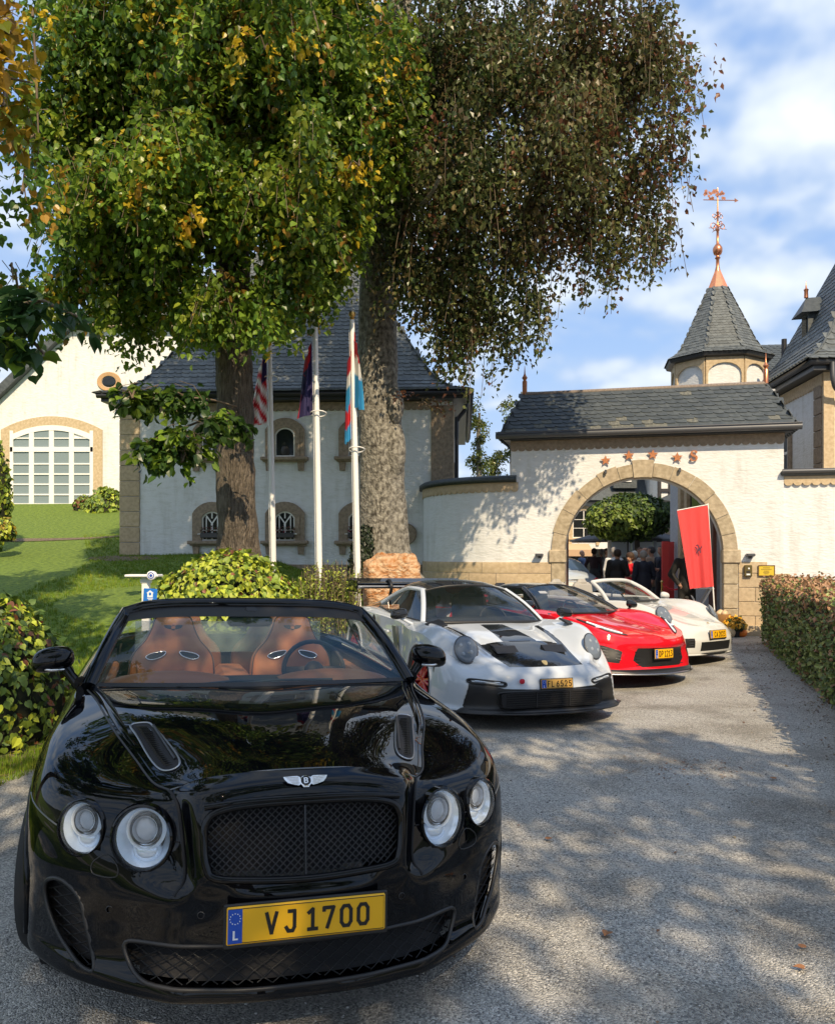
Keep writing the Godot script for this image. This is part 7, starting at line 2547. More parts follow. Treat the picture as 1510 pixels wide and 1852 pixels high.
# screen, side glass, roof, pillars and the shoulders behind the doors
func greenhouse(o: Node3D, base: Array, head: Array, roof: Array, belt: Array, cant: Array, cols: Array, body: Material, roof_m: Material) -> void:
	var sg0 := screen_grid(base, head)
	var dark_glass := glass("car_glass", Vector3(0.02, 0.03, 0.03), 0.30)
	var ws := put("windscreen", Sh.new().grid(sg0), dark_glass, o)
	var edge := []
	for i in sg0.size():
		edge.append(sg0[i][0])
	for p in sg0[sg0.size() - 1]:
		edge.append(p)
	for i in range(sg0.size() - 1, -1, -1):
		edge.append(sg0[i][sg0[0].size() - 1])
	put("seal", Sh.new().tube(edge, 0.013, 6), mats["black_plastic"], ws)
	put("scuttle", Sh.new().tube(sg0[0], 0.018, 6), mats["black_plastic"], ws)
	var rr := []
	for r in roof:
		var q := []
		for j in range(r.size() - 1, 0, -1):
			q.append((r[j] as Vector3) * Vector3(-1, 1, 1))
		q.append_array(r)
		rr.append(q)
	put("roof", Sh.new().grid(refine(rr, 5, 5)), roof_m, o)
	for sg in [-1.0, 1.0]:
		var b := smooth_line(belt if sg > 0 else mir(belt), 5)
		var c := smooth_line(cant if sg > 0 else mir(cant), 5)
		var g := strip_between(b, c, 4)
		put("side_window", Sh.new().grid(g, sg > 0), dark_glass, o)
		var pil = sg0[0].size() - 1 if sg > 0 else 0
		var ap := []
		for i in sg0.size():
			ap.append(sg0[i][pil] + Vector3(0.018 * sg, 0, -0.02))
		put("pillar", Sh.new().tube(ap, 0.032, 8), body, o)
		put("roof_rail", Sh.new().tube(c, 0.026, 8), body, o)
		put("window_sill", Sh.new().tube(b, 0.014, 6), mats["black_plastic"], o)
		# shoulder from the window line out to the flank's upper edge
		var outer := []
		for k in range(9, cols.size() - 2):
			outer.append((cols[k][7] as Vector3) * Vector3(sg, 1, 1))
		var oo := smooth_line(outer, 4)
		var inner := []
		var cl: Array = b + [Vector3(.64 * sg, .90, -3.7), Vector3(.62 * sg, .86, -4.2)]
		for p in oo:
			var best: Vector3 = cl[0]
			for k in cl.size() - 1:
				var z0: float = cl[k].z
				var z1: float = cl[k + 1].z
				if p.z <= z0 and p.z >= z1:
					best = (cl[k] as Vector3).lerp(cl[k + 1], (z0 - p.z) / maxf(z0 - z1, 0.001))
			if p.z < cl[cl.size() - 1].z:
				best = cl[cl.size() - 1]
			if p.z > (b[0] as Vector3).z:
				best = Vector3(p.x * 0.86, (b[0] as Vector3).y, p.z)
			inner.append(Vector3(best.x, best.y - 0.004, p.z))
		put("shoulder", Sh.new().grid(strip_between(oo, inner, 4, 0.02), sg < 0), body, o)

func red_coupe() -> void:
	var o := thing("sports_car", "low red mid engined coupe with pointed nose and black roof", "car", Vector3(3.0078, 0, -10.1156), 0.6327)
	o.transform.basis = Basis(Vector3.UP, 0.6327) * Basis(Vector3.BACK, -0.03)
	var body := paint("red_paint", Vector3(0.62, 0.008, 0.018), 0.3)
	var black := paint("carbon_paint", Vector3(0.010, 0.011, 0.013), 0.3)
	var d := [
		[0.0, .575, -.05, 0.0, [-.15, .0, .0, -.06, -.07, -.055, -.035]],
		[.20, .577, -.075, .20, [-.15, -.005, -.005, -.07, -.08, -.075, -.05]],
		[.40, .585, -.135, .40, [-.18, -.03, -.03, -.10, -.13, -.13, -.105]],
		[.55, .60, -.21, .55, [-.22, -.08, -.08, -.14, -.16, -.18, -.18]],
		[.68, .62, -.30, .675, [-.3, -.17, -.17, -.20, -.21, -.24, -.26]],
		[.79, .645, -.40, .775, [-.4, -.26, -.26, -.29, -.30, -.33, -.35]],
		[.87, .68, -.53, .85, [-.5, -.36, -.36, -.39, -.40, -.43, -.46]],
		[.925, .725, -.68, .905, [-.65, -.52, -.52, -.54, -.55, -.57, -.60]],
		[.955, .77, -.85, .935, [-.8, -.72, -.72, -.74, -.75, -.77, -.80]],
		[.965, .82, -1.08, .945, [-1.05, -1.05, -1.05, -1.05, -1.05, -1.05, -1.05]],
		[.94, .83, -1.4, .925, [-1.4, -1.4, -1.4, -1.4, -1.4, -1.4, -1.4]],
		[.90, .84, -1.8, .885, [-1.8, -1.8, -1.8, -1.8, -1.8, -1.8, -1.8]],
		[.90, .87, -2.4, .88, [-2.4, -2.4, -2.4, -2.4, -2.4, -2.4, -2.4]],
		[.95, .92, -3.0, .92, [-3.0, -3.0, -3.0, -3.0, -3.0, -3.0, -3.0]],
		[.965, .95, -3.6, .93, [-3.6, -3.6, -3.6, -3.6, -3.6, -3.6, -3.6]],
		[.94, .95, -4.2, .90, [-4.2, -4.2, -4.2, -4.2, -4.2, -4.2, -4.2]],
		[.70, .93, -4.5, .66, [-4.5, -4.55, -4.55, -4.55, -4.55, -4.55, -4.53]],
		[0, .92, -4.55, 0, [-4.55, -4.6, -4.6, -4.6, -4.6, -4.6, -4.58]]]
	var cols := flank([.16, .165, .20, .235, .34, .44, .52], d)
	var top := upper(cols, 5, GT_TS, [
		[-.20, .625, .622, .63, .652, .68],
		[-.42, .672, .668, .672, .715, .745],
		[-.65, .712, .706, .705, .765, .80],
		[-.92, .752, .745, .742, .815, .855],
		[-1.14, .788, .782, .778, .835, .872],
		[-1.30, .815, .812, .81, .842, .862]])
	var lp := []
	for sg in [-1.0, 1.0]:
		var pp := PackedVector2Array()
		for q in [[.66, .30], [.92, .33], [.90, .53], [.78, .50], [.60, .435]]:
			pp.append(Vector2(q[0] * sg, q[1]))
		lp.append(pp)
	lp.append(PackedVector2Array([Vector2(-.36, .25), Vector2(.36, .25), Vector2(.47, .33), Vector2(.41, .475), Vector2(-.41, .475), Vector2(-.47, .33)]))
	lp.append(PackedVector2Array([Vector2(-1.0, .1), Vector2(1.0, .1), Vector2(1.0, .225), Vector2(-1.0, .225)]))
	var low := func(p: Vector3) -> bool:
		if p.z < -0.85:
			return p.y < 0.22
		for pp in lp:
			if Geometry2D.is_point_in_polygon(Vector2(p.x, p.y), pp):
				return true
		return false
	var wheels := [Vector2(-1.1, .34), Vector2(-3.7, .36)]
	var gh := car_shell(o, cols, top, body, low, null, body, wheels, 0.37, 8, 8, lp)
	var look := Look.new(gh[0], 0, 1, 2, func(p: Vector3) -> bool: return p.z > -1.0)
	var tl := Look.new(gh[1], 0, 2, 1)
	for sg in [-1.0, 1.0]:
		# slanted lamp: from its outer rear tip to the inner front one
		var out := []
		for q in smooth_line([Vector3(.81, 0, -.74), Vector3(.78, 0, -.60), Vector3(.62, 0, -.36), Vector3(.46, 0, -.245), Vector3(.55, 0, -.37), Vector3(.70, 0, -.56)], 4, true):
			out.append(Vector3(q.x * sg, tl.at(q.x * sg, q.z, .68) + 0.006, q.z))
		var c := Vector3.ZERO
		for p in out:
			c += p
		c /= out.size()
		var s := Sh.new()
		for k in out.size():
			if sg > 0:
				s.tri(c, out[k], out[(k + 1) % out.size()])
			else:
				s.tri(c, out[(k + 1) % out.size()], out[k])
		var l := put("headlight", s, mats["lamp_dark"], o)
		put("lamp_edge", Sh.new().tube(out, 0.006, 5, true), mats["black_plastic"], l)
		put("lamp_strip", Sh.new().tube([Vector3(.755 * sg, tl.at(.755 * sg, -.63) + 0.012, -.63), Vector3(.62 * sg, tl.at(.62 * sg, -.44) + 0.012, -.44), Vector3(.50 * sg, tl.at(.50 * sg, -.29) + 0.012, -.29)], 0.011, 6), mats["lamp_white"], l)
		put("lamp_module", Sh.new().ball(Vector3(.70 * sg, tl.at(.70 * sg, -.50) + 0.004, -.50), Vector3(.035, .018, .05), 12), mats["lamp_silver"], l)
		for k in 4:
			var y := 0.345 + 0.035 * k
			put("intake_bar", Sh.new().tube([Vector3(.64 * sg, y, look.at(.64 * sg, y) + 0.004), Vector3(.80 * sg, y + 0.03, look.at(.80 * sg, y + 0.03) + 0.004)], 0.005, 5), mats["dark_metal"], o)
		put("bonnet_crease", Sh.new().tube(smooth_line([Vector3(.16 * sg, tl.at(.16 * sg, -.25) - 0.004, -.25), Vector3(.24 * sg, tl.at(.24 * sg, -.6) - 0.003, -.6), Vector3(.40 * sg, tl.at(.40 * sg, -1.1) - 0.003, -1.1)], 5), 0.011, 6), body, o)
		for w in wheels:
			var arch := []
			for k in 21:
				var a := lerpf(-0.3, PI + 0.3, k / 20.0)
				var p := Vector2(w.x, w.y) + Vector2(cos(a), sin(a)) * 0.37
				arch.append(Vector3(0.945 * sg, p.y, p.x))
			put("wheel_arch", Sh.new().tube(arch, 0.016, 7), body, o)
			put("arch_liner", Sh.new().lathe([Vector2(0.385, -0.16), Vector2(0.385, 0.14)], 20, Transform3D(Basis(Vector3.BACK, PI / 2), Vector3(0.79 * sg, w.y, w.x))), mats["dark"], o)
			wheel(o, Vector3(0.81 * sg, 0.34, w.x), 0.34, 0.28, 0.25, "dark_metal", 5, 0.0, sg)
		side_mirror(o, Vector3(1.0 * sg, .925, -1.40), sg, black, black)
	var lip := []
	for k in 21:
		var t := k / 10.0 - 1.0
		lip.append(Vector3(0.88 * t, 0.175, 0.03 - 0.36 * pow(absf(t), 2.2)))
	put("splitter", Sh.new().tube(lip, 0.026, 8, false, true, Vector2(1.3, 0.5)), mats["satin_metal"], o)
	var mb := Sh.new()
	for k in 5:
		var y := 0.27 + 0.04 * k
		mb.tube([Vector3(-.44, y, look.at(-.44, y) + 0.004), Vector3(0, y, look.at(0, y) + 0.004), Vector3(.44, y, look.at(.44, y) + 0.004)], 0.005, 5)
	put("mouth_bar", mb, mats["black_plastic"], o).set_meta("kind", "stuff")
	var base := [Vector3(-.73, .835, -1.40), Vector3(-.4, .825, -1.32), Vector3(0, .822, -1.28), Vector3(.4, .825, -1.32), Vector3(.73, .835, -1.40)]
	var head := [Vector3(-.47, 1.125, -2.0), Vector3(-.26, 1.165, -1.95), Vector3(0, 1.18, -1.93), Vector3(.26, 1.165, -1.95), Vector3(.47, 1.125, -2.0)]
	greenhouse(o, base, head, [
		[Vector3(0, 1.18, -1.93), Vector3(.26, 1.165, -1.95), Vector3(.40, 1.145, -1.97), Vector3(.47, 1.125, -2.0)],
		[Vector3(0, 1.195, -2.3), Vector3(.3, 1.185, -2.3), Vector3(.45, 1.16, -2.3), Vector3(.52, 1.13, -2.3)],
		[Vector3(0, 1.17, -2.65), Vector3(.3, 1.16, -2.65), Vector3(.46, 1.13, -2.65), Vector3(.56, 1.09, -2.65)],
		[Vector3(0, 1.08, -3.2), Vector3(.3, 1.07, -3.2), Vector3(.5, 1.04, -3.2), Vector3(.62, 1.0, -3.2)],
		[Vector3(0, .97, -4.0), Vector3(.3, .965, -4.0), Vector3(.5, .96, -4.0), Vector3(.66, .95, -4.0)],
		[Vector3(0, .93, -4.5), Vector3(.3, .93, -4.5), Vector3(.5, .93, -4.5), Vector3(.66, .93, -4.5)]],
		[Vector3(.74, .84, -1.42), Vector3(.77, .86, -1.9), Vector3(.77, .89, -2.3), Vector3(.74, .93, -2.7), Vector3(.68, .98, -3.0)],
		[Vector3(.47, 1.125, -2.0), Vector3(.51, 1.135, -2.2), Vector3(.55, 1.11, -2.5), Vector3(.60, 1.06, -2.8), Vector3(.65, 1.0, -3.02)],
		cols, black, black)
	cabin_inside(o, .82, -1.4, -2.8, mats["black_plastic"])
	plate(o, Transform3D(Basis(Vector3.RIGHT, -0.05), Vector3(-.035, .405, -.035)), .34, .112, "DP1213", [-.085, -.04, .012, .052, .092, .132], Vector3(.80, .47, .03), .075, .62)
	put("windscreen_sticker", Sh.new().box(Vector3(-.28, 1.075, -1.86), Vector3(.14, .05, .004), Basis(Vector3.RIGHT, -0.95)), mats["white_paint"], o)

func grey_cabriolet() -> void:
	var o := thing("sports_car", "pale grey open cabriolet parked last in the row before the arch", "car", Vector3(4.3079, 0, -12.2012), 0.7265)
	o.transform.basis = Basis(Vector3.UP, 0.7265) * Basis(Vector3.BACK, -0.0185)
	var body := paint("chalk_paint", Vector3(0.56, 0.565, 0.55), 0.3)
	var cols := gt_cols(0.06)
	var low := func(p: Vector3) -> bool:
		var x := absf(p.x)
		if p.z < -0.8 or p.y < 0.16:
			return p.y < 0.19
		return (x < 0.40 and p.y < 0.34 and p.y > 0.22) or (x > 0.50 and x < 0.86 and p.y > 0.24 + 0.1 * (0.86 - x) and p.y < 0.40)
	var wheels := [Vector2(-1.03, .335), Vector2(-3.45, .345)]
	var gh := car_shell(o, cols, gt_top(cols), body, low, null, body, wheels, 0.36, 7, 7)
	var look := Look.new(gh[0], 0, 1, 2, func(p: Vector3) -> bool: return p.z > -0.9)
	for sg in [-1.0, 1.0]:
		oval_lamp(o, Vector3(.682 * sg, .700, -.415), Vector3(.30 * sg, .50, .80), .112, .15, -0.25 * sg)
		for k in 3:
			var y := 0.30 + 0.035 * k
			put("intake_bar", Sh.new().tube([Vector3(.54 * sg, y, look.at(.54 * sg, y) + 0.006), Vector3(.80 * sg, y, look.at(.80 * sg, y) + 0.006)], 0.006, 5), mats["dark_metal"], o)
		for w in wheels:
			var arch := []
			for k in 21:
				var a := lerpf(-0.3, PI + 0.3, k / 20.0)
				var p := Vector2(w.x, w.y) + Vector2(cos(a), sin(a)) * 0.36
				arch.append(Vector3(0.925 * sg, p.y, p.x))
			put("wheel_arch", Sh.new().tube(arch, 0.014, 7), body, o)
			put("arch_liner", Sh.new().lathe([Vector2(0.375, -0.16), Vector2(0.375, 0.14)], 20, Transform3D(Basis(Vector3.BACK, PI / 2), Vector3(0.78 * sg, w.y, w.x))), mats["dark"], o)
			wheel(o, Vector3(0.80 * sg, 0.335, w.x), 0.335, 0.26, 0.25, "satin_metal", 5, 0.0, sg)
		side_mirror(o, Vector3(.98 * sg, .93, -1.45), sg, body, mats["black_plastic"])
		put("sill_line", Sh.new().tube(smooth_line([Vector3(.80 * sg, .875, -1.55), Vector3(.80 * sg, .89, -2.2), Vector3(.78 * sg, .91, -2.9)], 4), 0.04, 7), body, o)
	var lip := []
	for k in 21:
		var t := k / 10.0 - 1.0
		lip.append(Vector3(0.82 * t, 0.175, 0.02 - 0.34 * pow(absf(t), 2.4)))
	put("splitter", Sh.new().tube(lip, 0.022, 7, false, true, Vector2(1.3, 0.5)), mats["black_plastic"], o)
	var base := [Vector3(-.69, .87, -1.38), Vector3(-.4, .868, -1.30), Vector3(0, .866, -1.27), Vector3(.4, .868, -1.30), Vector3(.69, .87, -1.38)]
	var head := [Vector3(-.52, 1.15, -1.80), Vector3(-.28, 1.178, -1.75), Vector3(0, 1.185, -1.74), Vector3(.28, 1.178, -1.75), Vector3(.52, 1.15, -1.80)]
	var sgd := screen_grid(base, head, 0.025)
	var ws := put("windscreen", Sh.new().grid(sgd), mats["car_glass"], o)
	var edge := []
	for i in sgd.size():
		edge.append(sgd[i][0])
	for p in sgd[sgd.size() - 1]:
		edge.append(p)
	for i in range(sgd.size() - 1, -1, -1):
		edge.append(sgd[i][sgd[0].size() - 1])
	put("frame", Sh.new().tube(edge, 0.032, 8), body, ws)
	put("scuttle", Sh.new().tube(sgd[0], 0.02, 6), mats["black_plastic"], ws)
	cabin_inside(o, .87, -1.4, -3.0, mat("pale_leather", Vector3(0.35, 0.33, 0.29), 0.5))
	# folded soft top and tail deck
	var deck := []
	for q in [[-2.75, .93, .70], [-3.1, .98, .72], [-3.5, .98, .74], [-3.9, .93, .72], [-4.35, .83, .62]]:
		var r := []
		for k in 9:
			var t := k / 4.0 - 1.0
			r.append(Vector3(q[2] * t * 1.12, q[1] - 0.07 * t * t, q[0]))
		deck.append(r)
	put("tail_deck", Sh.new().grid(refine(deck, 4, 2)), body, o)
	put("folded_top", Sh.new().ball(Vector3(0, .94, -2.9), Vector3(.70, .12, .34), 20), mat("black_canvas", Vector3(0.012, 0.012, 0.013), 0.9), o)
	plate(o, Transform3D(Basis(Vector3.RIGHT, -0.08), Vector3(0, .445, .055)), .44, .112, "CA2023", [-.10, -.048, .018, .066, .114, .162], Vector3(.80, .47, .02), .075, .68)
	put("crest", Sh.new().box(Vector3(0, .60, -.11), Vector3(.03, .003, .04), Basis(Vector3.RIGHT, 0.5)), mats["crest_gold"], o)

func rear_car() -> void:
	# the saloon inside the yard, seen from behind
	var o := thing("saloon_car", "silver blue luxury saloon seen from behind inside the archway", "car", Vector3(4.69, 0, -25.4), 0.03)
	var body := paint("blue_silver", Vector3(0.42, 0.47, 0.52), 0.3)
	var sec := []
	for q in [[0.0, .30, .80, .55, .30], [-.06, .24, .92, .86, .60], [-.25, .22, .94, .92, .82], [-.9, .22, .95, .95, .98], [-1.6, .22, .95, .96, 1.0], [-4.2, .22, .95, .95, .95], [-4.9, .3, .8, .85, .9]]:
		var r := []
		for p in [[-.98, q[1] + .05], [-1.0, q[1] + .3], [-.97, .72], [-.82, .9], [-.4, 1.0], [0, 1.0], [.4, 1.0], [.82, .9], [.97, .72], [1.0, q[1] + .3], [.98, q[1] + .05]]:
			var top: float = q[4] + .12
			var yy: float = p[1] if p[1] < .5 else q[1] + .3 + (p[1] - .5) * 2.0 * (top - q[1] - .3)
			r.append(Vector3(p[0] * q[2], yy, q[0]))
		sec.append(r)
	put("body", Sh.new().grid(refine(sec, 4, 4)), body, o)
	var roof := []
	for q in [[-.95, 1.06, .78], [-1.5, 1.38, .62], [-2.4, 1.48, .60], [-3.2, 1.35, .62], [-3.7, 1.05, .76]]:
		var r := []
		for k in 9:
			var t := k / 4.0 - 1.0
			r.append(Vector3(q[2] * t, q[1] - 0.10 * pow(absf(t), 3), q[0]))
		roof.append(r)
	put("roof", Sh.new().grid(refine(roof, 4, 3)), body, o)
	var gl := []
	for q in [[-.92, 1.09, .66], [-1.42, 1.355, .50]]:
		var r := []
		for k in 9:
			var t := k / 4.0 - 1.0
			r.append(Vector3(q[2] * t, q[1] - 0.05 * pow(absf(t), 3), q[0]))
		gl.append(r)
	put("rear_window", Sh.new().grid(shifted(gl, Vector3(0, .02, .025))), mat("pale_screen", Vector3(0.30, 0.36, 0.36), 0.05), o)
	put("boot_trim", Sh.new().cbox(Vector3(0, .80, .025), Vector3(.72, .045, .05), 0.015), mats["chrome"], o)
	put("licence_plate", Sh.new().box(Vector3(0, .68, .03), Vector3(.52, .11, .02)), mats["white_paint"], o)
	for sg in [-1.0, 1.0]:
		put("tail_light", Sh.new().ball(Vector3(.72 * sg, .76, -.02), Vector3(.085, .12, .07), 14), mat("tail_red", Vector3(0.5, 0.01, 0.015), 0.15), o)
		for z in [-.95, -4.1]:
			wheel(o, Vector3(.84 * sg, .36, z), .36, .25, .25, "satin_metal", 7, 0.0, sg)

# plate lettering as strokes in a cell one wide and one high
func glyph(ch: String) -> Array:
	match ch:
		"V": return [[[0, 1], [.5, 0], [1, 1]]]
		"J": return [[[.3, 1], [.9, 1], [.9, .2], [.72, .02], [.28, .02], [.05, .22]]]
		"1": return [[[.12, .82], [.55, 1], [.55, 0]], [[.1, 0], [1, 0]]]
		"7": return [[[0, .86], [0, 1], [1, 1], [.35, 0]]]
		"0": return [[[.25, 0], [.0, .2], [.0, .8], [.25, 1], [.75, 1], [1, .8], [1, .2], [.75, 0], [.25, 0]]]
		"F": return [[[0, 0], [0, 1], [.95, 1]], [[0, .52], [.75, .52]]]
		"L": return [[[0, 1], [0, 0], [.95, 0]]]
		"6": return [[[.85, 1], [.35, .75], [.0, .35], [.1, .08], [.35, 0], [.7, 0], [1, .2], [1, .4], [.75, .58], [.3, .56], [.05, .4]]]
		"5": return [[[.95, 1], [.12, 1], [.05, .55], [.65, .6], [1, .42], [1, .18], [.7, 0], [.3, 0], [0, .15]]]
		"2": return [[[.0, .78], [.2, 1], [.75, 1], [1, .8], [.95, .6], [.0, 0], [1, 0]]]
		"D": return [[[0, 0], [0, 1], [.6, 1], [1, .7], [1, .3], [.6, 0], [0, 0]]]
		"P": return [[[0, 0], [0, 1], [.7, 1], [1, .85], [1, .6], [.7, .45], [0, .45]]]
		"3": return [[[.05, 1], [1, 1], [.45, .58], [.8, .55], [1, .35], [1, .2], [.7, 0], [.3, 0], [0, .16]]]
		"C": return [[[1, .8], [.75, 1], [.25, 1], [0, .8], [0, .2], [.25, 0], [.75, 0], [1, .2]]]
		"A": return [[[0, 0], [.5, 1], [1, 0]], [[.2, .32], [.8, .32]]]
	return []

func glyph_shape(ch: String, h: float, w: float, thick: float) -> Sh:
	var s := Sh.new()
	var hh := h - thick
	var ww := w - thick
	for line in glyph(ch):
		for i in line.size() - 1:
			var a := Vector2((line[i][0] - 0.5) * ww, (line[i][1] - 0.5) * hh)
			var b := Vector2((line[i + 1][0] - 0.5) * ww, (line[i + 1][1] - 0.5) * hh)
			var d := (b - a).normalized()
			var n := Vector2(-d.y, d.x) * thick * 0.5
			var e := d * thick * 0.32
			var z = 0.0012 + i * 0.00004
			s.prism(PackedVector2Array([a - e - n, b + e - n, b + e + n, a - e + n]), 0.0, z)
	return s

func hanging_flag(o_name: String, label: String, p: Vector3, drop: float, wide: float, out: Vector3, bands: Callable, back := 0.12) -> void:
	var o := thing(o_name, label, "flag", p)
	var g := []
	var cs := PackedColorArray()
	var rows := 27
	var cols := 13
	for i in rows:
		var v := float(i) / (rows - 1)
		var r := []
		for j in cols:
			var u := float(j) / (cols - 1)
			var fold := sin(u * 13.0 + v * 2.0) * 0.05 * (0.4 + u)
			var q := out * (wide * u * (0.35 + 0.65 * v)) + Vector3(0, -drop * (v * (1.0 - 0.25 * u) + 0.32 * u), 0) + Vector3(fold * 0.6, 0, fold + back * u * sin(u * 3.0))
			r.append(q)
			cs.append(bands.call(u, v))
		g.append(r)
	var s := Sh.new().grid(g, out.x < 0)
	s.col = cs
	var m := mat("flag_cloth", Vector3.ONE, 0.8)
	m.vertex_color_use_as_albedo = true
	m.backlight_enabled = true
	m.backlight = Color(0.5, 0.5, 0.5)
	put("cloth", s, m, o)

func blob_rock(o: Node3D, called: String, r: Vector3, m: Material, seed_: int, rough := 0.12) -> void:
	var f := FastNoiseLite.new()
	f.seed = seed_
	f.frequency = 1.0
	f.fractal_octaves = 4
	var g := []
	for i in 33:
		var row := []
		for j in 57:
			var th := PI * i / 32.0
			var ph := TAU * j / 56.0
			var d := Vector3(sin(th) * cos(ph), cos(th), sin(th) * sin(ph))
			var k := pow(pow(absf(d.x), 5) + pow(absf(d.y), 5) + pow(absf(d.z), 5), -0.2)
			var p := d * k
			var q := 1.0 + rough * f.get_noise_3d(p.x * 1.6, p.y * 1.6, p.z * 1.6) * 1.5 + rough * 0.6 * absf(f.get_noise_3d(p.x * 4.0, p.y * 4.0, p.z * 4.0))
			row.append(p * r * q)
		g.append(row)
	put(called, Sh.new().grid(g), m, o)

func mum_pot(called: String, label: String, c: Vector3, r: float, flower: Color, share: float) -> void:
	var o := dome_bush(called, label, c, Vector3(r, r * 0.85, r), 420, r * 0.26, [[share, flower], [1.0, Color(0.06, 0.085, 0.02)]], "flowers", 0.0)
	put("pot", Sh.new().lathe([Vector2(r * 0.5, 0), Vector2(r * 0.7, maxf(c.y, 0.08)), Vector2(r * 0.62, maxf(c.y, 0.08))], 16), mats["dark_metal"], o)

func props() -> void:
	var k := 0
	for q in [[Vector3(-2.58, 0.5, -15.2), Vector3(-2.69, 6.12, -15.2), "white flagpole rising behind the mound shrub with the striped flag"], [Vector3(-1.60, 0.1, -13.9), Vector3(-1.692, 5.72, -13.9), "white flagpole between the linden and the beech with the navy flag"], [Vector3(-0.967, 0.1, -14.0), Vector3(-1.087, 5.50, -14.0), "white flagpole beside the orange rock with the tricolour flag"]]:
		var o := thing("flagpole", q[2], "flagpole", q[0], 0.0, "flagpoles before the house")
		var d: Vector3 = q[1] - q[0]
		put("pole", Sh.new().tube([Vector3(0, -0.3, 0), d * 0.25, d * 0.6, d], [0.052, 0.05, 0.046, 0.038], 14), mats["white_paint"], o)
		put("finial", Sh.new().lathe([Vector2(0.02, 0), Vector2(0.045, 0.02), Vector2(0.03, 0.04), Vector2(0.06, 0.08), Vector2(0.055, 0.13), Vector2(0.001, 0.14)], 10, Transform3D(Basis(), d)), mat("brass", Vector3(0.55, 0.36, 0.13), 0.35, 0.9), o)
		var ring := []
		var c = d * [0.76, 0.68, 0.60][k] + Vector3(0.03, 0, 0.02)
		for m in 18:
			var a := TAU * m / 18.0
			ring.append(c + Vector3(cos(a) * 0.13, sin(a) * 0.035, sin(a) * 0.10))
		put("weight_ring", Sh.new().tube(ring, 0.011, 5, true), mats["white_paint"], o)
		put("halyard", Sh.new().tube([d * 0.97 + Vector3(-0.05, 0, 0.03), d * 0.1 + Vector3(-0.06, 0, 0.05)], 0.004, 4), mats["white_paint"], o)
		k += 1
	var red := Color(0.50, 0.012, 0.025)
	var white := Color(0.75, 0.74, 0.72)
	var navy := Color(0.022, 0.018, 0.075)
	var sky := Color(0.03, 0.27, 0.55)
	hanging_flag("flag", "red and white striped flag hanging limp before the linden trunk", Vector3(-2.72, 5.3, -15.15), 1.35, 0.34, Vector3(-1, 0, 0.2), func(u, v): return navy if v < 0.42 and u < 0.35 else (red if int(v * 9.0 + u * 4.0) % 2 == 0 else white))
	hanging_flag("flag", "navy blue flag with a red edge hanging from the middle pole", Vector3(-1.74, 5.15, -13.86), 1.25, 0.26, Vector3(-1, 0, 0.1), func(u, v): return red if v < 0.26 and u > 0.2 else (navy if u < 0.85 or v < 0.6 else Color(0.3, 0.01, 0.03)))
	hanging_flag("flag", "red, white and pale blue flag hanging from the pole beside the rock", Vector3(-1.05, 5.30, -13.95), 1.25, 0.20, Vector3(0.75, 0, 0.25), func(u, v): return red if v + u * 0.1 < 0.28 else (white if v + u * 0.1 < 0.56 else sky))
	hanging_flag("flag", "second tricolour flag folded behind the pole beside the rock", Vector3(-1.10, 5.28, -14.04), 1.75, 0.15, Vector3(-0.8, 0, 0.1), func(u, v): return red if v < 0.22 else (white if v < 0.36 else (sky if v < 0.58 else (red if v < 0.82 else sky))))
	# lectern-like white post with a blue house sign
	var o := thing("sign_post", "white post with flat top board and round badge beside the mound shrub", "sign", Vector3(-3.29, 0.2, -10.2))
	put("post", Sh.new().cbox(Vector3(0, 0.5, 0), Vector3(0.09, 1.3, 0.07), 0.006), mats["white_paint"], o)
	put("collar", Sh.new().cbox(Vector3(0, 1.08, 0), Vector3(0.12, 0.06, 0.09), 0.01), mats["white_paint"], o)
	put("board", Sh.new().cbox(Vector3(-0.02, 1.145, 0.02), Vector3(0.40, 0.03, 0.22), 0.008), mats["white_paint"], o)
	var bd := put("badge", Sh.new().lathe([Vector2(0.05, -0.06), Vector2(0.055, 0.02), Vector2(0.048, 0.026), Vector2(0.001, 0.026)], 24, Transform3D(Basis(Vector3.RIGHT, PI / 2), Vector3(0.105, 1.15, 0.12))), mats["white_paint"], o)
	put("badge_ring", Sh.new().lathe([Vector2(0.028, 0), Vector2(0.038, 0.003), Vector2(0.04, 0)], 20, Transform3D(Basis(Vector3.RIGHT, PI / 2), Vector3(0.105, 1.15, 0.147))), mats["plate_blue"], bd)
	put("badge_dot", Sh.new().ball(Vector3(0.105, 1.15, 0.148), Vector3(0.018, 0.018, 0.003), 12), mats["plate_blue"], bd)
	var bs := put("house_sign", Sh.new().cbox(Vector3(0.07, 0.905, 0.06), Vector3(0.165, 0.17, 0.012), 0.005, Basis(Vector3.BACK, -0.06)), mat("sign_blue", Vector3(0.015, 0.15, 0.55), 0.4), o)
	put("house_mark", Sh.new().prism(PackedVector2Array([Vector2(-.032, -.02), Vector2(.032, -.02), Vector2(.032, .03), Vector2(.045, .03), Vector2(0, .065), Vector2(-.045, .03), Vector2(-.032, .03)]), 0, 0.002, Transform3D(Basis(), Vector3(0.07, 0.905, 0.0665))), mats["plate_white"], bs)
	put("mark_hole", Sh.new().ball(Vector3(0.07, 0.925, 0.069), Vector3(0.016, 0.02, 0.002), 12), mats["sign_blue"], bs)
	put("mark_line", Sh.new().box(Vector3(0.07, 0.872, 0.067), Vector3(0.07, 0.008, 0.002)).box(Vector3(0.072, 0.856, 0.067), Vector3(0.05, 0.007, 0.002)), mats["plate_white"], bs)
	# boulder
	o = thing("rock", "big square cut orange and cream boulder at the beech's foot", "rock", Vector3(-0.45, 0.75, -14.75), 0.15)
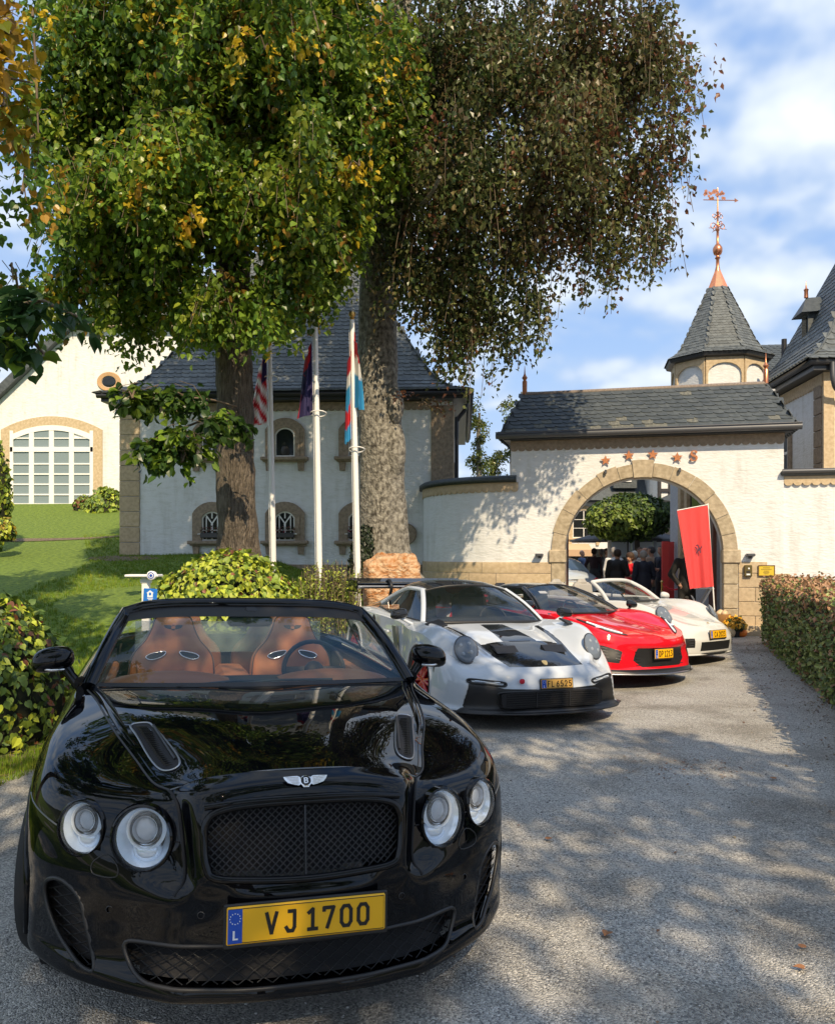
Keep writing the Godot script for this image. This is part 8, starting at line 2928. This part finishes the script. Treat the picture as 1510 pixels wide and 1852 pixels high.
	var rm := rough_mat("rock_orange", Vector3(0.34, 0.13, 0.035), Vector3(0.62, 0.46, 0.30), Vector3(1.1, 1.5, 1.1), 0.9, 3.0, 0.012, false)
	blob_rock(o, "stone", Vector3(0.47, 0.80, 0.40), rm, 6, 0.14)
	# red banner on its white pole
	o = thing("banner", "tall red cloth banner with small dark emblem on a white pole", "banner", Vector3(5.73, 0, -16.6))
	var g := []
	for i in 19:
		var r := []
		var v := i / 18.0
		for j in 25:
			var u := j / 24.0
			var tl := Vector3(-.61, 2.45, 0)
			var tr := Vector3(0, 2.56, 0)
			var bl := Vector3(-.39, .91, 0.05)
			var br := Vector3(.10, .955, 0)
			var p := tl.lerp(tr, u).lerp(bl.lerp(br, u), v)
			r.append(p + Vector3(0, 0, sin(u * 19.0 + v * 1.5) * 0.022 * (0.3 + v) + sin(u * 7.0 + 1.0 + v) * 0.03 * v))
		g.append(r)
	var cm := mat("banner_red", Vector3(0.72, 0.035, 0.03), 0.65)
	cm.backlight_enabled = true
	cm.backlight = Color(0.6, 0.6, 0.6)
	var cl := put("cloth", Sh.new().grid(g, true), cm, o)
	put("pole", Sh.new().tube([Vector3(0.0, 2.6, -0.01), Vector3(0.16, 0, -0.01)], 0.014, 8), mats["white_paint"], o)
	put("cross_bar", Sh.new().tube([Vector3(-.61, 2.46, 0), Vector3(0.0, 2.575, 0)], 0.010, 6), mats["white_paint"], o)
	var em := Sh.new()
	var bz := 0.05
	for q in [[[-.012, -.02], [.03, -.035], [.05, .01], [.02, .03]], [[.005, .02], [.03, .02], [.012, .08], [-.02, .085]], [[-.02, .085], [-.045, .065], [-.035, .055], [.0, .065]], [[-.01, .01], [-.05, .035], [-.055, .02], [-.015, -.015]], [[.0, -.02], [-.03, -.075], [-.015, -.085], [.02, -.03]], [[.03, -.03], [.045, -.085], [.06, -.08], [.05, -.01]], [[.045, .0], [.085, .03], [.075, .065], [.06, .03]]]:
		var pp := PackedVector2Array()
		for w in q:
			pp.append(Vector2(w[0], w[1]))
		em.prism(pp, 0.0, 0.004)
	put("emblem", em, mat("emblem_ink", Vector3(0.10, 0.02, 0.05), 0.7), cl, Transform3D(Basis(), Vector3(-.215, 1.70, 0.045)))
	gate_fittings()
	# folding table and goods by the jamb
	o = thing("folding_table", "white folding table with crossed legs standing behind the red banner", "table", Vector3(6.0, 0, -18.0), -0.2)
	put("top", Sh.new().cbox(Vector3(0, .87, 0), Vector3(.62, .03, .5), 0.008), mats["white_paint"], o)
	for z in [-.2, .2]:
		put("leg", Sh.new().box(Vector3(0, .43, z), Vector3(.03, 1.0, .025), Basis(Vector3.BACK, 0.5)), mats["white_paint"], o)
		put("leg", Sh.new().box(Vector3(0, .43, z + 0.03), Vector3(.03, 1.0, .025), Basis(Vector3.BACK, -0.5)), mats["white_paint"], o)
	o = thing("bucket", "white bucket standing on the ground beside the folding table", "bucket", Vector3(6.35, 0, -17.6))
	put("shell", Sh.new().lathe([Vector2(.12, 0), Vector2(.15, .34), Vector2(.14, .34), Vector2(.11, .02)], 18), mats["white_paint"], o)
	o = thing("rope_barrier", "brass rope barrier with sagging red rope beside the flower pots", "barrier", Vector3(5.52, 0, -19.0))
	for x in [0.0, 0.42]:
		put("post", Sh.new().lathe([Vector2(.14, 0), Vector2(.13, .03), Vector2(.022, .05), Vector2(.022, .95), Vector2(.04, .97), Vector2(.001, 1.01)], 14, Transform3D(Basis(), Vector3(x, 0, x * 0.6))), mats["brass"], o)
	put("rope", Sh.new().tube(smooth_line([Vector3(0, .93, 0), Vector3(.14, .82, .08), Vector3(.28, .80, .17), Vector3(.42, .9, .25)], 4), 0.02, 7), mat("rope_red", Vector3(0.5, 0.012, 0.03), 0.7), o)
	mum_pot("flower_pot", "pot of orange chrysanthemums beside the cabriolet's windscreen", Vector3(5.38, .30, -18.6), .26, Color(0.6, 0.16, 0.05), 0.6)
	mum_pot("flower_pot", "pot of green buds between the two brass posts", Vector3(5.78, .34, -18.4), .30, Color(0.25, 0.2, 0.03), 0.35)
	mum_pot("flower_pot", "pot of yellow chrysanthemums at the guard's feet", Vector3(6.02, .30, -18.2), .24, Color(0.7, 0.42, 0.03), 0.6)
	mum_pot("flower_pot", "pot of yellow and orange chrysanthemums beside the pumpkin below the plaque", Vector3(6.12, .20, -16.25), .22, Color(0.75, 0.40, 0.03), 0.75)
	o = thing("pumpkin", "small bright orange pumpkin on the ground beside the flower pot", "pumpkin", Vector3(6.25, .075, -16.2))
	put("fruit", Sh.new().ball(Vector3.ZERO, Vector3(.095, .08, .095), 20), mat("pumpkin_orange", Vector3(0.70, 0.17, 0.012), 0.5), o)
	put("stalk", Sh.new().tube([Vector3(0, .07, 0), Vector3(0.01, .12, 0)], 0.012, 6), mats["twig"], o)
	o = thing("gourd", "pale cream gourd lying against the flower pot", "pumpkin", Vector3(6.0, .1, -16.15))
	put("fruit", Sh.new().ball(Vector3.ZERO, Vector3(.10, .12, .10), 18), mat("gourd_cream", Vector3(0.6, 0.45, 0.28), 0.5), o)
	o = thing("basket", "wicker basket of small gourds at the foot of the arch", "basket", Vector3(5.98, .0, -16.55))
	put("wicker", Sh.new().lathe([Vector2(.10, .2), Vector2(.15, .24), Vector2(.17, .42), Vector2(.15, .42), Vector2(.1, .26)], 18), mat("wicker", Vector3(0.33, 0.17, 0.06), 0.8), o)
	for q in [[-.06, .43, .03], [.06, .44, .0], [.0, .45, -.06], [.02, .43, .09]]:
		put("gourd", Sh.new().ball(Vector3(q[0], q[1], q[2]), Vector3(.06, .055, .06), 12), mats["gourd_cream"], o)
	o = thing("stone_block", "low stone block under the wicker basket at the arch", "block", Vector3(5.98, 0, -16.55))
	put("block", Sh.new().cbox(Vector3(0, .095, 0), Vector3(.36, .19, .3), 0.015), mats["old_stone"], o)
	for q in [[6.06, -20.6, "slim red display pillar beside the man in navy"], [6.38, -21.2, "second red display pillar nearer the annex wall"]]:
		o = thing("display_pillar", q[2], "display", Vector3(q[0], 0, q[1]))
		put("panel", Sh.new().cbox(Vector3(0, .95, 0), Vector3(.16, 1.9, .08), 0.01), mats["banner_red"], o)
		put("foot", Sh.new().cbox(Vector3(0, .02, 0), Vector3(.3, .04, .25), 0.01), mats["dark_metal"], o)
	# yard greenery
	var mid := Color(0.085, 0.14, 0.02)
	var dk := Color(0.03, 0.06, 0.012)
	o = dome_bush("ball_tree", "clipped ball shaped tree with dense dark green crown in the courtyard", Vector3(6.57, 2.72, -26.0), Vector3(1.36, .74, 1.2), 7000, .105, [[0.45, mid], [0.55, dk]], "tree", -1.1)
	put("trunk", trunk_shape([Vector3(.26, 0, 0), Vector3(.24, 1.0, 0), Vector3(.2, 2.2, 0), Vector3(.1, 2.8, 0)], [.1, .08, .08, .05], 10, 0.05, 0.2, 3), mats["bark_brown"], o)
	o = dome_bush("young_tree", "paler leafy young tree beside the clipped ball tree", Vector3(5.75, 2.55, -25.2), Vector3(.75, .55, .7), 1800, .11, [[0.6, Color(0.16, 0.22, 0.03)], [0.4, mid]], "tree", -1.1)
	put("trunk", trunk_shape([Vector3(0.02, 0, 0), Vector3(0, 1.0, 0), Vector3(0, 2.3, 0)], [.075, .065, .06], 10, 0.04, 0.1, 5), mat("birch_bark", Vector3(0.6, 0.56, 0.5), 0.8), o)
	dome_bush("box_ball", "clipped round box bush above the silver saloon's roof", Vector3(5.2, .75, -29.0), Vector3(.62, .68, .5), 900, .08, [[0.7, mid], [0.3, dk]])
	dome_bush("box_ball", "small clipped box bush seen between the heads of the crowd", Vector3(7.0, .85, -28.5), Vector3(.5, .6, .5), 700, .08, [[0.7, mid], [0.3, dk]])

func gate_fittings() -> void:
	var gx := Transform3D(Basis(Vector3.UP, deg_to_rad(-14.0)), Vector3(4.54, 0, -17.0))
	for q in [[-2.06, "small grey wall lamp above the plinth beside the curved wall"], [2.04, "small grey wall lamp above the intercom and the brass plaque"]]:
		var o := thing("wall_lamp", q[1], "lamp")
		o.transform = gx * Transform3D(Basis(), Vector3(q[0], 1.58, 0.0))
		put("housing", Sh.new().cbox(Vector3(0, 0, .09), Vector3(.16, .055, .18), 0.012), mats["gutter_zinc"], o)
		put("arm", Sh.new().box(Vector3(0, -.03, .02), Vector3(.06, .08, .05)), mats["gutter_zinc"], o)
	for q in [[-.72, "little"], [.72, "other"]]:
		var o := thing("spot_lamp", "tiny grey spotlight clipped on the arch stones, %s of the keystone" % ("under the first star" if q[1] == "little" else "under the fourth star"), "lamp")
		o.transform = gx * Transform3D(Basis(), Vector3(q[0], 3.27, 0.06))
		put("housing", Sh.new().cbox(Vector3(0, 0, .03), Vector3(.045, .085, .06), 0.008), mats["gutter_zinc"], o)
	var o := thing("intercom", "olive metal intercom box with lit button beside the arch", "intercom")
	o.transform = gx * Transform3D(Basis(), Vector3(2.0, 1.27, 0.03))
	put("housing", Sh.new().cbox(Vector3(0, 0, .03), Vector3(.145, .225, .07), 0.012), mat("olive_metal", Vector3(0.14, 0.11, 0.04), 0.45, 0.5), o)
	put("button", Sh.new().ball(Vector3(0.01, .045, .066), Vector3(.018, .018, .006), 12), mats["white_paint"], o)
	put("slot", Sh.new().box(Vector3(0, -.02, .066), Vector3(.07, .03, .004)), mats["dark_metal"], o)
	put("name_tag", Sh.new().box(Vector3(0, -.07, .067), Vector3(.07, .03, .004)), mats["plate_white"], o)
	o = thing("plaque", "yellow framed plaque with small lines of lettering beside the intercom", "plaque")
	o.transform = gx * Transform3D(Basis(), Vector3(2.34, 1.275, 0.03))
	put("board", Sh.new().cbox(Vector3(0, 0, .012), Vector3(.285, .20, .02), 0.004), mat("plaque_yellow", Vector3(0.62, 0.46, 0.04), 0.4), o)
	var s := Sh.new()
	for q in [[0, .1, .30, .014], [0, -.1, .30, .014], [-.145, 0, .014, .21], [.145, 0, .014, .21]]:
		s.box(Vector3(q[0], q[1], .02), Vector3(q[2], q[3], .022))
	put("frame", s, mat("frame_wood", Vector3(0.16, 0.085, 0.03), 0.5), o)
	s = Sh.new()
	for q in [[.055, .13], [.025, .20], [-.01, .10], [-.035, .12], [-.06, .09]]:
		for k in int(q[1] / 0.016):
			s.box(Vector3(-q[1] / 2 + k * 0.016 + 0.006, q[0], .0235), Vector3(0.009, 0.014, 0.003))
	put("lettering", s, mats["frame_wood"], o).set_meta("kind", "stuff")

# --- people: one skin round the bones of a pose -----------------------------------------------------------------
func person(label: String, at_: Vector3, yaw: float, h: float, look_: Dictionary, pose: Dictionary) -> void:
	var o := thing("person", label, "person", at_, yaw, "guests in the courtyard")
	var k := h / 1.75
	var B := []   # [a, b, ra, rb, colour]
	var top: Color = look_.top
	var leg: Color = look_.legs
	var skin := Color(0.45, 0.25, 0.17)
	var hair: Color = look_.hair
	var shoe := Color(0.02, 0.018, 0.016)
	var spread: float = pose.get("spread", 0.09)
	var turn: float = pose.get("turn", 0.0)
	var w: float = look_.get("w", 1.0)
	var nod: float = pose.get("nod", 0.0)
	for s in [-1.0, 1.0]:
		var hip := Vector3(s * 0.09, 0.93, 0)
		var knee := Vector3(s * (0.09 + spread * 0.4), 0.50, 0.02 + s * pose.get("step", 0.0) * 0.5)
		var ank := Vector3(s * (0.08 + spread), 0.09, -0.02 + s * pose.get("step", 0.0))
		B.append([hip, knee, 0.095 * w, 0.062, leg])
		B.append([knee, ank, 0.062, 0.045, skin if look_.get("skirt", false) else leg])
		B.append([ank + Vector3(0, -0.045, -0.03), ank + Vector3(s * 0.02, -0.06, 0.14), 0.042, 0.032, shoe])
		var sh := Vector3(s * 0.185, 1.41, -0.01)
		var arm: Array = pose.get("arm_r" if s > 0 else "arm_l", [Vector3(s * 0.25, 1.13, -0.03), Vector3(s * 0.25, 0.88, 0.05)])
		var jk: float = 0.012 if look_.get("jacket", false) else 0.0
		B.append([sh, arm[0], 0.065 * w + jk, 0.054 + jk, top])
		B.append([arm[0], arm[1], 0.052 + jk, 0.038 + jk, top if look_.get("sleeves", true) else skin])
		var hd: Vector3 = (arm[1] - arm[0]).normalized()
		B.append([arm[1], arm[1] + hd * 0.075, 0.034, 0.030, skin])
	B.append([Vector3(0, 0.95, 0), Vector3(0, 1.12, 0.005), 0.135 * w, 0.125 * w, leg if look_.get("tucked", false) else top])
	B.append([Vector3(0, 1.12, 0.0), Vector3(0, 1.33, -0.005), 0.13 * w, 0.145 * w, top])
	B.append([Vector3(-0.12, 1.385, -0.01), Vector3(0.12, 1.385, -0.01), 0.085, 0.085, top])
	if look_.get("jacket", false):
		B.append([Vector3(0, 0.86, -0.005), Vector3(0, 1.1, -0.005), 0.175 * w, 0.155 * w, top])
	if look_.get("skirt", false):
		B.append([Vector3(0, 0.62, 0), Vector3(0, 1.0, 0), 0.19, 0.15, top])
	B.append([Vector3(0, 1.44, -0.01), Vector3(0, 1.54, 0.005), 0.055, 0.052, skin])
	var hb := Basis(Vector3.UP, turn) * Basis(Vector3.RIGHT, nod)
	var hc := Vector3(0, 1.63, 0.015)
	B.append([hc + hb * Vector3(0, 0.03, -0.012), hc + hb * Vector3(0, -0.045, 0.022), 0.092, 0.068, skin])
	B.append([hc + hb * Vector3(0, -0.005, 0.085), hc + hb * Vector3(0, -0.025, 0.105), 0.014, 0.017, skin])
	for s in [-1.0, 1.0]:
		B.append([hc + hb * Vector3(s * 0.082, 0.0, 0.0), hc + hb * Vector3(s * 0.086, -0.03, 0.0), 0.017, 0.013, skin])
	var hs: float = look_.get("hair_size", 1.0)
	if hs > 0.0:
		B.append([hc + hb * Vector3(0, 0.05, -0.022), hc + hb * Vector3(0, 0.012 - 0.06 * (hs - 1.0), -0.04), 0.091 * hs, 0.082 * hs, hair])
	if look_.get("cap", false):
		B.append([hc + hb * Vector3(0, 0.075, 0.03), hc + hb * Vector3(0, 0.06, 0.13), 0.07, 0.02, hair])
	var s := skin_mesh(B, 0.024)
	for i in s.v.size():
		s.v[i] *= k
	var m := mat("person_skin", Vector3.ONE, 0.75)
	m.vertex_color_use_as_albedo = true
	# fingers
	for sd in [-1.0, 1.0]:
		var arm: Array = pose.get("arm_r" if sd > 0 else "arm_l", [Vector3(sd * 0.25, 1.13, -0.03), Vector3(sd * 0.25, 0.88, 0.05)])
		var hd: Vector3 = (arm[1] - arm[0]).normalized()
		var side := hd.cross(Vector3(sd, 0, 0.2)).normalized()
		var inn := side.cross(hd).normalized()
		for f in 5:
			var n0 := s.v.size()
			var b0: Vector3 = arm[1] + hd * (0.075 if f < 4 else 0.03) + side * ((f - 1.5) * 0.018 if f < 4 else -0.034)
			var l: float = [0.062, 0.07, 0.066, 0.05, 0.05][f]
			var dir := hd if f < 4 else (hd * 0.7 - side * 0.7).normalized()
			s.tube([b0 * k, (b0 + dir * l * 0.55 + inn * 0.006) * k, (b0 + dir * l * 0.95 + inn * 0.022) * k], [0.009, 0.0085, 0.007], 5)
			for i in s.v.size() - n0:
				s.col.append(skin)
	put("body", s, m, o)
	# eyes and brows on those who look this way
	if look_.get("face", false):
		var e := Sh.new()
		for sd in [-1.0, 1.0]:
			e.ball((hc + hb * Vector3(sd * 0.033, 0.004, 0.078)) * k, Vector3(0.011, 0.007, 0.006) * k, 8)
			e.box((hc + hb * Vector3(sd * 0.034, 0.026, 0.083)) * k, Vector3(0.034, 0.007, 0.01) * k, hb)
		e.box((hc + hb * Vector3(0, -0.058, 0.083)) * k, Vector3(0.042, 0.007, 0.012) * k, hb)
		put("eyes", e, mats["door_wood"], o)

func skin_mesh(B: Array, cell: float) -> Sh:
	var lo := Vector3(INF, INF, INF)
	var hi := -lo
	for b in B:
		var r := maxf(b[2], b[3]) + cell * 2.0
		for e in 2:
			lo = lo.min(b[e] - Vector3(r, r, r))
			hi = hi.max(b[e] + Vector3(r, r, r))
	var n := Vector3i(((hi - lo) / cell).ceil()) + Vector3i.ONE
	var val := PackedFloat32Array()
	val.resize(n.x * n.y * n.z)
	val.fill(1.0)
	var own := PackedInt32Array()
	own.resize(val.size())
	var hard := val.duplicate()
	var smooth := 0.02
	for bi in B.size():
		var b: Array = B[bi]
		var a: Vector3 = b[0]
		var d: Vector3 = b[1] - a
		var dd := maxf(d.length_squared(), 1e-9)
		var r: float = maxf(b[2], b[3]) + cell * 2.5
		var l: Vector3 = ((a.min(b[1]) - Vector3(r, r, r) - lo) / cell).floor().max(Vector3.ZERO)
		var h: Vector3 = ((a.max(b[1]) + Vector3(r, r, r) - lo) / cell).ceil().min(Vector3(n - Vector3i.ONE))
		for z in range(int(l.z), int(h.z) + 1):
			for y in range(int(l.y), int(h.y) + 1):
				for x in range(int(l.x), int(h.x) + 1):
					var p := lo + Vector3(x, y, z) * cell
					var t := clampf((p - a).dot(d) / dd, 0.0, 1.0)
					var v: float = p.distance_to(a + d * t) - lerpf(b[2], b[3], t)
					var i := (z * n.y + y) * n.x + x
					if v < hard[i]:
						hard[i] = v
						own[i] = bi
					var c := val[i]
					var hh := maxf(smooth - absf(c - v), 0.0) / smooth
					val[i] = minf(c, v) - hh * hh * smooth * 0.25
	var s := Sh.new()
	var id := {}
	for z in n.z - 1:
		for y in n.y - 1:
			for x in n.x - 1:
				var base := (z * n.y + y) * n.x + x
				var m := 0
				var sum := Vector3.ZERO
				var cnt := 0
				var v := [val[base], val[base + 1], val[base + n.x], val[base + n.x + 1], val[base + n.x * n.y], val[base + n.x * n.y + 1], val[base + n.x * n.y + n.x], val[base + n.x * n.y + n.x + 1]]
				for k in 8:
					if v[k] < 0.0:
						m |= 1 << k
				if m == 0 or m == 255:
					continue
				for e in [[0, 1], [2, 3], [4, 5], [6, 7], [0, 2], [1, 3], [4, 6], [5, 7], [0, 4], [1, 5], [2, 6], [3, 7]]:
					var va: float = v[e[0]]
					var vb: float = v[e[1]]
					if (va < 0.0) != (vb < 0.0):
						var t := va / (va - vb)
						var pa := Vector3(e[0] & 1, (e[0] >> 1) & 1, (e[0] >> 2) & 1)
						var pb := Vector3(e[1] & 1, (e[1] >> 1) & 1, (e[1] >> 2) & 1)
						sum += pa.lerp(pb, t)
						cnt += 1
				id[base] = s.v.size()
				s.v.append(lo + (Vector3(x, y, z) + sum / cnt) * cell)
				var gr := Vector3(v[1] + v[3] + v[5] + v[7] - v[0] - v[2] - v[4] - v[6], v[2] + v[3] + v[6] + v[7] - v[0] - v[1] - v[4] - v[5], v[4] + v[5] + v[6] + v[7] - v[0] - v[1] - v[2] - v[3])
				s.n.append(gr.normalized())
				s.col.append(B[own[base]][4])
	var step := [1, n.x, n.x * n.y]
	for base in id.keys():
		var z: int = base / (n.x * n.y)
		var y: int = (base / n.x) % n.y
		var x: int = base % n.x
		for ax in 3:
			var u := (ax + 1) % 3
			var w := (ax + 2) % 3
			if [x, y, z][u] == 0 or [x, y, z][w] == 0:
				continue
			var a := val[base]
			var b := val[base + step[ax]]
			if (a < 0.0) == (b < 0.0):
				continue
			var q := [base, base - step[u], base - step[u] - step[w], base - step[w]]
			if not (id.has(q[1]) and id.has(q[2]) and id.has(q[3])):
				continue
			var i0: int = id[q[0]]
			var i1: int = id[q[1]]
			var i2: int = id[q[2]]
			var i3: int = id[q[3]]
			# front faces run clockwise seen from outside
			if a < 0.0:
				for k in [i0, i2, i1, i0, i3, i2]:
					s.idx.append(k)
			else:
				for k in [i0, i1, i2, i0, i2, i3]:
					s.idx.append(k)
	return s

func people() -> void:
	var black := Color(0.008, 0.008, 0.011)
	var navy := Color(0.010, 0.014, 0.03)
	var grey := Color(0.10, 0.105, 0.115)
	var brown_hair := Color(0.035, 0.018, 0.01)
	var grey_hair := Color(0.28, 0.26, 0.24)
	var spot := func(px: float, d: float) -> Vector3: return Vector3((px - 755.0) / 1520.0 * d, 0.006, -d)
	var bent := func(s: float, y := 1.12, z := 0.28) -> Array: return [Vector3(s * 0.27, 1.13, -0.02), Vector3(s * 0.14, y, z)]
	person("man in plum shirt and grey trousers seen from behind beside the silver saloon", spot.call(1074, 28.0), PI - 0.2, 1.76, {"top": Color(0.085, 0.05, 0.058), "legs": grey, "hair": brown_hair, "tucked": true}, {"arm_r": [Vector3(.29, 1.15, .02), Vector3(.22, .95, .16)]})
	person("broad man in black suit turned away, next to the woman in red", spot.call(1116, 20.8), PI - 0.5, 1.70, {"top": black, "legs": black, "hair": brown_hair, "jacket": true, "w": 1.15}, {"arm_l": bent.call(-1.0), "turn": 0.3})
	person("curly haired woman in a bright red dress", spot.call(1139, 21.6), -0.9, 1.60, {"top": Color(0.62, 0.008, 0.02), "legs": Color(0.62, 0.008, 0.02), "hair": Color(0.05, 0.025, 0.015), "hair_size": 1.32, "skirt": true, "sleeves": false, "face": true, "w": 0.88}, {"arm_r": bent.call(1.0), "spread": 0.03})
	person("grey haired man in dark navy suit with his back turned", spot.call(1163, 20.4), PI + 0.15, 1.66, {"top": navy, "legs": navy, "hair": grey_hair, "jacket": true, "w": 1.15}, {"arm_l": bent.call(-1.0, 1.0)})
	person("man in beige jacket and dark flat cap", spot.call(1178, 22.6), PI + 0.7, 1.78, {"top": Color(0.33, 0.235, 0.165), "legs": grey, "hair": Color(0.05, 0.045, 0.045), "jacket": true, "cap": true}, {"arm_l": bent.call(-1.0), "nod": 0.15})
	person("bald man facing the yard gate in pale shirt", spot.call(1166, 23.4), 0.3, 1.76, {"top": Color(0.5, 0.47, 0.43), "legs": grey, "hair": grey_hair, "hair_size": 0.0, "face": true}, {"arm_r": bent.call(1.0)})
	person("dark haired man in navy jersey beside the red display pillar", spot.call(1196, 22.0), -1.1, 1.80, {"top": navy, "legs": Color(0.03, 0.03, 0.035), "hair": Color(0.05, 0.04, 0.035), "face": true}, {"arm_r": bent.call(1.0, 1.15, 0.2)})
	person("elderly man in blue shirt behind the saloon's roof", spot.call(1052, 31.5), 0.9, 1.70, {"top": Color(0.06, 0.10, 0.2), "legs": grey, "hair": Color(0.4, 0.36, 0.32), "hair_size": 0.9, "face": true}, {})
	person("man in white shirt standing behind the black suit", spot.call(1110, 23.4), PI - 0.3, 1.76, {"top": Color(0.62, 0.62, 0.62), "legs": grey, "hair": grey_hair, "tucked": true}, {})
	person("slim person in black between the plum shirt and the birch trunk", spot.call(1097, 25.6), 1.2, 1.74, {"top": black, "legs": black, "hair": brown_hair}, {})
	person("man in slate blue shirt close behind the plum shirt", spot.call(1087, 28.6), PI + 0.6, 1.74, {"top": Color(0.12, 0.15, 0.18), "legs": Color(0.05, 0.06, 0.08), "hair": grey_hair}, {})
	person("white haired guest in cream clothes behind the woman in red", spot.call(1147, 23.2), PI + 0.3, 1.66, {"top": Color(0.6, 0.56, 0.48), "legs": Color(0.5, 0.46, 0.4), "hair": Color(0.6, 0.58, 0.52)}, {})
	person("man in dark coat talking beside the ball tree trunk", spot.call(1157, 23.9), 0.6, 1.76, {"top": Color(0.06, 0.045, 0.04), "legs": black, "hair": Color(0.08, 0.05, 0.035), "face": true}, {})
	person("doorman in black suit standing half hidden by the red banner", spot.call(1241, 17.9), 0.05, 1.78, {"top": black, "legs": black, "hair": brown_hair, "jacket": true, "face": true}, {"arm_l": [Vector3(-.30, 1.13, -.08), Vector3(-.21, .95, .10)], "arm_r": [Vector3(.29, 1.13, -.06), Vector3(.20, .96, .12)], "spread": 0.10})

func small_things() -> void:
	var brown := mat("dry_leaf", Vector3(0.30, 0.13, 0.05), 0.7)
	var lm := leaf_mesh(2)
	var k := 0
	for q in [[1452, 1720], [1455, 1757], [1100, 1690], [1232, 1395], [988, 1522], [1400, 1412]]:
		var d = 1.62 * 1520.0 / (q[1] - 1000.0)
		var o := piece_thing("fallen_leaf", ["dry brown leaf on the asphalt at the lower edge of the photo, upper of two", "dry leaf on the asphalt near the corner, lower of two", "dry leaf in the middle of the shaded asphalt", "dry leaf lying in front of the silver coupe", "dry leaf beside the black convertible's headlights", "dry leaf at the hedge shadow's edge", "dry leaf nearest the viewer beyond the black bumper's corner", "dry leaf on the sunlit asphalt before the hedge"][k], "leaf", "fallen leaves on the asphalt")
		o.mesh = lm
		o.material_override = brown
		var s := 0.034 + 0.008 * (k % 3)
		o.transform = Transform3D(Basis(Vector3.UP, k * 1.3) * Basis(Vector3.RIGHT, -PI / 2 + 0.15), Vector3((q[0] - 755.0) / 1520.0 * d, 0.014, -d)).scaled_local(Vector3(s, s, s))
		k += 1
	var where := []
	var tint := []
	for i in 900:
		var u := rng.randf()
		var a := Vector3(6.1, 0, -15.0).lerp(Vector3(3.1, 0, -4.5), u)
		var p := a + Vector3(-absf(rng.randfn()) * 0.35 + 0.15, 0.008, rng.randfn() * 0.2)
		var s := rng.randf_range(0.015, 0.04)
		where.append(Transform3D(Basis(Vector3.UP, rng.randf() * TAU) * Basis(Vector3.RIGHT, -PI / 2 + rng.randf_range(-0.3, 0.3)), p).scaled_local(Vector3(s, s, s)))
		tint.append(tint_of([[0.6, Color(0.16, 0.08, 0.04)], [0.4, Color(0.25, 0.17, 0.08)]]))
	for i in 160:
		var z := -2.0 - rng.randf() * 12.0
		var p := Vector3(rng.randf_range(-0.2, 3.4 - z * 0.1), 0.008, z)
		var s := rng.randf_range(0.012, 0.03)
		where.append(Transform3D(Basis(Vector3.UP, rng.randf() * TAU) * Basis(Vector3.RIGHT, -PI / 2 + rng.randf_range(-0.3, 0.3)), p).scaled_local(Vector3(s, s, s)))
		tint.append(tint_of([[0.5, Color(0.2, 0.1, 0.045)], [0.5, Color(0.3, 0.24, 0.14)]]))
	for i in 170:
		var p := Vector3(2.0 + rng.randfn() * 0.28, 0.008, -6.35 + rng.randfn() * 0.22)
		var s := rng.randf_range(0.012, 0.03)
		where.append(Transform3D(Basis(Vector3.UP, rng.randf() * TAU) * Basis(Vector3.RIGHT, -PI / 2 + rng.randf_range(-0.3, 0.3)), p).scaled_local(Vector3(s, s, s)))
		tint.append(tint_of([[0.6, Color(0.24, 0.13, 0.08)], [0.4, Color(0.34, 0.24, 0.16)]]))
	copies("leaf_litter", leaf_mesh(1), mats["leaf_matt"], where, tint)
	# loose light chips on the asphalt near the viewer
	where = []
	tint = []
	for i in 5000:
		var z := -1.7 - pow(rng.randf(), 1.5) * 8.0
		var p := Vector3(rng.randf_range(-0.75, 0.75) * -z * 0.85 + 0.3, 0.003, z)
		if p.x < edge_x(z):
			continue
		var s := rng.randf_range(0.0018, 0.005)
		where.append(Transform3D(Basis.from_euler(Vector3(rng.randf() * 6, rng.randf() * 6, rng.randf() * 6)).scaled(Vector3(s * 1.4, s * 0.8, s)), p))
		var v := rng.randf_range(0.15, 0.5)
		tint.append(Color(v, v * 0.97, v * 0.92))
	var chip := mat("chip", Vector3.ONE, 0.8)
	chip.vertex_color_use_as_albedo = true
	copies("gravel", Sh.new().ball(Vector3.ZERO, Vector3.ONE, 6).mesh(), chip, where, tint)

func piece_thing(called: String, label: String, category: String, group: String) -> MeshInstance3D:
	var o := MeshInstance3D.new()
	o.name = numbered(called)
	add_child(o)
	tag(o, label, category, group)
	return o
